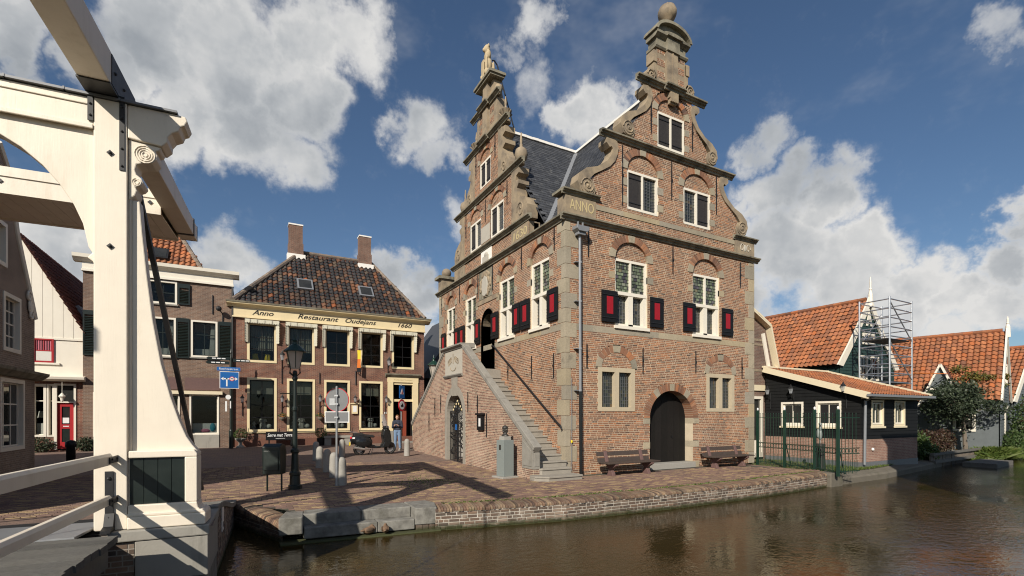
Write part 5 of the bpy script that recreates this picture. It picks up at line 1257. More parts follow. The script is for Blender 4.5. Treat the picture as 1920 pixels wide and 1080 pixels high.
def house_window(F, parent, u0, u1, z0, z1, fm='yellow_paint', fw=.12, sm='black_paint', sw=.045, cols=2, rows=2, d=-.12, gm='window_glass', name='window', splits=None, proud=.03, sill=None):
    mb = MB(); frame_boxes(mb, F, [(u0, u0+fw, z0, z1), (u1-fw, u1, z0, z1), (u0+fw, u1-fw, z1-fw, z1), (u0+fw, u1-fw, z0, z0+fw)], d-.04, proud); win = mb.build(name, M[fm], parent)
    a, b, c, e = u0+fw, u1-fw, z0+fw, z1-fw; mb = MB()
    frame_boxes(mb, F, [(a, a+sw, c, e), (b-sw, b, c, e), (a+sw, b-sw, c, c+sw), (a+sw, b-sw, e-sw, e)], d-.03, d+.02)
    zs = splits or [c+(e-c)*k/rows for k in range(rows+1)]; us = [a+(b-a)*k/cols for k in range(cols+1)]
    for z in zs[1:-1]: fbox(mb, F, a+sw, b-sw, z-.02, z+.02, d-.025, d+.015)
    for u in us[1:-1]: fbox(mb, F, u-.016, u+.016, c+sw, e-sw, d-.022, d+.012)
    mb.build('sash', M[sm], win)
    for i in range(len(us)-1):
        for k in range(len(zs)-1):
            m1 = MB(); fbox(m1, F, us[i]+.01, us[i+1]-.01, zs[k]+.01, zs[k+1]-.01, d-.012, d-.006); m1.build('pane', M[gm], win)
    if sill:
        m1 = MB(); fbox(m1, F, u0-.04, u1+.04, z0-.07, z0, d, .08); m1.build('window_sill', M[sill], win)
    return win
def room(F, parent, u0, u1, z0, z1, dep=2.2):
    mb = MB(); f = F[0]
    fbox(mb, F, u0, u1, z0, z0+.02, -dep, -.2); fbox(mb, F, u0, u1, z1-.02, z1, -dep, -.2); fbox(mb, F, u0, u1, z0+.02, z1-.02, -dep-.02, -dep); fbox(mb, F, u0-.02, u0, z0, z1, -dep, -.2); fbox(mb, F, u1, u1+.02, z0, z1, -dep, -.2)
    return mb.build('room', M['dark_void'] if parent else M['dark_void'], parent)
def louvre(F, parent, u0, u1, z0, z1):
    mb = MB(); d = .03; fw = .06; frame_boxes(mb, F, [(u0, u0+fw, z0, z1), (u1-fw, u1, z0, z1), (u0+fw, u1-fw, z1-.2, z1), (u0+fw, u1-fw, z0, z0+fw)], d, d+.045); s = mb.build('shutter', M['dark_green'], parent)
    n = int((z1-z0-.28)/.075)
    for k in range(n):
        z = z0+.08+k*.075; m1 = MB(); m1.ext([(u0+fw, z), (u1-fw, z)], lambda p, t: F[0](p[0], p[1]+t*.045, d+.04-t*.03), 0, 1); 
        f = F[0]; P = [f(u0+fw, z, d+.045), f(u1-fw, z, d+.045), f(u1-fw, z+.04, d+.012), f(u0+fw, z+.04, d+.012)]; m1 = MB(); m1.face(P); m1.face([f(u0+fw, z-.012, d+.04), f(u1-fw, z-.012, d+.04), f(u1-fw, z, d+.045), f(u0+fw, z, d+.045)]); m1.build('slat', M['dark_green'], s)
    return s
def ridge_line(parent, a, b, n, r=.12, m='ridge_tile'):
    a, b = Vector(a), Vector(b)
    for k in range(n):
        p, q = a.lerp(b, k/n), a.lerp(b, (k+1)/n+.01); mb = MB(); mb.tube([p, q], [r*1.06, r*.94], 8); mb.build('ridge_tile', M[m], parent)
def lantern(F, parent, u, z, s=1.):
    f = F[0]; mb = MB(); c = f(u, z, .28*s)
    mb.lathe([(.03, .0), (.07, .03), (.06, .05)], (c[0], c[1], c[2]-.02), 6); mb.lathe([(.13*s, .26*s), (.05*s, .36*s), (.03*s, .4*s), (.01, .46*s)], c, 6)
    mb.tube([f(u, z-.35*s, .02), f(u, z-.1*s, .12*s), f(u, z-.02, .28*s)], .015, 5); mb.tube([f(u, z-.7*s, .03), f(u, z+.1*s, .03)], .018, 5)
    o = mb.build('wall_lantern', M['iron'], parent); m1 = MB(); m1.lathe([(.06*s, .03), (.11*s, .26*s)], c, 6); m1.build('lantern_glass', M['clear_plastic'], o); return o

# --- restaurant
RY = 16.5
rest = thing('restaurant', 'two storey brick restaurant with cream window frames and dark tiled hip roof', 'restaurant', (-4, RY, .2))
F = FY(0, RY)
UPW = [(-8.51, -7.12), (-6.60, -5.24), (-4.75, -3.37), (-2.81, -1.50), (-.98, .37)]; LOW = [(-8.51, -7.12), (-6.63, -5.22), (-4.75, -3.37), (-2.87, -1.52)]
hl = [h_rect(a+.04, b-.04, 4.66, 6.66) for a, b in UPW]+[h_rect(a+.04, b-.04, 1.04, 3.79) for a, b in LOW]+[h_rect(-.95, .31, .3, 3.7)]
wall_strips(F, lambda z: (-9.14, 1.0), .1, 6.92, hl, 'wall_rest', rest)
mb = MB(); mb.box(.70, 1.0, RY+.003, RY+8, .1, 6.92); mb.box(-9.14, -8.9, RY+.003, RY+8, .1, 6.92); mb.build('side_walls', M['wall_rest_side'], rest)
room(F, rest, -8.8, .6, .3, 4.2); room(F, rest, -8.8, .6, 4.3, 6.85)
mb = MB(); fbox(mb, F, -9.14, 1.0, .05, .62, 0, .05); mb.build('stone_plinth', M['rest_brick'], rest)
def valance(u0, u1):
    mb = MB(); n = 14; f = F[0]
    for k in range(n):
        a, b = u0-.10+(u1-u0+.2)*k/n, u0-.10+(u1-u0+.2)*(k+1)/n
        m_ = (a+b)/2; zt_ = 6.82; P = [(a, zt_), (a, 6.66), (m_, 6.60), (b, 6.66), (b, zt_)]; d = .30+.02*math.sin(k*2.1)
        mb.face([f(p[0], p[1], d) for p in P]); mb.face([f(a, zt_, .02), f(b, zt_, .02), f(b, zt_, d), f(a, zt_, d)])
    for s, u in ((-1, u0-.10), (1, u1+.10)):
        n2 = 9
        for k in range(n2):
            z1_, z0_ = 6.82-k*.13, 6.82-(k+1)*.13; w_ = .30-.02*k; w2 = .30-.02*(k+1)
            mb.face([f(u, z1_, .02), f(u, z1_, w_), f(u+s*.02, (z0_+z1_)/2, w_+.03), f(u, z0_, w2), f(u, z0_, .02)])
            mb.face([f(u-s*.16, z1_, w_-.04), f(u, z1_, w_), f(u+s*.0, (z0_+z1_)/2, w_+.03), f(u, z0_, w2), f(u-s*.14, z0_, w2-.03)])
    return mb.build('awning', M['valance'], rest)
for i, (a, b) in enumerate(UPW):
    wn = house_window(F, rest, a, b, 4.62, 6.70, splits=[4.74, 5.35, 5.95, 6.58]); valance(a, b)
    m1 = MB(); f = F[0]
    for q in range(12): u = a+.18+q*(b-a-.36)/11; m1.tube([f(u, 5.3, -.35), f(u, 6.6, -.35)], .045, 6)
    if i in (0, 1): m1.build('curtain', M['blind'], wn)
    if i == 0:
        for u in (a+.38, a+.98): m1 = MB(); m1.lathe([(.17, 4.8), (.13, 5.12)], f(u, 0, -.5), 10); m1.build('lamp_shade', M['yellow'], wn)
for i, (a, b) in enumerate(LOW):
    wn = house_window(F, rest, a, b, 1.0, 3.83, splits=[1.12, 1.75, 2.4, 3.71])
    m1 = MB(); fbox(m1, F, a+.2, b-.18, 2.98, 3.66, -.3, -.28); m1.build('roller_blind', M['blind'], wn)
    m1 = MB(); f = F[0]; c = f(a+.75, 0, -.45)
    m1.lathe([(.16, 1.14), (.17, 1.38), (.13, 1.40), (.14, 1.5), (.22, 1.52), (.16, 1.68)], c, 8); m1.build('table_lamp', M['curtain'], wn)
    m1 = MB(); m1.ball(f(b-.36, 1.27, -.4), (.14, .14, .13), 12, 8); m1.lathe([(.06, 1.14), (.10, 1.22), (.05, 1.34), (.09, 1.42), (.05, 1.52)], f(a+.32, 0, -.4), 10); m1.build('vase', M['curtain'], wn)
    m1 = MB(); fbox(m1, F, a-.02, b+.02, .93, 1.0, 0, .07)
    m1.build('window_sill', M['yellow_paint'], wn)
    m1 = MB()
    for u in (a-.02, b+.02): m1.tube([f(u, .95, .1), f(u, 1.25, .1)], .012, 5)
    m1.tube([f(a-.02, 1.0, .1), f(b+.02, 1.0, .1)], .01, 5); m1.build('box_rail', M['iron'], wn)
# door with pilasters
mb = MB(); frame_boxes(mb, F, [(-1.23, -.92, .2, 3.82), (.28, .60, .2, 3.82)], -.12, .10); frame_boxes(mb, F, [(-1.25, .62, 3.82, 4.12)], -.12, .09); frame_boxes(mb, F, [(-.92, .28, 2.68, 2.82), (-.92, .28, 3.68, 3.82)], -.14, .02)
dr = mb.build('door_frame', M['yellow_paint'], rest); mb = MB(); fmold(mb, F, [(0, 4.12), (.12, 4.12), (.24, 4.24), (.26, 4.30), (0, 4.34)], -1.38, .75); mb.build('door_hood', M['cornice_stone'], dr)
mb = MB(); frame_boxes(mb, F, [(-1.25, -.90, .18, .95), (.26, .62, .18, .95)], 0, .11); mb.build('pilaster_base', M['blue_stone'], dr)
for nm, q in (('pane', (-.92, .28, 2.82, 3.68)),): m1 = MB(); fbox(m1, F, *q, -.13, -.12); m1.build(nm, M['window_glass'], dr)
m1 = MB(); frame_boxes(m1, F, [(-.92, -.82, .3, 2.68), (.18, .28, .3, 2.68)], -.14, -.06); m1.build('door_leaf', M['black_paint'], dr)
m1 = MB()
for q in range(7): m1.tube([F[0](-.32+.06*q, .4, -.6), F[0](-.34+.065*q, 2.6, -.6)], .035, 6)
m1.build('door_curtain', M['door_cloth'], dr)
mb = MB(); fbox(mb, F, -1.3, .7, .1, .32, 0, .55); mb.build('doorstep', M['blue_stone'], rest)
text('door_lettering', 'Restaurant Oudejans', .12, M['gold'], dr, (-.31, RY-.093, 3.97), ROT_Y, .003, width=1.1)
# fascia and cornice
mb = MB(); fbox(mb, F, -9.16, 1.02, 6.92, 7.42, -.2, .10); fbox(mb, F, -9.18, 1.04, 6.90, 6.97, 0, .13); fa = mb.build('fascia', M['yellow_paint'], rest)
mb = MB(); fmold(mb, F, [(-.2, 7.42), (.13, 7.42), (.2, 7.5), (.36, 7.56), (.38, 7.62), (-.2, 7.62)], -9.42, 1.32); mb.build('cornice', M['yellow_paint'], rest)
mb = MB(); fmold(mb, F, [(.0, 7.622), (.40, 7.622), (.42, 7.70), (0, 7.70)], -9.45, 1.35); mb.build('gutter', M['cornice_stone'], rest)
for s, x, w_ in (('Anno', -7.78, 1.0), ('Restaurant', -5.10, 2.1), ('Oudejans', -2.83, 1.72), ('1660', -.28, .85)): text('sign_lettering', s, .36, M['black_paint'], fa, (x, RY-.104, 7.20), ROT_Y, .004, italic=.35, font_bold=True, width=w_)
# roof
ev, rg, x0, x1, xa, xb = 16.35, 20.4, -9.25, 1.12, -5.6, -1.35; ez, rz_ = 7.66, 11.85
mb = MB(); mb.face([(x0, ev, ez), (x1, ev, ez), (xb, rg, rz_), (xa, rg, rz_)]); mb.face([(x1, ev, ez), (x1, 24.6, ez), (xb, rg, rz_)]); mb.face([(x0, 24.6, ez), (x0, ev, ez), (xa, rg, rz_)]); mb.face([(x1, 24.6, ez), (x0, 24.6, ez), (xa, rg, rz_), (xb, rg, rz_)])
roof = mb.build('roof', M['red_tile'], rest); Hs = math.hypot(rg-ev, rz_-ez)
sk = [(-5.6, 1.75), (-2.2, 1.75)]
tiles(roof, M['black_tile'], (0, ev, ez), (1, 0, 0), (0, rg-ev, rz_-ez), [(x0, 0), (x1, 0), (xb, Hs), (xa, Hs)], .265, .335, 300, 'pan', lift=.05)
ridge_line(roof, (xa, rg, rz_+.05), (xb, rg, rz_+.05), 12); ridge_line(roof, (x0+.1, ev, ez+.1), (xa, rg, rz_+.06), 17, .13); ridge_line(roof, (x1-.1, ev, ez+.1), (xb, rg, rz_+.06), 17, .1, 'ridge_tile')
vn = Vector((0, -(rz_-ez), rg-ev)).normalized(); vv = Vector((0, rg-ev, rz_-ez)).normalized()
for cx_, cv in sk:
    o_ = Vector((cx_, ev, ez))+vv*(cv+.45)+vn*.08; mb = MB(); X = Vector((.42, 0, 0)); Y = vv*.5
    def slabq(m_, a, b, h0, h1): m_.add([o_+X*a*i+Y*b*j+vn*h for h in (h0, h1) for i, j in ((-1, -1), (1, -1), (1, 1), (-1, 1))], [(3, 2, 1, 0), (4, 5, 6, 7), (0, 1, 5, 4), (1, 2, 6, 5), (2, 3, 7, 6), (3, 0, 4, 7)])
    slabq(mb, 1, 1, -.1, .08); s_ = mb.build('skylight', M['zinc'], roof); m1 = MB(); slabq(m1, .78, .78, .085, .09); m1.build('pane', M['dark_glass'], s_)
for cx_, zt_, w_ in ((-5.9, 13.4, .38), (-1.78, 13.4, .36)):
    mb = MB(); mb.box(cx_-w_, cx_+w_, 20.0, 20.6, 10.8, zt_); mb.box(cx_-w_-.04, cx_+w_+.04, 19.96, 20.64, 10.8, 12.3); c_ = mb.build('chimney', M['chimney_brick'], rest); m1 = MB(); m1.box(cx_-w_-.03, cx_+w_+.03, 19.97, 20.63, zt_, zt_+.08); m1.build('chimney_cap', M['plaster_white'], c_)
    m1 = MB(); m1.box(cx_-w_-.12, cx_+w_+.14, 19.85, 20.2, 11.2, 11.62); m1.build('flashing', M['plaster_white'], c_)
for u, z in ((-8.72, 2.5), (-6.87, 2.55), (-4.98, 2.6), (-3.12, 2.6), (-1.36, 2.6), (.78, 2.6)): lantern(F, rest, u, z, .95)
for u in (-6.87, -1.22): lantern(F, rest, u, 4.75, 1.2)
mb = MB(); f = F[0]; mb.tube([f(-3.05, 4.4, .03), f(-3.05, 3.6, .03)], .03, 6); mb.tube([f(-3.05, 4.35, .03), f(-2.9, 4.3, .5)], .015, 6); mb.build('sign_bracket', M['iron'], rest)
for u, a, b in ((-6.87, 3.55, 4.3), (-4.98, 3.6, 4.2)): 
    mb = MB(); fbox(mb, F, u-.02, u+.02, a, b, .005, .04); mb.build('wall_anchor', M['iron'], rest)
mb = MB(); fbox(mb, F, -3.28, -2.96, 1.95, 2.5, .02, .12); fbox(mb, F, -3.34, -2.9, 2.5, 2.56, 0, .2); mc = mb.build('menu_case', M['yellow_paint'], rest); m1 = MB(); fbox(m1, F, -3.22, -3.02, 2.05, 2.4, .12, .125); m1.build('menu_sheet', M['sign_white'], mc)
mb = MB(); fbox(mb, F, -1.42, -1.30, 1.95, 2.06, .005, .02); mb.build('house_number', M['sign_white'], rest)
fl = thing('hanging_flag', 'narrow black, red and yellow flag hanging on the restaurant front', 'flag', (-2.95, RY-.5, 4.4))
mb = MB(); f = F[0]
for k, m_ in enumerate((0, 0, 1, 1, 2)): mb.add([f(-3.02+.02*math.sin(k), 5.55-k*.25, .3), f(-2.84, 5.55-k*.25, .34), f(-2.84, 5.30-k*.25, .34), f(-3.02+.02*math.sin(k+1), 5.30-k*.25, .3)], [(0, 1, 2, 3)], m_)
fc = mb.build('flag_cloth', [M['yellow'], M['orange_cloth'], M['black_paint']], fl); mb = MB(); mb.tube([f(-2.93, 4.2, .1), f(-2.93, 5.75, .32)], .018, 6); mb.build('flag_pole', M['iron'], fl)

# --- brick house left of the restaurant
bh = thing('brick_shop_house', 'brown brick shop house with louvred green shutters and white cornice', 'house', (-12, RY, .2))
hl = [h_rect(-12.62, -11.55, 7.29, 8.33), h_rect(-12.60, -11.6, 4.75, 6.55), h_rect(-10.91, -9.86, 4.8, 6.53), h_rect(-12.3, -11.45, .9, 2.9), h_rect(-10.97, -9.79, .9, 2.9), h_rect(-14.5, -13.4, 4.8, 6.5), h_rect(-14.6, -13.2, .9, 2.9)]
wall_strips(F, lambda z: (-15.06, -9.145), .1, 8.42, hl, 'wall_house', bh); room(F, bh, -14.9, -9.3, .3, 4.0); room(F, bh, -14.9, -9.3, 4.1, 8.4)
mb = MB(); mb.box(-15.06, -14.8, RY+.003, RY+7, .1, 8.4); mb.box(-9.4, -9.145, RY+.003, RY+7, .1, 8.4); mb.build('side_walls', M['house_brick'], bh)
mb = MB(); fbox(mb, F, -15.1, -9.11, 8.42, 8.52, -.2, .12); fbox(mb, F, -15.08, -9.13, 8.52, 8.84, -.2, .06); fmold(mb, F, [(-.2, 8.84), (.10, 8.84), (.2, 8.93), (.3, 8.99), (.32, 9.15), (-.2, 9.17)], -15.38, -8.86); mb.build('cornice', M['white_paint'], bh)
for u0, u1, z0, z1 in ((-12.66, -11.51, 7.25, 8.37), (-12.64, -11.56, 4.70, 6.60), (-10.95, -9.82, 4.75, 6.58), (-14.54, -13.36, 4.75, 6.58)):
    wn = house_window(F, bh, u0, u1, z0, z1, 'white_paint', .085, 'dark_green', .05, 2, 2, splits=[z0+.085, z0+.62*(z1-z0), z1-.085] if z0 < 6 else [z0+.085, (z0+z1)/2, z1-.085], sill='blue_stone')
    if z0 < 6:
        m1 = MB()
        for q in range(5): m1.tube([F[0](u1-.16-.05*q, z0+.12, -.3), F[0](u1-.14-.03*q, z1-.1, -.3)], .03, 5)
        fbox(m1, F, u0+.12, u1-.12, z0+.1, z0+.45, -.32, -.31); m1.build('curtain', M['curtain'], wn)
for u0, u1, z0, z1 in ((-11.47, -10.98, 7.28, 8.30), (-11.54, -11.0, 4.66, 6.62), (-9.78, -9.2, 4.72, 6.60), (-15.05, -14.58, 4.6, 6.65)): louvre(F, bh, u0, u1, z0, z1)
mb = MB(); fbox(mb, F, -12.6, -9.6, 2.9, 3.06, 0, .16); mb.build('shop_cornice', M['cream_paint'], bh)
for a, b in ((-12.5, -11.5), (-11.2, -9.72)): mb = MB(); fbox(mb, F, a, b, 3.12, 3.72, .0, .03); mb.build('fascia_panel', M['bench_leg'], bh)
for a, b in ((-12.34, -11.4), (-11.01, -9.75), (-14.7, -13.1)):
    wn = house_window(F, bh, a, b, .88, 2.92, 'white_paint', .07, 'white_paint', .03, 1, 1)
    m1 = MB(); fbox(m1, F, a+.1, b-.1, .97, 1.45, -.4, -.38); m1.build('display_card', M['sign_white'], wn)
    m1 = MB(); m1.ball(F[0](b-.3, 1.25, -.36), (.12, .05, .22), 10, 8); m1.build('display_figure', M['teal'], wn); m1 = MB(); m1.ball(F[0](b-.62, 1.08, -.36), (.2, .05, .1), 10, 8); m1.build('display_cushion', M['pink'], wn)
    m1 = MB(); fbox(m1, F, a, b, .15, .88, 0, .04); m1.build('stall_riser', M['concrete'], bh)
mb = MB(); mb.face([(-14.4, 16.9, 9.1), (-10.45, 16.9, 9.1), (-11.9, 19.4, 11.9), (-13.4, 19.4, 11.9)]); mb.face([(-10.45, 16.9, 9.1), (-10.45, 22, 9.1), (-11.9, 19.4, 11.9)]); mb.face([(-14.4, 22, 9.1), (-14.4, 16.9, 9.1), (-13.4, 19.4, 11.9)]); mb.face([(-15, 16.3, 9.14), (-9.2, 16.3, 9.14), (-9.2, 22, 9.14), (-15, 22, 9.14)])
rf_ = mb.build('roof', M['red_tile'], bh); tiles(rf_, M['orange_tile'], (0, 16.9, 9.1), (1, 0, 0), (0, 2.5, 2.8), [(-14.4, 0), (-10.45, 0), (-11.9, 3.75), (-13.4, 3.75)], .25, .33, 300, lift=.05); ridge_line(rf_, (-10.5, 16.95, 9.2), (-11.9, 19.4, 11.95), 12, .11)
mb = MB(); vn = Vector((0, -2.8, 2.5)).normalized(); vv = Vector((0, 2.5, 2.8)).normalized(); o_ = Vector((-12.35, 16.9, 9.1))+vv*1.0+vn*.1; X = Vector((.38, 0, 0)); Y = vv*.42
slabq(mb, 1, 1, -.1, .08); s_ = mb.build('skylight', M['iron'], rf_); m1 = MB(); slabq(m1, .8, .8, .085, .09); m1.build('pane', M['dark_glass'], s_)
mb = MB(); fbox(mb, F, -10.05, -10.01, 6.95, 7.9, .005, .04); mb.build('wall_anchor', M['iron'], bh)
mb = MB(); mb.tube([F[0](-9.6, 6.6, .02), F[0](-9.6, 7.0, .05), F[0](-9.72, 7.15, .25)], .03, 6); mb.ball(F[0](-9.75, 7.2, .3), .13, 10, 8); mb.build('flood_lamp', M['iron'], bh)
mb = MB(); mb.tube([F[0](-9.16, 8.4, .08), F[0](-9.16, .2, .08)], .045, 8); mb.build('downpipe', M['iron'], bh)
# --- white boarded house
WY = 16.7; F = FY(0, WY)
wh = thing('white_gabled_house', 'white boarded gable house with steep brown tiled roof and red door', 'house', (-16.5, WY, .3))
n = 12
for k in range(n):
    a, b = -19.3+k*4.22/n, -19.3+(k+1)*4.22/n
    def top(x): return 5.72+(9.6-5.72)*(1-abs(x+17.2)/2.12) if abs(x+17.2) < 2.12 else 5.72
    P = [(a+.006, 5.32), (b-.006, 5.32), (b-.006, top(b)), (a+.006, top(a))]; 
    if a < -17.2 < b: P.insert(3, (-17.2, 9.6))
    mb = MB(); fext(mb, F, P, -.06, .02); mb.build('gable_board', M['white_paint'], wh)
mb = MB(); fbox(mb, F, -19.3, -15.07, 3.62, 5.24, -.1, .0); fbox(mb, F, -19.3, -15.05, 5.24, 5.33, -.1, .05); fbox(mb, F, -16.85, -15.9, 4.12, 4.2, 0, .08); mb.build('upper_wall', M['white_paint'], wh)
wn = house_window(F, wh, -16.78, -16.1, 4.2, 5.26, 'door_red', .06, 'door_red', .02, 2, 2, d=.02, proud=.06); m1 = MB()
for q in range(7): m1.tube([F[0](-16.68+q*.08, 4.27, .003), F[0](-16.68+q*.08, 5.18, .003)], .03, 6)
m1.build('curtain', M['curtain_pink'], wn)
m1 = MB(); fbox(m1, F, -16.7, -16.16, 4.26, 4.7, .03, .034); m1.build('net_curtain', M['curtain'], wn)
mb = MB(); fmold(mb, F, [(0, 3.38), (.25, 3.38), (.45, 3.46), (.48, 3.56), (0, 3.66)], -17.6, -14.96); mb.build('canopy', M['white_paint'], wh)
hl = [h_rect(-17.2, -16.12, .9, 3.2), h_rect(-16.07, -15.36, .3, 3.25)]; wall_strips(F, lambda z: (-19.3, -15.07), .2, 3.4, hl, 'wall_rest', wh); room(F, wh, -19, -15.2, .3, 3.4)
wn = house_window(F, wh, -16.86, -16.36, .9, 3.25, 'white_paint', .09, 'white_paint', .03, 1, 2, splits=[.99, 2.5, 3.16]); house_window(F, wh, -16.34, -16.1, .9, 3.25, 'white_paint', .06, 'white_paint', .03, 1, 2, splits=[.99, 2.5, 3.16])
m1 = MB(); m1.lathe([(.16, 1.75), (.11, 2.05)], F[0](-16.6, 0, -.4), 10); fbox(m1, F, -16.8, -16.45, 1.0, 1.5, -.5, -.48); m1.build('window_lamp', M['curtain'], wn)
mb = MB(); frame_boxes(mb, F, [(-16.10, -16.0, .3, 3.28), (-15.42, -15.34, .3, 3.28), (-16.0, -15.42, 3.2, 3.28), (-16.0, -15.42, 2.42, 2.48)], -.1, .04); dr = mb.build('door_frame', M['white_paint'], wh)
mb = MB(); frame_boxes(mb, F, [(-16.0, -15.85, .35, 2.42), (-15.57, -15.42, .35, 2.42), (-15.85, -15.57, .35, .65), (-15.85, -15.57, 1.25, 1.45), (-15.85, -15.57, 2.25, 2.42)], -.1, -.04); mb.build('door', M['door_red'], dr); mb = MB(); fbox(mb, F, -15.85, -15.57, .65, 1.25, -.1, -.06); mb.build('door_panel', M['dark_green'], dr); mb = MB(); fbox(mb, F, -15.85, -15.57, 1.45, 2.25, -.09, -.07); mb.build('pane', M['dark_glass'], dr); mb = MB(); fbox(mb, F, -16.0, -15.42, 2.48, 3.2, -.09, -.07); mb.build('pane', M['dark_glass'], dr)
mb = MB(); fbox(mb, F, -15.82, -15.6, 1.5, 1.75, -.069, -.06); fbox(mb, F, -15.8, -15.6, 1.34, 1.38, -.04, -.03); mb.build('door_notice', M['sign_white'], dr)
mb = MB(); mb.tube([F[0](-15.75, 3.4, .3), F[0](-15.75, 2.85, .3)], .01, 5); mb.lathe([(.02, 2.86), (.13, 2.7), (.07, 2.62), (.05, 2.5), (.02, 2.45)], F[0](-15.75, 0, .3), 8); mb.build('hanging_lamp', M['white_paint'], wh)
mb = MB(); mb.face([(-15.0, WY-.12, 5.55), (-15.0, 26, 5.55), (-17.2, 26, 9.72), (-17.2, WY-.12, 9.72)]); mb.face([(-19.4, WY-.12, 5.55), (-19.4, 26, 5.55), (-17.2, 26, 9.72), (-17.2, WY-.12, 9.72)]); rf_ = mb.build('roof', M['red_tile'], wh)
tiles(rf_, M['red_tile'], (-15.0, 0, 5.55), (0, 1, 0), (-2.2, 0, 4.17), [(WY-.2, 0), (WY-.2, 4.7), (25.8, 4.7), (25.8, 0)], .25, .3, 150, lift=.05)
mb = MB(); vv = Vector((-2.2, 0, 4.17)).normalized(); vn = Vector((4.17, 0, 2.2)).normalized(); o_ = Vector((-15.0, 18.6, 5.55))+vv*1.2+vn*.1; X = Vector((0, .4, 0)); Y = vv*.5; slabq(mb, 1, 1, -.1, .1); mb.build('skylight', M['zinc'], rf_)
# --- corner house facing the square from the left, with an unseen neighbour house added to shade the street
ch = thing('corner_gable_house', 'dark brick corner house with curved bell gable and white sash windows', 'house', (-14.7, 7, .3))
F = FXp(-14.7, 0)
hl = [h_rect(7.13, 8.29, 3.78, 5.42), h_rect(6.9, 8.55, .85, 2.9), h_rect(5.2, 6.3, 3.78, 5.42), h_rect(5.0, 6.5, .85, 2.9), h_rect(6.2, 7.3, 6.2, 7.4)]
gb_ = [(0, 2.9), (5.05, 2.9), (5.3, 2.75), (5.8, 2.45), (6.5, 2.0), (7.4, 1.45), (8.4, 1.1), (9.0, .9), (9.6, .2)]
def c_out(z): h = lerp_tab(gb_, z); return (6.6-h, 6.6+h)
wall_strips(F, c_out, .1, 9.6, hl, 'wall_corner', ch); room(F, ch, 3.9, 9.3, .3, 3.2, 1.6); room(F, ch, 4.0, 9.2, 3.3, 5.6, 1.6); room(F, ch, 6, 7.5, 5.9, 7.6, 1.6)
mb = MB(); mb.box(-23, -14.72, 9.2, 9.48, .1, 5.0); mb.box(-23, -14.72, 3.72, 4.0, .1, 5.0); mb.build('side_walls', M['house_brick'], ch)
mb = MB(); mb.face([(-14.75, 9.5, 5.0), (-23, 9.5, 5.0), (-23, 6.6, 8.9), (-14.75, 6.6, 8.9)]); mb.face([(-14.75, 3.7, 5.0), (-23, 3.7, 5.0), (-23, 6.6, 8.9), (-14.75, 6.6, 8.9)]); mb.build('roof', M['red_tile'], ch)
P = [(6.6+lerp_tab(gb_, z), z) for z in [5.05, 5.3, 5.55, 5.8, 6.1, 6.5, 6.9, 7.4, 7.9, 8.4, 9.0, 9.4, 9.6]]
for s in (1, -1):
    mb = MB(); mb.tube([F[0](6.6+s*(a-6.6), b, .0) for a, b in P], .085, 6); mb.build('gable_coping', M['white_paint'], ch)
mb = MB()
for q in range(3): mb.tube([F[0](9.05-.1*q+.16*(1-t/18)*math.cos(t*.6), 5.1+.28*q+.2*(1-t/18)*math.sin(t*.6), .06) for t in range(15)], .035, 6)
mb.ball(F[0](9.0, 5.35, .05), (.05, .18, .22), 10, 8); mb.build('carved_ornament', M['white_paint'], ch)
for a, b, z0, z1, c_, r_ in ((7.09, 8.33, 3.74, 5.46, 3, 4), (5.16, 6.34, 3.74, 5.46, 3, 4), (6.86, 8.6, .80, 2.95, 3, 3), (4.96, 6.54, .8, 2.95, 3, 3), (6.16, 7.34, 6.16, 7.44, 2, 2)): house_window(F, ch, a, b, z0, z1, 'white_paint', .12, 'white_paint', .04, c_, r_, gm='dark_glass')
mb = MB(); fmold(mb, F, [(0, 3.0), (.12, 3.02), (.3, 3.16), (.32, 3.24), (0, 3.28)], 3.6, 9.75); mb.build('ledge', M['cornice_stone'], ch)
mb = MB(); mb.box(-23, -14.9, -1.8, 3.7, .3, 6.6); wg = mb.build('unseen_house', M['house_brick'], ch)  # out-of-frame neighbour house, added to cast the shade over the street
mb = MB(); mb.ext([(-1.95, 6.6), (3.8, 6.6), (.95, 9.2)], lambda p, t: (t, p[0], p[1]), -23, -14.8); mb.build('unseen_house_roof', M['red_tile'], ch)
# --- dark house glimpsed between the restaurant and the town hall
dh = thing('tarred_house', 'black tarred house glimpsed between restaurant and town hall', 'house', (5, 22, .2))
mb = MB(); mb.box(2.2, 9, 20, 28, .2, 4.6); mb.build('wall', M['black_boards'], dh)
mb = MB(); mb.ext([(1.9, 4.4), (9.3, 4.4), (5.6, 9.6)], lambda p, t: (p[0], t, p[1]), 28.2, 19.8); mb.build('roof', M['slate'], dh)
mb = MB(); mb.box(4.2, 4.7, 21, 21.5, 7, 9.2); mb.box(4.15, 4.75, 20.95, 21.55, 9.2, 9.35); mb.build('chimney', M['chimney_brick'], dh)
mb = MB(); mb.box(2.6, 3.6, 19.95, 19.99, 3.6, 4.2); mb.build('fascia', M['cream_paint'], dh)
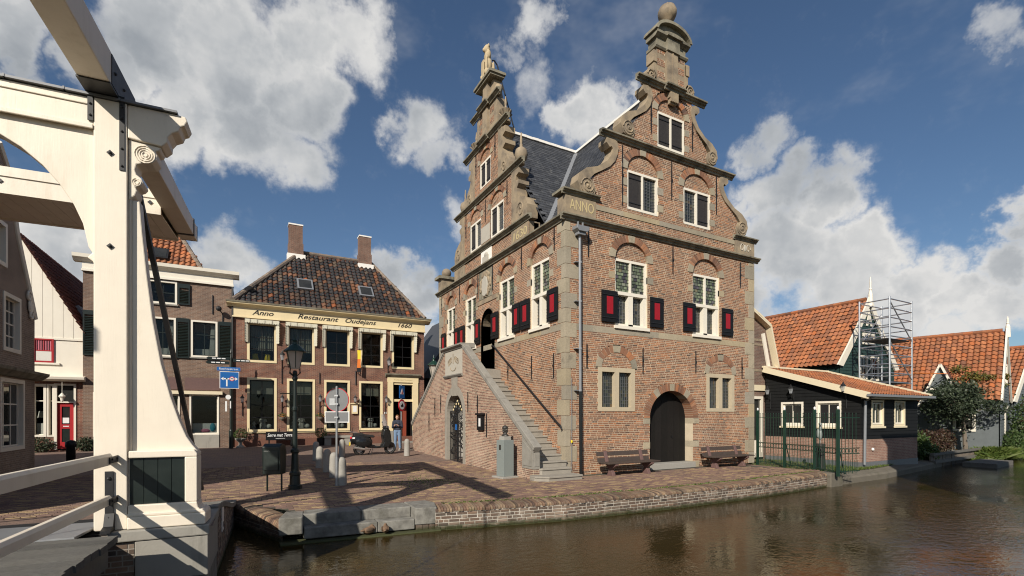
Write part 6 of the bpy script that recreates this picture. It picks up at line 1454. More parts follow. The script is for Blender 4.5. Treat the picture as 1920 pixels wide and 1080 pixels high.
# ---------------------------------------------------------------- houses beside the canal on the right
def boards(F, parent, outl, z0, z1, holes, m, bh=.14, name='weatherboard', dd=.018):
    """overlapping horizontal boards, each a piece of its own"""
    f = F[0]; z = z0
    while z < z1-.02:
        zt_ = min(z+bh, z1)
        for a, b in segs_at((z+zt_)/2, outl, holes):
            mb = MB(); P = [f(a, z, dd), f(b, z, dd), f(b, zt_, 0), f(a, zt_, 0), f(a, z, -.005), f(b, z, -.005)]
            fs = [(0, 1, 2, 3), (4, 5, 1, 0), (3, 4, 0), (1, 5, 2)]; mb.add(P, [g_[::-1] for g_ in fs] if F[1] else fs); mb.build(name, M[m], parent)
        z = zt_
shed = thing('black_shed', 'low black boarded house with brick base and orange tiled lean-to roof', 'house', (14, 0, -.1))
FF = FY(0, -2.39); FL2 = FX(11.82, 0)
fw = [(12.54, 13.46), (14.29, 15.15)]; lw = [(-.24-.0, .72), (-1.71, -.74)]
wall_strips(FF, lambda z: (11.82, 16.24), .08, .95, [], 'wall_shed_x', shed, 'brick_base', .3); wall_strips(FL2, lambda z: (-2.39, 1.45), .08, .95, [], 'wall_shed_y', shed, 'brick_base', .3)
mb = MB(); fbox(mb, FF, 11.80, 16.26, -.2, .08, -.2, .015); fbox(mb, FL2, -2.38, 1.45, -.2, .082, -.2, .015); mb.build('plinth', M['lead'], shed)
hl = [h_rect(a+.04, b-.04, 1.46, 2.4) for a, b in fw]; boards(FF, shed, lambda z: (11.82, 16.24), .95, 2.62, hl, 'black_boards')
hl = [h_rect(a+.04, b-.04, 1.42, 2.38) for a, b in lw]
boards(FL2, shed, lambda z: (-2.39, 1.45) if z < 2.6 else (-2.39+(z-2.6)/1.3*3.8, 1.45), .95, 3.8, hl, 'black_boards')
room(FF, shed, 11.9, 16.1, .5, 2.6, 1.5); mb = MB(); mb.box(16.0, 16.24, -2.38, 1.4, 0, 2.6); mb.build('end_wall', M['black_boards'], shed)
for a, b in fw:
    wn = house_window(FF, shed, a, b, 1.43, 2.44, 'cream_paint', .07, 'white_paint', .07, 2, 1, d=-.06, sill='cream_paint')
    m1 = MB()
    for q in range(6): m1.tube([FF[0](b-.2-.06*q, 1.55, -.2), FF[0](b-.2-.06*q, 2.3, -.2)], .03, 5)
    m1.build('curtain', M['curtain'], wn)
for a, b in lw: house_window(FL2, shed, a, b, 1.40, 2.42, 'white_paint', .08, 'white_paint', .06, 2, 1, d=-.06, gm='dark_glass', sill='cream_paint')
A, B_, Cc, D2 = Vector((11.6, -2.78, 2.62)), Vector((16.5, -2.78, 2.62)), Vector((16.55, 1.40, 3.93)), Vector((11.6, 1.40, 3.93))
mb = MB(); mb.face([A, B_, Cc, D2]); roof = mb.build('roof', M['red_tile'], shed); Hs = (D2-A).length
tiles(roof, M['orange_tile'], A, (1, 0, 0), D2-A, [(.05, .05), (4.85, .05), (4.85, Hs), (.05, Hs)], .2, .27, 300, 'pan', lift=.03)
mb = MB(); mb.bar(A+Vector((-.03, -.02, -.04)), D2+Vector((-.03, 0, -.04)), .05, .24); mb.build('bargeboard', M['cream_paint'], shed)
mb = MB(); mb.bar(D2+Vector((0, 0, .08)), Cc+Vector((0, 0, .08)), .16, .07); mb.bar(Cc+Vector((0, 0, .08)), B_+Vector((0, 0, .08)), .14, .07); mb.build('ridge_trim', M['cream_paint'], shed)
mb = MB(); mb.bar(A+Vector((-.1, -.04, -.02)), B_+Vector((.1, -.04, -.02)), .14, .09); gt = mb.build('gutter', M['zinc'], shed); mb = MB(); fbox(mb, FF, 11.82, 16.3, 2.48, 2.60, .02, .30); mb.build('eaves_board', M['cream_paint'], shed)
mb = MB(); mb.tube([(11.9, -2.84, 2.58), (11.92, -2.5, 2.4), (11.92, -2.47, .0)], .05, 8); mb.build('downpipe', M['zinc'], shed)
for y in (1.2, .15, -1.9): lantern(FL2, shed, y, 2.75, .9)
mb = MB(); mb.ball(FF[0](12.62, .55, .03), (.06, .05, .06), 10, 8); mb.build('outside_lamp', M['sign_white'], shed)
# gambrel house behind
gh = thing('gambrel_house', 'brown brick house end with cream gambrel bargeboard beside the town hall', 'house', (10.5, 1.55, 0)); GY = 1.55; F = FY(0, GY)
OUT = [(12.55, 4.0), (11.98, 5.80), (11.1, 6.24), (9.05, 7.25)]
def g_out(z):
    if z < 4: return (9.0, 12.5)
    if z < 5.8: return (9.0, 12.5-(z-4)/1.8*.57)
    return (9.0, max(9.01, 11.93-(z-5.8)/1.45*2.9))
wall_strips(F, g_out, -.1, 7.2, [h_rect(10.55, 11.75, -.1, 2.7)], 'wall_gambrel', gh); mb = MB()
mb.ext([(9.0, -.1), (12.5, -.1), (12.5, 4), (11.93, 5.75), (9.0, 7.15)], lambda p, t: (p[0], t, p[1]), 11, GY+.25); mb.build('body', M['house_brick'], gh)
for a, b in zip(OUT, OUT[1:]): mb = MB(); mb.bar((a[0], GY-.12, a[1]), (b[0], GY-.12, b[1]), .06, .30, up=(0, -1, 0)); mb.bar((a[0]+.1, GY-.16, a[1]+.1), (b[0]+.1, GY-.16, b[1]+.12), .07, .08, up=(0, -1, 0)); mb.build('bargeboard', M['cream_paint'], gh)
mb = MB(); mb.bar((12.25, GY-.05, 3.5), (11.7, GY-.05, 5.5), .2, .06, up=(0, -1, 0)); mb.build('trim', M['white_paint'], gh)
for z in (3.85, 5.2, 5.0): mb = MB(); fbox(mb, F, 9.0, 12.3 if z < 5 else 11.9, z-.05, z+.05, 0, .015); mb.build('stone_band', M['sandstone'], gh)
mb = MB(); fbox(mb, F, 9.0, 12.4, 2.95, 3.2, 0, .06); mb.build('fascia', M['cream_paint'], gh)
mb = MB(); frame_boxes(mb, F, [(10.55, 10.68, .0, 2.7), (11.62, 11.75, 0, 2.7), (10.68, 11.62, 2.58, 2.7), (10.68, 11.62, .0, .75)], -.1, .03); d_ = mb.build('terrace_door', M['white_paint'], gh); mb = MB(); fbox(mb, F, 10.68, 11.62, .75, 2.58, -.06, -.05); mb.build('pane', M['dark_glass'], d_)
# orange roofed houses, gable to the canal
def gable_house(name, label, gy, xc, zr, hw, ze, depth, wallm, barge, pin, boards_m=True, nt=300, curve=.35):
    t = thing(name, label, 'house', (xc, gy, 0)); F = FY(0, gy)
    def half(z): return hw if z < ze else hw*(1-((z-ze)/(zr-ze)))
    boards(F, t, lambda z: (xc-half(z)+.05, xc+half(z)-.05), 0, zr-.15, [], wallm, .16 if boards_m else .2)
    mb = MB(); mb.box(xc-hw, xc-hw+.15, gy+.05, gy+depth, -.1, ze); mb.box(xc+hw-.15, xc+hw, gy+.05, gy+depth, -.1, ze); mb.build('side_walls', M[wallm], t)
    L = math.hypot(hw+.25, (zr-ze)*(hw+.25)/hw); zl = ze-(zr-ze)*.25/hw
    mb = MB(); mb.face([(xc-hw-.25, gy, zl), (xc, gy, zr), (xc, gy+depth, zr), (xc-hw-.25, gy+depth, zl)]); mb.face([(xc+hw+.25, gy, zl), (xc, gy, zr), (xc, gy+depth, zr), (xc+hw+.25, gy+depth, zl)]); rf_ = mb.build('roof', M['red_tile'], t)
    tiles(rf_, M['orange_tile'], (xc-hw-.25, gy, zl), (0, 1, 0), (hw+.25, 0, zr-zl), [(.08, 0), (.08, L), (depth, L), (depth, 0)], .245, .305, nt, 'pan', lift=.06)
    ridge_line(rf_, (xc, gy+.1, zr+.04), (xc, gy+depth, zr+.04), int(depth/.4), .12, 'orange_tile')
    for s in (-1, 1):
        mb = MB(); n = 10; pts_o, pts_i = [], []
        for k in range(n+1):
            q = k/n; z = zr+.25-(zr+.25-zl)*q; x = (hw+.32)*q; bow = curve*math.sin(math.pi*q)*.5; pts_o.append((x-bow*.55, z-bow*.1)); pts_i.append((x-bow*.55-.34-.12*q, z-bow*.1-.06))
        P = [(xc+s*max(a, .02), b) for a, b in pts_o]+[(xc+s*max(a, .0), b) for a, b in pts_i[::-1]]
        fext(mb, F, P if s < 0 else P[::-1], .04, .12); mb.build('bargeboard', M[barge], t)
    if pin:
        mb = MB(); mb.lathe([(.13, zr-.35), (.11, zr+.25), (.05, zr+.25+.25*pin), (.07, zr+.25+.31*pin), (.045, zr+.25+.4*pin), (.05, zr+.25+.7*pin), (.02, zr+.25+pin)], (xc, gy-.1, 0), 8); mb.build('pinnacle', M[barge], t)
    return t, F
h1_, F = gable_house('green_gabled_house', 'dark green boarded house with orange tiled roof behind the scaffolding', 1.5, 20.55, 8.0, 2.75, 4.7, 13, 'green_boards', 'white_paint', .95, nt=300)
mb = MB(); fext(mb, F, [(20.25, 6.6), (20.55, 7.5), (20.85, 6.6), (20.7, 6.6), (20.55, 7.0), (20.4, 6.6)], .03, .07); mb.build('gable_ornament', M['white_paint'], h1_)
for a, b, z0, z1 in ((19.6, 20.35, 3.7, 5.0), (20.75, 21.5, 3.7, 5.0), (19.95, 21.15, 5.6, 6.2)): house_window(F, h1_, a, b, z0, z1, 'white_paint', .09, 'white_paint', .04, 2, 2, d=.03, proud=.08, gm='dark_glass')
h2_, F = gable_house('grey_gabled_house', 'grey boarded house with long orange tiled roof behind the garden tree', -1.5, 28.6, 6.55, 3.3, 2.9, 13, 'grey_boards', 'white_paint', .55, nt=300, curve=.1)
for a, b, z0, z1 in ((28.2, 28.55, 3.6, 4.7), (28.65, 29.0, 3.6, 4.7), (28.4, 28.8, 5.1, 5.7)): house_window(F, h2_, a, b, z0, z1, 'white_paint', .07, 'white_paint', .03, 1, 2, d=.03, proud=.08, gm='dark_glass')
FW = FX(25.3, 0)
for a, b in ((2.4, 3.4), (-.6, .3)): house_window(FW, h2_, a, b, 1.0, 2.3, 'white_paint', .09, 'white_paint', .04, 2, 2, d=.02, proud=.06, gm='dark_glass')
dm = MB(); FD = FX(24.6, 0); fext(dm, FD, [(-.1, 2.6), (1.55, 2.6), (.72, 4.5)], -3, -.02); dmo = dm.build('dormer', M['grey_boards'], h2_)
for s in (-1, 1): mb = MB(); mb.bar(FD[0](.72+s*.92, 2.35, .03), FD[0](.72, 4.6, .03), .09, .26, up=(-1, 0, 0)); mb.build('dormer_barge', M['white_paint'], h2_)
mb = MB(); fbox(mb, FD, .3, 1.14, 3.25, 3.33, 0, .03); fbox(mb, FD, .62, .82, 2.7, 3.0, 0, .03); mb.build('dormer_trim', M['white_paint'], dmo)
mb = MB(); mb.face([(24.5, -.2, 2.55), (27, -.2, 2.55), (27.2, .72, 4.6), (24.5, .72, 4.6)]); mb.face([(24.5, 1.65, 2.55), (27, 1.65, 2.55), (27.2, .72, 4.6), (24.5, .72, 4.6)]); mb.build('dormer_roof', M['red_tile'], dmo)
h3_, F = gable_house('far_tiled_house', 'orange tiled house with white bargeboard at the right picture edge', -.5, 36.3, 6.3, 2.9, 3.0, 10, 'grey_boards', 'white_paint', .4, nt=60, curve=.1)
# grey lean-to before the grey house
ls = thing('garden_lean_to', 'small grey boarded garden lean-to with white fretwork behind the tree', 'shed', (27, -1.6, 0)); F = FY(0, -1.62)
boards(F, ls, lambda z: (25.5, 28.1), 0, 2.2, [], 'grey_boards', .16); mb = MB(); fbox(mb, F, 25.3, 28.3, 2.2, 2.38, -.1, .12); 
for k in range(8): fbox(mb, F, 25.45+k*.36, 25.58+k*.36, 2.0, 2.2, .03, .07)
fbox(mb, F, 28.0, 28.12, 0, 2.2, 0, .06); mb.build('fretwork', M['white_paint'], ls)
# scaffold tower
sc = thing('scaffold_tower', 'aluminium scaffold tower standing before the green gabled house', 'scaffold', (18.3, -.5, 0))
cor = [(18.25, -.5), (20.4, -.5), (20.4, .8), (18.25, .8)]
for x, y in cor: mb = MB(); mb.tube([(x, y, -.1), (x, y, 7.5)], .042, 8); mb.build('standard', M['alu'], sc)
for i in range(4):
    a, b = cor[i], cor[(i+1) % 4]; z = .35
    while z < 7.4:
        mb = MB(); mb.tube([(*a, z), (*b, z)], .03, 6); mb.build('rung', M['alu'], sc)
        z += .44
for z0, z1 in ((3.4, 5.2), (5.3, 7.1)):
    mb = MB(); mb.tube([(*cor[0], z1+.2), (*cor[1], z0+.2)], .03, 6); mb.build('brace', M['alu'], sc); mb = MB(); mb.tube([(*cor[3], z0), (*cor[2], z1)], .022, 6); mb.build('brace', M['alu'], sc)
for z, x0, x1 in ((5.55, 18.25, 20.4), (3.5, 18.25, 20.4)): mb = MB(); mb.box(x0, x1, -.4, .7, z-.05, z); mb.build('platform', M['plank_dark'], sc)
mb = MB(); mb.tube([(20.4, -.5, 3.95), (24.0, -.6, 4.05)], .022, 6); mb.build('safety_line', M['orange_cloth'], sc)
# raft
rt = thing('wooden_raft', 'flat dark wooden raft moored at the garden bank', 'raft', (21.5, -3.0, -.45), R_(6), local=True)
for k in range(7): mb = MB(); mb.box(-1.5+.0, 1.5, -.55+k*.16, -.55+k*.16+.15, .14, .19); mb.build('deck_plank', M['raft_wood'], rt)
for y in (-.5, .5): mb = MB(); mb.box(-1.48, 1.48, y-.06, y+.06, -.15, .14); mb.build('float_beam', M['raft_wood'], rt)
for x in (-1.44, 1.44): mb = MB(); mb.box(x-.05, x+.05, -.56, .57, -.1, .138); mb.build('end_beam', M['raft_wood'], rt)

h2_.rotation_euler = (0, 0, R_(13))
# ---------------------------------------------------------------- house on the near bank, behind the camera: its shadow reaches the shed
ob = thing('near_bank_house', 'tall brick house on the near bank, outside the picture, shading the black shed', 'house', (12, -14, -.2))
mb = MB(); mb.box(4.3, 8.3, -19, -10.9, -.6, 8.6); mb.build('wall', M['wall_rest'], ob); mb = MB(); mb.ext([(-19.3, 8.6), (-10.6, 8.6), (-15, 11.5)], lambda p, t: (t, p[0], p[1]), 4.1, 8.5); mb.build('roof', M['red_tile'], ob)
# ---------------------------------------------------------------- street furniture
def lamp_post(loc, label, s=1., group='street lanterns'):
    t = thing('street_lantern', label, 'street lamp', loc, 0, group, local=True); 
    mb = MB(); mb.lathe([(.16, 0), (.16, .10), (.13, .12), (.12, .34), (.135, .36), (.135, .42), (.095, .46), (.08, .9), (.105, .93), (.105, .99), (.065, 1.03), (.052, 1.95), (.075, 1.98), (.075, 2.04), (.05, 2.08), (.045, 2.72), (.07, 2.78), (.05, 2.86), (.06, 2.92), (.035, 2.98)], (0, 0, 0), 12)
    mb.build('column', M['dark_green'], t)
    mb = MB(); mb.tube([(-.34, 0, 2.4), (.34, 0, 2.4)], .014, 6)
    for k in range(4): a = k*1.5708+.78; mb.tube([(.05*math.cos(a), .05*math.sin(a), 2.84), (.17*math.cos(a), .17*math.sin(a), 2.92), (.15*math.cos(a), .15*math.sin(a), 3.03)], .013, 6)
    mb.build('bracket', M['dark_green'], t)
    mb = MB(); mb.lathe([(.11, 3.02), (.12, 3.05), (.215, 3.46)], (0, 0, 0), 6); mb.build('lantern_glass', M['lamp_glass'], t)
    mb = MB()
    for k in range(6): a = 2*math.pi*(k+.5)/6; mb.tube([(.122*math.cos(a), .122*math.sin(a), 3.04), (.222*math.cos(a), .222*math.sin(a), 3.47)], .009, 5)
    mb.lathe([(.28, 3.45), (.27, 3.47), (.2, 3.53), (.13, 3.60), (.07, 3.64), (.05, 3.70), (.07, 3.73), (.03, 3.78), (.012, 3.9)], (0, 0, 0), 12); mb.build('lantern_cap', M['fence_green'], t)
    mb = MB(); mb.lathe([(.03, 3.08), (.045, 3.12), (.045, 3.34), (.02, 3.36)], (0, 0, 0), 8); mb.build('bulb', M['sign_white'], t)
    t.scale = (s, s, s); return t
lamp_post((-7.45, 1.1, 0), 'dark green street lantern on the square behind the litter bin')
lamp_post((.25, 12.6, .17), 'street lantern standing behind the left end of the staircase', 1.26)
# litter bin
t = thing('litter_bin', 'dark green litter bin on two legs beside the street lantern', 'litter bin', (-7.92, .98, 0), R_(-26), local=True); t.scale = (.86, 1, 1)
mb = MB(); mb.ext([(-.17, .42), (.15, .42), (.20, .95), (.14, 1.12), (-.05, 1.17), (-.19, 1.1)], lambda p, q: (q, p[0], p[1]), -.25, .25); mb.build('bin_body', M['dark_green'], t, bevel=.02)
mb = MB(); mb.box(-.2, .2, -.205, -.185, .52, 1.0); mb.build('bin_door', M['dark_green'], t, bevel=.01)
for x in (-.2, .2): mb = MB(); mb.tube([(x, .0, 0), (x, 0, .6)], .025, 8); mb.build('leg', M['dark_green'], t)
# bollards
BOL = [((-6.30, 1.25, .0), 'nearest granite bollard, just right of the round sign pole'), ((-6.24, 3.1, 0), 'granite bollard second nearest in the row behind the round sign'), ((-6.22, 4.55, .01), 'granite bollard in the middle of the row left of the sign pole'), ((-6.3, 5.8, .03), 'granite bollard second from the far end of the row left of the sign'),
       ((-6.12, 8.3, .08), 'leftmost and farthest granite bollard of the row on the square'), ((-4.98, 9.3, .1), 'granite bollard standing by the rear wheel of the scooter'), ((-2.40, 8.55, .09), 'lone granite bollard before the person near the staircase wall')]
pm = None
for i, (loc, lab) in enumerate(BOL):
    mb = MB(); mb.lathe([(.135, 0), (.13, .02), (.12, .55), (.118, .62), (.10, .69), (.06, .735), (.01, .75)], (0, 0, 0), 16)
    if pm is None: pm = mb.mesh('granite_bollard', M['granite'], True)
    o = tag(obj('granite_bollard', pm), lab, 'bollard', 'granite bollards on the square'); o.location = loc; o.rotation_euler = (rnd.uniform(-.02, .02), rnd.uniform(-.02, .02), i)
# round no-entry plate seen from behind
t = thing('road_sign', 'round road sign with rectangular plate below, seen from behind on its pole', 'road sign', (-6.44, 1.19, 0), R_(-30), local=True)
mb = MB(); mb.tube([(0, 0, 0), (0, 0, .75)], .042, 10); mb.tube([(0, 0, .75), (0, 0, 2.62)], .028, 10); mb.build('pole', M['galv'], t)
mb = MB(); mb.ext([(.30*math.cos(a*math.pi/16), .30*math.sin(a*math.pi/16)) for a in range(32)], lambda p, q: (p[0], q, p[1]+2.26), .03, .05); d_ = mb.build('round_plate', M['sign_grey'], t)
mb = MB(); mb.tube([(.305*math.cos(a*math.pi/16), .04, 2.26+.305*math.sin(a*math.pi/16)) for a in range(33)], .013, 6); mb.build('plate_rim', M['sign_red'], t)
mb = MB(); mb.box(-.31, .31, .03, .045, 1.68, 1.94); mb.build('text_plate', M['sign_grey'], t)
mb = MB(); mb.box(-.325, .325, .025, .05, 1.935, 1.955); mb.box(-.325, .325, .025, .05, 1.665, 1.685); mb.box(-.325, -.305, .025, .05, 1.685, 1.935); mb.box(.305, .325, .025, .05, 1.685, 1.935); mb.build('plate_border', M['sign_white'], t)
mb = MB()
mb.box(-.2, -.06, .024, .03, 2.12, 2.3)
mb.build('sticker', M['galv'], t)
for z in (1.8, 2.15, 2.37): mb = MB(); mb.box(-.05, .05, -.035, .03, z-.02, z+.02); mb.build('clamp', M['galv'], t)
# direction signs by the restaurant corner
t = thing('direction_signpost', 'green signpost with blue arrow sign and green finger boards at the restaurant corner', 'signpost', (-9.2, 15.5, .2), 0, local=True)
mb = MB(); mb.tube([(0, 0, 0), (0, 0, 4.5)], .07, 10); mb.lathe([(.1, 0), (.1, .9), (.075, .95)], (0, 0, 0), 10); mb.lathe([(.05, 4.5), (.03, 4.7), (.05, 4.75), (.01, 4.95)], (0, 0, 0), 10); mb.build('post', M['dark_green'], t)
mb = MB(); mb.box(-.46, .32, -.11, -.08, 3.0, 3.78); sg = mb.build('arrow_sign', M['blue_sign'], t, bevel=.008); 
mb = MB(); mb.box(-.485, .345, -.1, -.075, 2.975, 3.805); mb.build('sign_border', M['sign_white'], sg)
mb = MB(); X = -.07; q = -.114
mb.box(X-.14, X-.08, q, -.11, 3.08, 3.48); mb.box(X-.26, X+.0, q, -.11, 3.42, 3.48); mb.ext([(X-.36, 3.45), (X-.25, 3.37), (X-.25, 3.53)], lambda p, u: (p[0], u, p[1]), -.11, q); mb.ext([(X+.36, 3.45), (X+.25, 3.37), (X+.25, 3.53)][::-1], lambda p, u: (p[0], u, p[1]), -.11, q); mb.box(X+.2, X+.26, q, -.11, 3.42, 3.48)
mb.build('arrows', M['sign_white'], sg)
mb = MB(); c_ = [(math.cos(a*math.pi/12), math.sin(a*math.pi/12)) for a in range(24)]
mb.ext([(X+.11+.11*a, 3.45+.11*b) for a, b in c_], lambda p, u: (p[0], u, p[1]), -.11, -.118); m_ = mb.build('ban_disc', M['sign_red'], sg); mb = MB(); mb.ext([(X+.11+.08*a, 3.45+.08*b) for a, b in c_], lambda p, u: (p[0], u, p[1]), -.118, -.121); mb.build('ban_field', M['sign_white'], sg); mb = MB(); mb.box(X+.05, X+.17, -.124, -.121, 3.43, 3.475); mb.build('truck_mark', M['black_paint'], sg)
mb = MB(); mb.box(-.6, .4, -.10, -.08, 3.84, 4.02); st = mb.build('street_name_plate', M['blue_sign'], t); text('street_name', 'Rechtestraat', .14, M['sign_white'], st, (-.1, -.103, 3.93), ROT_Y, .002, width=.82)
for x0, x1, z in ((-.95, -.08, 4.36), (-.98, -.08, 4.16), (.08, .75, 4.3)):
    mb = MB(); s_ = -1 if x0 < 0 else 1; tip = x0-.1 if s_ < 0 else x1+.1; a, b = (x0, x1)
    P = [(a, z), (b, z), (b, z+.15), (a, z+.15)]; P = [(tip, z+.075)]+[(a, z), (b, z), (b, z+.15), (a, z+.15)][0:] if s_ < 0 else [(a, z), (b, z), (tip, z+.075), (b, z+.15), (a, z+.15)]
    if s_ < 0: P = [(a, z), (b, z), (b, z+.15), (a, z+.15), (tip, z+.075)]
    mb.ext(P[::-1], lambda p, u: (p[0], u, p[1]), -.03, .03); mb.build('finger_board', M['dark_green'], t)
    mb = MB(); 
    for k in range(3): mb.box(a+.15+k*.2, a+.31+k*.2, -.034, -.03, z+.05, z+.10)
    mb.build('board_lettering', M['sign_white'], t)
mb = MB(); mb.ext([(.12*math.cos(a*math.pi/4+.39)-.12, 2.55+.12*math.sin(a*math.pi/4+.39)) for a in range(8)], lambda p, u: (p[0], u, p[1]), -.08, -.1); mb.box(-.25, -.17, -.1, -.07, 1.85, 2.35); mb.box(-.05, .0, -.1, -.07, 2.0, 2.35); mb.build('small_plates', M['sign_white'], t)
# sign pole near the person
t = thing('zone_signpost', 'thin pole with blue square sign above red and white round sign', 'road sign', (-1.72, 11.85, .16), R_(35), local=True)
mb = MB(); mb.tube([(0, 0, 0), (0, 0, 3.25)], .03, 8); mb.build('pole', M['galv'], t)
mb = MB(); mb.box(-.2, .2, -.05, -.03, 2.55, 3.18); s1 = mb.build('blue_plate', M['blue_sign'], t); mb = MB(); mb.ext([(-.13, 2.75), (.13, 2.75), (0, 3.05)][::-1], lambda p, u: (p[0], u, p[1]), -.05, -.056); mb.build('triangle_mark', M['sign_white'], s1); mb = MB(); mb.ext([(-.05, 2.78), (.05, 2.78), (0, 2.95)][::-1], lambda p, u: (p[0], u, p[1]), -.056, -.06); mb.build('red_mark', M['sign_red'], s1)
mb = MB(); mb.ext([(.27*a, 2.2+.3*b) for a, b in c_], lambda p, u: (p[0], u, p[1]), -.03, -.05); s1 = mb.build('round_plate', M['sign_red'], t); mb = MB(); mb.ext([(.19*a, 2.2+.21*b) for a, b in c_], lambda p, u: (p[0], u, p[1]), -.05, -.056); mb.build('plate_field', M['sign_white'], s1); mb = MB(); mb.box(-.09, .09, -.06, -.056, 2.12, 2.22); mb.box(-.02, .06, -.06, -.056, 2.22, 2.29); mb.build('vehicle_mark', M['black_paint'], s1)
# benches before the cellar door
def bench(loc, label):
    t = thing('park_bench', label, 'bench', loc, 0, 'benches against the canal facade', local=True); L = 1.05
    for z, y in ((.66, .30), (.47, .245)): mb = MB(); mb.ext([(y-.02, z-.065), (y+.02, z-.065), (y+.045, z+.065), (y+.005, z+.065)], lambda p, u: (u, p[0], p[1]), -L, L); mb.build('back_slat', M['bench_wood'], t, bevel=.008)
    for k in range(3): mb = MB(); mb.box(-L, L, -.28+k*.165, -.28+k*.165+.15, .385, .425); mb.build('seat_slat', M['bench_wood'], t, bevel=.008)
    for x in (-.72, .72):
        mb = MB(); mb.ext([(-.14, 0), (.14, 0), (.1, .14), (.06, .2), (.22, .35), (.36, .75), (.29, .75), (.17, .38), (-.27, .38), (-.27, .33), (-.03, .19), (-.1, .12)], lambda p, u: (u, p[0], p[1]), x-.06, x+.06); mb.build('support', M['bench_leg'], t, bevel=.012)
    return t
bench((2.0, -.62, 0), 'dark wooden bench left of the arched cellar door'); bench((6.65, -.62, 0), 'dark wooden bench right of the arched cellar door')
# bust on its pillar
t = thing('bust_on_pillar', 'dark bronze bust on a slender grey pillar before the staircase', 'statue', (-1.74, .62, -.02), R_(8), local=True)
mb = MB(); mb.box(-.29, .29, -.29, .29, 0, .07); mb.build('base_slab', M['granite'], t, bevel=.01)
mb = MB(); mb.lathe([(.185, .07), (.185, 1.14)], (0, 0, 0), 4, sq=True); mb.build('pillar', M['teal_granite'], t, bevel=.006); mb = MB(); mb.lathe([(.13, 1.14), (.12, 1.25)], (0, 0, 0), 4, sq=True); mb.build('bust_block', M['granite'], t, bevel=.006)
mb = MB(); mb.box(-.19, -.187, -.05, .05, .85, 1.0); mb.build('plaque', M['bronze'], t)
mb = MB()
for c, r_ in (((0, 0, 1.27), (.1, .13, .06)), ((0, 0, 1.33), (.055, .06, .09)), ((0, 0, 1.45), (.085, .075, .11)), ((-.085, 0, 1.43), (.02, .015, .025)), ((0, 0, 1.50), (.095, .085, .075)), ((.03, 0, 1.40), (.06, .075, .08)), ((-.07, 0, 1.38), (.03, .03, .025)), ((-.065, .03, 1.465), (.015, .02, .01)), ((-.065, -.03, 1.465), (.015, .02, .01)), ((0, .08, 1.44), (.02, .012, .03)), ((0, -.08, 1.44), (.02, .012, .03))): mb.ball(c, r_, 10, 8)
remesh(mb.build('bust', M['bronze'], t), .008)
# green iron fence
t = thing('iron_fence', 'dark green iron bar fence between town hall and canal', 'fence', (8.7, -1.8, -.05))
FP = [(9.15, -.02), (8.92, -1.25), (8.55, -2.55), (8.08, -3.55)]
for i, (x, y) in enumerate(FP):
    mb = MB(); mb.lathe([(.04, -.1), (.04, 2.02), (.03, 2.05)], (x, y, 0), 4, sq=True); p_ = mb.build('post', M['fence_green'], t); mb = MB(); mb.lathe([(.02, 2.05), (.032, 2.08), (.032, 2.12), (.01, 2.15)], (x, y, 0), 8); mb.build('knob', M['sign_white'], p_)
    if i: mb = MB(); mb.bar((x+.05, y+.03, .1), (x+.95, y+.25, -.09), .03, .03); mb.bar((x+.04, y, .9), (x+.75, y+.2, -.09), .025, .025); mb.build('stay', M['fence_green'], t)
def panel(a, b, n):
    a, b = Vector((*a, 0)), Vector((*b, 0))
    for z in (1.78, .80, .62, .06): mb = MB(); mb.bar(a+Vector((0, 0, z)), b+Vector((0, 0, z)), .016, .022); mb.build('rail', M['fence_green'], t)
    for k in range(1, n):
        p = a.lerp(b, k/n); mb = MB(); mb.tube([p+Vector((0, 0, -.02)), p+Vector((0, 0, 1.9))], .010, 6); mb.ball(p+Vector((0, 0, 1.92)), .018, 6, 5); mb.build('bar', M['fence_green'], t)
    d = (b-a)/n
    for k in range(n):
        p = a.lerp(b, (k+.5)/n); mb = MB(); q = d.normalized(); mb.tube([p+q*.055*math.cos(u*.5236)+Vector((0, 0, .71+.08*math.sin(u*.5236))) for u in range(13)], .007, 5); mb.build('ring', M['fence_green'], t)
        mb = MB(); mb.tube([p+Vector((0, 0, .02)), p+Vector((0, 0, .42))], .007, 5); mb.build('short_bar', M['fence_green'], t)
panel(FP[0], FP[1], 10); panel(FP[1], FP[2], 11); panel(FP[2], FP[3], 9); panel(FP[3], (8.95, -3.75), 6)
# garden sculpture
t = thing('garden_sculpture', 'small verdigris bird figure on a black stump behind the fence', 'sculpture', (9.95, -1.95, -.1))
mb = MB(); mb.lathe([(.17, -.1), (.16, .5), (.17, .8), (.12, .82)], (9.95, -1.95, 0), 10); mb.build('stump', M['plank_dark'], t); mb = MB()
for c, r_ in (((9.95, -1.95, 1.15), (.08, .08, .2)), ((9.92, -1.97, 1.4), (.05, .05, .12)), ((9.90, -1.98, 1.54), (.05, .06, .05)), ((9.85, -2.03, 1.5), (.05, .03, .02)), ((9.88, -1.9, 1.2), (.03, .05, .16)), ((9.95, -1.95, .9), (.02, .02, .12))): mb.ball(c, r_, 10, 8)
remesh(mb.build('figure', M['teal_granite'], t), .012)
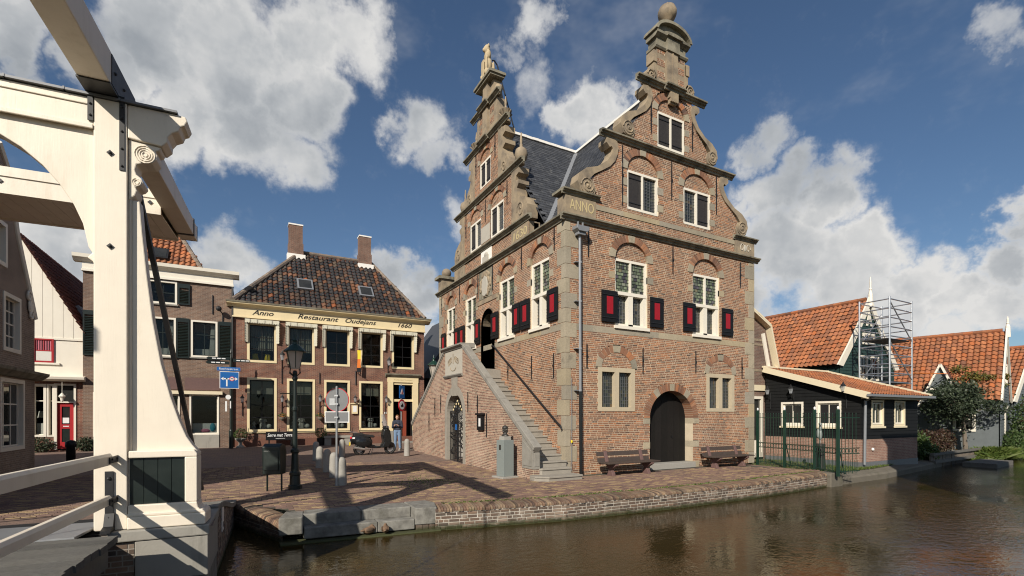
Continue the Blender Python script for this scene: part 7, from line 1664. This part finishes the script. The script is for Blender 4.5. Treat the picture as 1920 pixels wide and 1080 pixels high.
# stone bench, planters and sign board before the restaurant
t = thing('stone_bench', 'low stone bench against the restaurant front', 'bench', (-4.1, 15.9, .2))
mb = MB(); mb.box(-4.85, -3.4, 15.7, 16.1, .62, .74); mb.build('seat', M['concrete'], t, bevel=.01)
for x in (-4.65, -3.62): mb = MB(); mb.box(x-.17, x+.17, 15.75, 16.05, .2, .62); mb.build('leg', M['concrete'], t)
t = thing('terrace_board', 'black board lettered Serre met Terras on the restaurant front', 'sign', (-7, 16, .2))
mb = MB(); mb.box(-7.66, -6.28, 15.95, 15.99, .56, 1.0); b_ = mb.build('board', M['black_paint'], t); text('board_lettering', 'Serre met Terras', .24, M['sign_white'], b_, (-6.97, 15.945, .82), ROT_Y, .003, italic=.3, font_bold=True, width=1.25); mb = MB(); mb.box(-7.2, -6.75, 15.945, 15.95, .645, .66); mb.build('underline', M['sign_white'], b_)
for x in (-7.5, -6.45): mb = MB(); mb.box(x-.03, x+.03, 15.96, 16.2, .2, .56); mb.build('leg', M['black_paint'], t)
def leafy(mb, c, rad, n, size, r, shell=.55, flat=.0):
    c = Vector(c)
    for _ in range(n):
        while True:
            d = Vector((r.uniform(-1, 1), r.uniform(-1, 1), r.uniform(-1, 1)))
            if .05 < d.length < 1: break
        d = d.normalized()*(shell+(1-shell)*r.random()**.6) if r.random() < .75 else d
        p = c+Vector((d.x*rad[0], d.y*rad[1], d.z*rad[2])); s_ = size*r.uniform(.6, 1.3)
        a = Vector((r.gauss(0, 1), r.gauss(0, 1), r.gauss(0, 1)-flat)).normalized(); b = a.cross(Vector((r.gauss(0, 1), r.gauss(0, 1), r.gauss(0, 1)))).normalized()
        mb.add([p, p+a*s_*.5+b*s_*.32, p+a*s_, p+a*s_*.5-b*s_*.32], [(0, 1, 2, 3)])
def shrub(name, label, cat, blobs, size, m, base, stems=None, seed=1, group=None, extra=None):
    r = random.Random(seed); t = thing(name, label, cat, base, 0, group); mb = MB()
    for c, rad, n in blobs: leafy(mb, c, rad, n, size, r)
    mb.build('foliage', M[m], t)
    if extra:
        mb = MB()
        for c, rad, n in extra[0]: leafy(mb, c, rad, n, extra[2], r)
        mb.build('flowers', M[extra[1]], t)
    mb = MB()
    for a, b, ra in (stems or [((base[0], base[1], base[2]-.05), (blobs[0][0][0], blobs[0][0][1], blobs[0][0][2]), .025)]): mb.tube([a, (Vector(a)+Vector(b))/2+Vector((r.uniform(-.05, .05), 0, 0)), b], [ra, ra*.8, ra*.5], 7)
    mb.build('stem', M['pile_wood'], t); return t
for i, (x, y, m_, lab, s_) in enumerate(((-8.8, 16.0, 'urn', 'stone urn with clipped box ball by the restaurant corner', 1.0), (-4.98, 15.95, 'pot', 'dark pot with a green plant left of the stone bench', .9))):
    t = thing('planter', lab, 'planter', (x, y, .2)); mb = MB()
    if i == 0: mb.lathe([(.2, .2), (.2, .28), (.08, .36), (.08, .48), (.24, .62), (.27, .68), (.22, .7)], (x, y, 0), 12); mb.build('urn', M['concrete'], t)
    else: mb.lathe([(.17, .2), (.22, .62), (.2, .64)], (x, y, 0), 12); mb.build('pot', M['black_paint'], t)
    mb = MB(); r = random.Random(i); leafy(mb, (x, y, .9), (.3, .3, .28), 500, .07, r, .8); mb.build('foliage', M['leaf_mid'], t)
for i, (x, lab) in enumerate(((-6.87, 'flower basket hanging between the first and second lower restaurant windows'), (-4.98, 'flower basket hanging behind the round sign on the restaurant wall'))):
    t = thing('hanging_basket', lab, 'flower basket', (x, 16.2, 1.7), 0, 'hanging flower baskets'); mb = MB(); mb.lathe([(.02, 1.55), (.14, 1.68), (.16, 1.78)], (x, 16.25, 0), 10); mb.build('basket', M['pile_wood'], t); mb = MB(); r = random.Random(i+5); leafy(mb, (x, 16.25, 1.85), (.22, .18, .12), 160, .07, r); mb.build('foliage', M['leaf_mid'], t); mb = MB(); leafy(mb, (x, 16.2, 1.84), (.2, .15, .1), 30, .06, r); mb.build('flowers', M['orange_cloth'], t)
o = tag(MB().build('black_bollard', M['black_paint']), 'short black bollard before the red door at the far left', 'bollard'); mb = MB(); mb.lathe([(.13, 0), (.13, .62), (.16, .66), (.16, .8), (.1, .86), (.02, .88)], (0, 0, 0), 14); o.data = mb.mesh('black_bollard', M['black_paint'], True); o.location = (-14.0, 10.4, .1)
for i, (x, w_, lab) in enumerate(((-16.5, .55, 'low green hedge under the bay window left of the red door'), (-14.95, .35, 'small round shrub right of the red door'))): shrub('hedge' if i == 0 else 'shrub', lab, 'shrub', [((x, 16.35, .55), (w_, .25, .32), 700)], .09, 'leaf_dark', (x, 16.35, .22), seed=i+3)
# ---------------------------------------------------------------- scooter
t = thing('motor_scooter', 'black motor scooter with windscreen parked before the restaurant', 'scooter', (-3.52, 9.75, .105), R_(2), local=True); t.scale = (1.1, 1.1, 1.12)
def wheel(x):
    mb = MB(); n = 24; mb.tube([(x+.185*math.cos(k*2*math.pi/n), 0, .235+.185*math.sin(k*2*math.pi/n)) for k in range(n+1)], .055, 8); w_ = mb.build('wheel', M['rubber'], t)
    mb = MB(); mb.tube([(x, -.045, .235), (x, .045, .235)], .125, 16); 
    mb.build('rim', M['galv'], w_)
wheel(-.60); wheel(.63)
mb = MB()
for c, r_ in (((-.55, 0, .62), (.42, .2, .23)), ((-.45, -.14, .52), (.34, .1, .2)), ((-.45, .14, .52), (.34, .1, .2)), ((-.78, 0, .62), (.16, .12, .11)), ((-.22, 0, .52), (.14, .16, .16)), ((-.15, 0, .34), (.2, .14, .07)), ((.1, 0, .30), (.25, .15, .05)), ((.36, 0, .36), (.12, .16, .1))): mb.ball(c, r_, 14, 10)
remesh(mb.build('body', M['gloss_black'], t), .02)
mb = MB()
P = [(.24, .27), (.34, .5), (.30, .78), (.34, 1.0), (.50, 1.07), (.60, .95), (.64, .72), (.66, .52), (.56, .30)]
mb.ext(P, lambda p, u: (p[0], u, p[1]), .19, -.19); mb.build('leg_shield', M['gloss_black'], t, bevel=.04)
mb = MB(); mb.ball((.64, 0, .36), (.2, .085, .13), 12, 8); mb.build('front_fender', M['gloss_black'], t, smooth=True)
mb = MB(); mb.tube([(.62, .06, .235), (.52, .06, .75)], .025, 6); mb.tube([(.62, -.06, .235), (.52, -.06, .75)], .025, 6); mb.build('fork', M['iron'], t)
mb = MB(); mb.ext([(-.82, .74), (-.05, .68), (.0, .74), (-.1, .79), (-.42, .82), (-.5, .87), (-.85, .87)], lambda p, u: (p[0], u, p[1]), .13, -.13); mb.build('seat', M['rubber'], t, bevel=.03)
mb = MB(); mb.tube([(-.7, -.1, .9), (-.98, -.1, .92), (-.98, .1, .92), (-.7, .1, .9)], .012, 6); mb.build('luggage_rack', M['chrome'], t)
mb = MB(); mb.ball((.46, 0, 1.06), (.12, .13, .09), 12, 8); mb.tube([(.42, -.32, 1.06), (.46, -.1, 1.07), (.46, .1, 1.07), (.42, .32, 1.06)], .02, 8); mb.build('handlebar', M['gloss_black'], t)
mb = MB(); mb.ball((.56, 0, 1.06), (.04, .075, .075), 12, 8); mb.build('headlight', M['chrome'], t)
for y in (-.28, .28): mb = MB(); mb.tube([(.42, y, 1.08), (.40, y*1.05, 1.24)], .008, 5); mb.ball((.40, y*1.05, 1.28), (.02, .065, .045), 10, 8); mb.build('mirror', M['chrome'], t)
mb = MB(); n = 8
for k in range(n):
    a0, a1 = -1+2*k/n, -1+2*(k+1)/n
    def sp(a, z): w_ = .27*(1-.55*(max(0, z-1.35)/.3)**2) if z > 1.35 else .2+.07*(z-1.05)/.3; return (.56-.10*a*a-.28*(z-1.05), a*w_, z)
    zs = [1.05, 1.2, 1.35, 1.5, 1.6]
    for z0, z1 in zip(zs, zs[1:]): mb.face([sp(a0, z0), sp(a1, z0), sp(a1, z1), sp(a0, z1)])
mb.build('windscreen', M['clear_plastic'], t)
mb = MB(); mb.ball((-.92, 0, .68), (.04, .08, .06), 10, 8); mb.build('tail_light', M['sign_red'], t); mb = MB(); mb.box(-.98, -.965, -.1, .1, .38, .52); mb.build('number_plate', M['yellow'], t)
mb = MB(); mb.tube([(-.15, -.1, .25), (-.45, -.16, .24), (-.85, -.17, .32)], [.02, .05, .06], 8); mb.build('exhaust', M['chrome'], t); mb = MB(); mb.tube([(-.1, .12, .26), (-.2, .2, .0)], .014, 6); mb.tube([(-.1, -.12, .26), (-.2, -.2, .0)], .014, 6); mb.build('stand', M['iron'], t)
# ---------------------------------------------------------------- person
t = thing('person', 'person in navy jacket and jeans looking down at a phone by the restaurant door', 'person', (-2.02, 11.45, .15), R_(-28), local=True)
mb = MB()
def limb(pts, rs, n=10):
    mb.tube(pts, rs, n)
    for p, r_ in zip(pts, rs): mb.ball(p, r_*.99, 10, 8)
for s in (-1, 1):
    limb([(s*.085, 0, .95), (s*.10, -.01, .50), (s*.12, .02, .09)], [.085, .056, .042]); mb.ball((s*.125, -.05, .045), (.045, .12, .04), 10, 8)
    limb([(s*.185, .0, 1.38), (s*.225, -.02, 1.12), (s*.09, -.23, 1.20)], [.052, .043, .033])
    mb.ball((s*.065, -.255, 1.225), (.035, .045, .022), 10, 8)
    for k in range(4): mb.tube([(s*(.045+.012*k), -.28, 1.225+.012*k), (s*(.03+.006*k), -.305-.004*k, 1.245+.01*k), (s*(.018+.004*k), -.30, 1.262+.008*k)], [.0095, .009, .008], 6)
    mb.tube([(s*.055, -.245, 1.245), (s*.035, -.262, 1.27), (s*.02, -.272, 1.285)], [.011, .01, .008], 6)
for c, r_ in (((0, 0, .98), (.155, .105, .12)), ((0, 0, 1.14), (.14, .10, .16)), ((0, 0, 1.32), (.165, .105, .14)), ((0, -.005, 1.41), (.17, .085, .06)), ((0, -.01, 1.49), (.05, .055, .07)), ((0, -.05, 1.61), (.072, .088, .11)), ((0, -.075, 1.545), (.045, .06, .045)), ((0, -.14, 1.595), (.012, .02, .018)), ((.074, -.04, 1.605), (.012, .02, .03)), ((-.074, -.04, 1.605), (.012, .02, .03)), ((.03, -.125, 1.62), (.018, .012, .008)), ((-.03, -.125, 1.62), (.018, .012, .008)), ((0, -.128, 1.558), (.024, .01, .008))): mb.ball(c, r_, 12, 10)
body = mb.build('body', M['skin'], t); remesh(body, .0085)
mb = MB()
for c, r_ in (((0, -.02, 1.655), (.085, .10, .085)), ((0, .03, 1.60), (.082, .07, .11)), ((0, -.085, 1.69), (.06, .04, .03))): mb.ball(c, r_, 12, 10)
remesh(mb.build('hair', M['hair'], t), .012)
mb = MB()
for s in (-1, 1): limb([(s*.18, 0, 1.385), (s*.225, -.02, 1.12), (s*.11, -.205, 1.19)], [.075, .062, .05])
for c, r_ in (((0, 0, 1.02), (.165, .118, .12)), ((0, 0, 1.16), (.155, .115, .16)), ((0, 0, 1.32), (.178, .12, .13)), ((0, 0, 1.415), (.185, .105, .075))): mb.ball(c, r_, 12, 10)
remesh(mb.build('jacket', M['navy'], t), .014)
mb = MB()
for s in (-1, 1): limb([(s*.085, 0, .93), (s*.10, -.01, .50), (s*.12, .02, .13)], [.098, .07, .06])
mb.ball((0, 0, .94), (.165, .115, .1), 12, 10); remesh(mb.build('jeans', M['jeans'], t), .014)
for s in (-1, 1): mb = MB(); mb.ball((s*.125, -.05, .05), (.052, .135, .05), 12, 8); mb.box(s*.125-.05, s*.125+.05, -.17, .07, .0, .025); mb.build('shoe', M['shoe'], t)
ph = tag(MB().build('phone', M['black_paint']), 'small phone held before the person in navy jacket', 'phone'); mb = MB(); mb.box(-.035, .035, -.31, -.302, 1.24, 1.36)
ph.data = mb.mesh('phone', M['gloss_black']); ph.location = t.location; ph.rotation_euler = t.rotation_euler
# ---------------------------------------------------------------- ducks
for i, (x, y, a, lab) in enumerate(((-6.46, -2.80, 20, 'sleeping brown duck, the left one on the lowest quay step'), (-6.17, -2.86, 75, 'sleeping brown duck, the right one on the lowest quay step'))):
    t = thing('duck', lab, 'duck', (x, y, -.405), R_(a), 'ducks at the quay', local=True); mb = MB()
    for c, r_ in (((0, 0, .07), (.125, .075, .068)), ((.07, 0, .09), (.07, .06, .06)), ((-.13, 0, .08), (.06, .035, .022)), ((.06, .0, .14), (.045, .035, .036)), ((.02, .0, .145), (.03, .014, .010))): mb.ball(c, r_, 12, 8)
    remesh(mb.build('body', M['duck'], t), .008); mb = MB(); mb.ball((-.02, .058, .085), (.09, .022, .04), 10, 8); mb.ball((-.02, -.058, .085), (.09, .022, .04), 10, 8); mb.build('wing', M['duck_wing'], t, smooth=True)
# ---------------------------------------------------------------- vegetation on the garden bank
r = random.Random(77)
t = thing('garden_tree', 'dark leaved round garden tree on the right canal bank', 'tree', (24.6, -1.15, -.1))
mb = MB(); base = Vector((24.6, -1.15, -.2)); top = Vector((24.4, -1.1, 1.7)); mb.tube([base, (24.55, -1.12, .8), top], [.12, .09, .08], 8)
cl = []
for k in range(30):
    a = k*2.4; q = r.uniform(.5, 2.6); p = Vector((24.0+q*math.cos(a)*1.15, -1.1+q*.55*math.sin(a), 2.45+r.uniform(-.75, 1.25)*(1-q/3.4))); cl.append(p); mb.tube([top, (top+p)/2+Vector((0, 0, .15)), p], [.04, .025, .01], 5)
mb.build('trunk', M['pile_wood'], t); mb = MB()
for p in cl: leafy(mb, p, (r.uniform(.4, .75), .5, r.uniform(.25, .45)), 380, .12, r, .4, .3)
for _ in range(1100): p = Vector((24.0+r.gauss(0, 1.5), -1.1+r.gauss(0, .6), 2.5+r.gauss(0, .7))); leafy(mb, p, (.12, .12, .1), 1, .13, r)
mb.build('crown', M['leaf_dark'], t)
t = thing('acacia_tree', 'small yellowing tree behind the dark garden tree', 'tree', (26.9, -1.0, -.1)); mb = MB(); top = Vector((26.8, -1.0, 2.6)); mb.tube([(26.9, -1.0, -.2), (26.85, -1.0, 1.4), top], [.09, .07, .05], 8); cl = []
for k in range(18): a = k*2.4; q = r.uniform(.3, 2.0); p = Vector((27.1+q*math.cos(a), -1.0+.5*q*math.sin(a), 4.0+r.uniform(-.8, .7))); cl.append(p); mb.tube([top, (top+p)/2+Vector((0, 0, .2)), p], [.035, .02, .008], 5)
mb.build('trunk', M['pile_wood'], t); mb = MB()
for p in cl: leafy(mb, p, (.65, .45, .22), 260, .13, r, .3, .6)
mb.build('crown', M['leaf_yellow'], t)
shrub('shrub', 'dark green shrub at the right end of the black shed', 'shrub', [((17.7, -1.7, .45), (1.0, .5, .65), 1300), ((18.5, -1.8, .2), (.8, .45, .45), 800), ((17.3, -1.3, 1.0), (.6, .5, .6), 500)], .13, 'leaf_mid', (17.6, -1.6, -.1), seed=11)
shrub('shrub', 'pale flowered bush close behind the end of the black shed', 'shrub', [((17.7, -.9, 1.2), (.7, .5, .9), 700)], .13, 'leaf_mid', (17.7, -.9, -.1), seed=12, extra=([((17.5, -1.25, 1.75), (.45, .3, .7), 220)], 'leaf_pale', .16))
shrub('hedge', 'copper coloured hedge above the timber retaining wall', 'hedge', [((19.6+k*.75, -1.3+.06*k, .55), (.62, .4, .62), 800) for k in range(5)], .11, 'leaf_copper', (21, -1.2, -.1), seed=13, stems=[((19.6+k*.75, -1.3, -.2), (19.6+k*.75, -1.3, .5), .025) for k in range(5)])
shrub('shrub', 'tall leafy bush between the shed and the copper hedge', 'shrub', [((19.0, -.7, 1.3), (.8, .5, 1.2), 1100), ((20.0, -.4, 1.0), (.9, .5, .9), 700)], .13, 'leaf_dark', (19.2, -.7, -.1), seed=14)
gr = thing('grass_tussock', 'bright green tussock of tall grass at the water edge', 'grass', (25.3, -2.3, -.4)); mb = MB()
for _ in range(5200):
    x, y = 25.2+r.gauss(0, .75), -1.95+r.gauss(0, .25); h = r.uniform(.3, .75)*max(.25, 1-abs(x-25.2)/2.2); lean = Vector((r.gauss(0, .22), r.gauss(-.1, .2), 0)); p = Vector((x, y, -.4)); w_ = Vector((.012, .004, 0))
    mb.add([p-w_, p+w_, p+lean*.5+Vector((0, 0, h*.7))+w_*.7, p+lean*1.3+Vector((0, 0, h))], [(0, 1, 2, 3)])
mb.build('blades', M['leaf_grass'], gr)
shrub('climber', 'rambling climbing shrub with reddish berries at the right edge', 'shrub', [((28.9+k*.8, -2.2+.3*(k % 2), 1.0+.75*(k % 3)), (.9, .6, .9), 620) for k in range(7)]+[((27.4, -2.2, .4), (.9, .5, .7), 900), ((28.8, -2.4, .2), (1.3, .5, .6), 1100)], .14, 'leaf_mid', (29.5, -2.0, -.2), seed=15, extra=([((29.6, -2.4, 1.6), (1.8, .5, 1.4), 500)], 'leaf_copper', .11), stems=[((28.9+k*.8, -2.0, -.3), (28.9+k*.8, -2.1, 1.2+.75*(k % 3)), .03) for k in range(7)])
shrub('shrub', 'rounded green bush hanging over the water beside the grass', 'shrub', [((27.0, -2.3, .1), (1.0, .5, .6), 1200), ((28.2, -2.7, .0), (1.2, .5, .5), 1200), ((30.5, -2.8, .1), (1.6, .6, .7), 1500), ((33, -2.8, .3), (1.8, .6, .9), 1200)], .12, 'leaf_mid', (28, -2.4, -.4), seed=16)
for k, (x, y, z, lab) in enumerate(((34.5, 1.2, 2.2, 'bushy green tree beyond the climbing shrub'), (41, 3.5, 3.0, 'farthest green tree at the right picture edge'))): shrub('tree', lab, 'tree', [((x+r.uniform(-1, 1), y, z+r.uniform(-.8, .8)), (1.4, 1, 1.1), 500) for _ in range(6)], .2, 'leaf_mid', (x, y, -.2), stems=[((x, y, -.3), (x, y, z), .12)], seed=20+k)
for o in LOCALS:
    if '_loc' in o: del o['_loc']
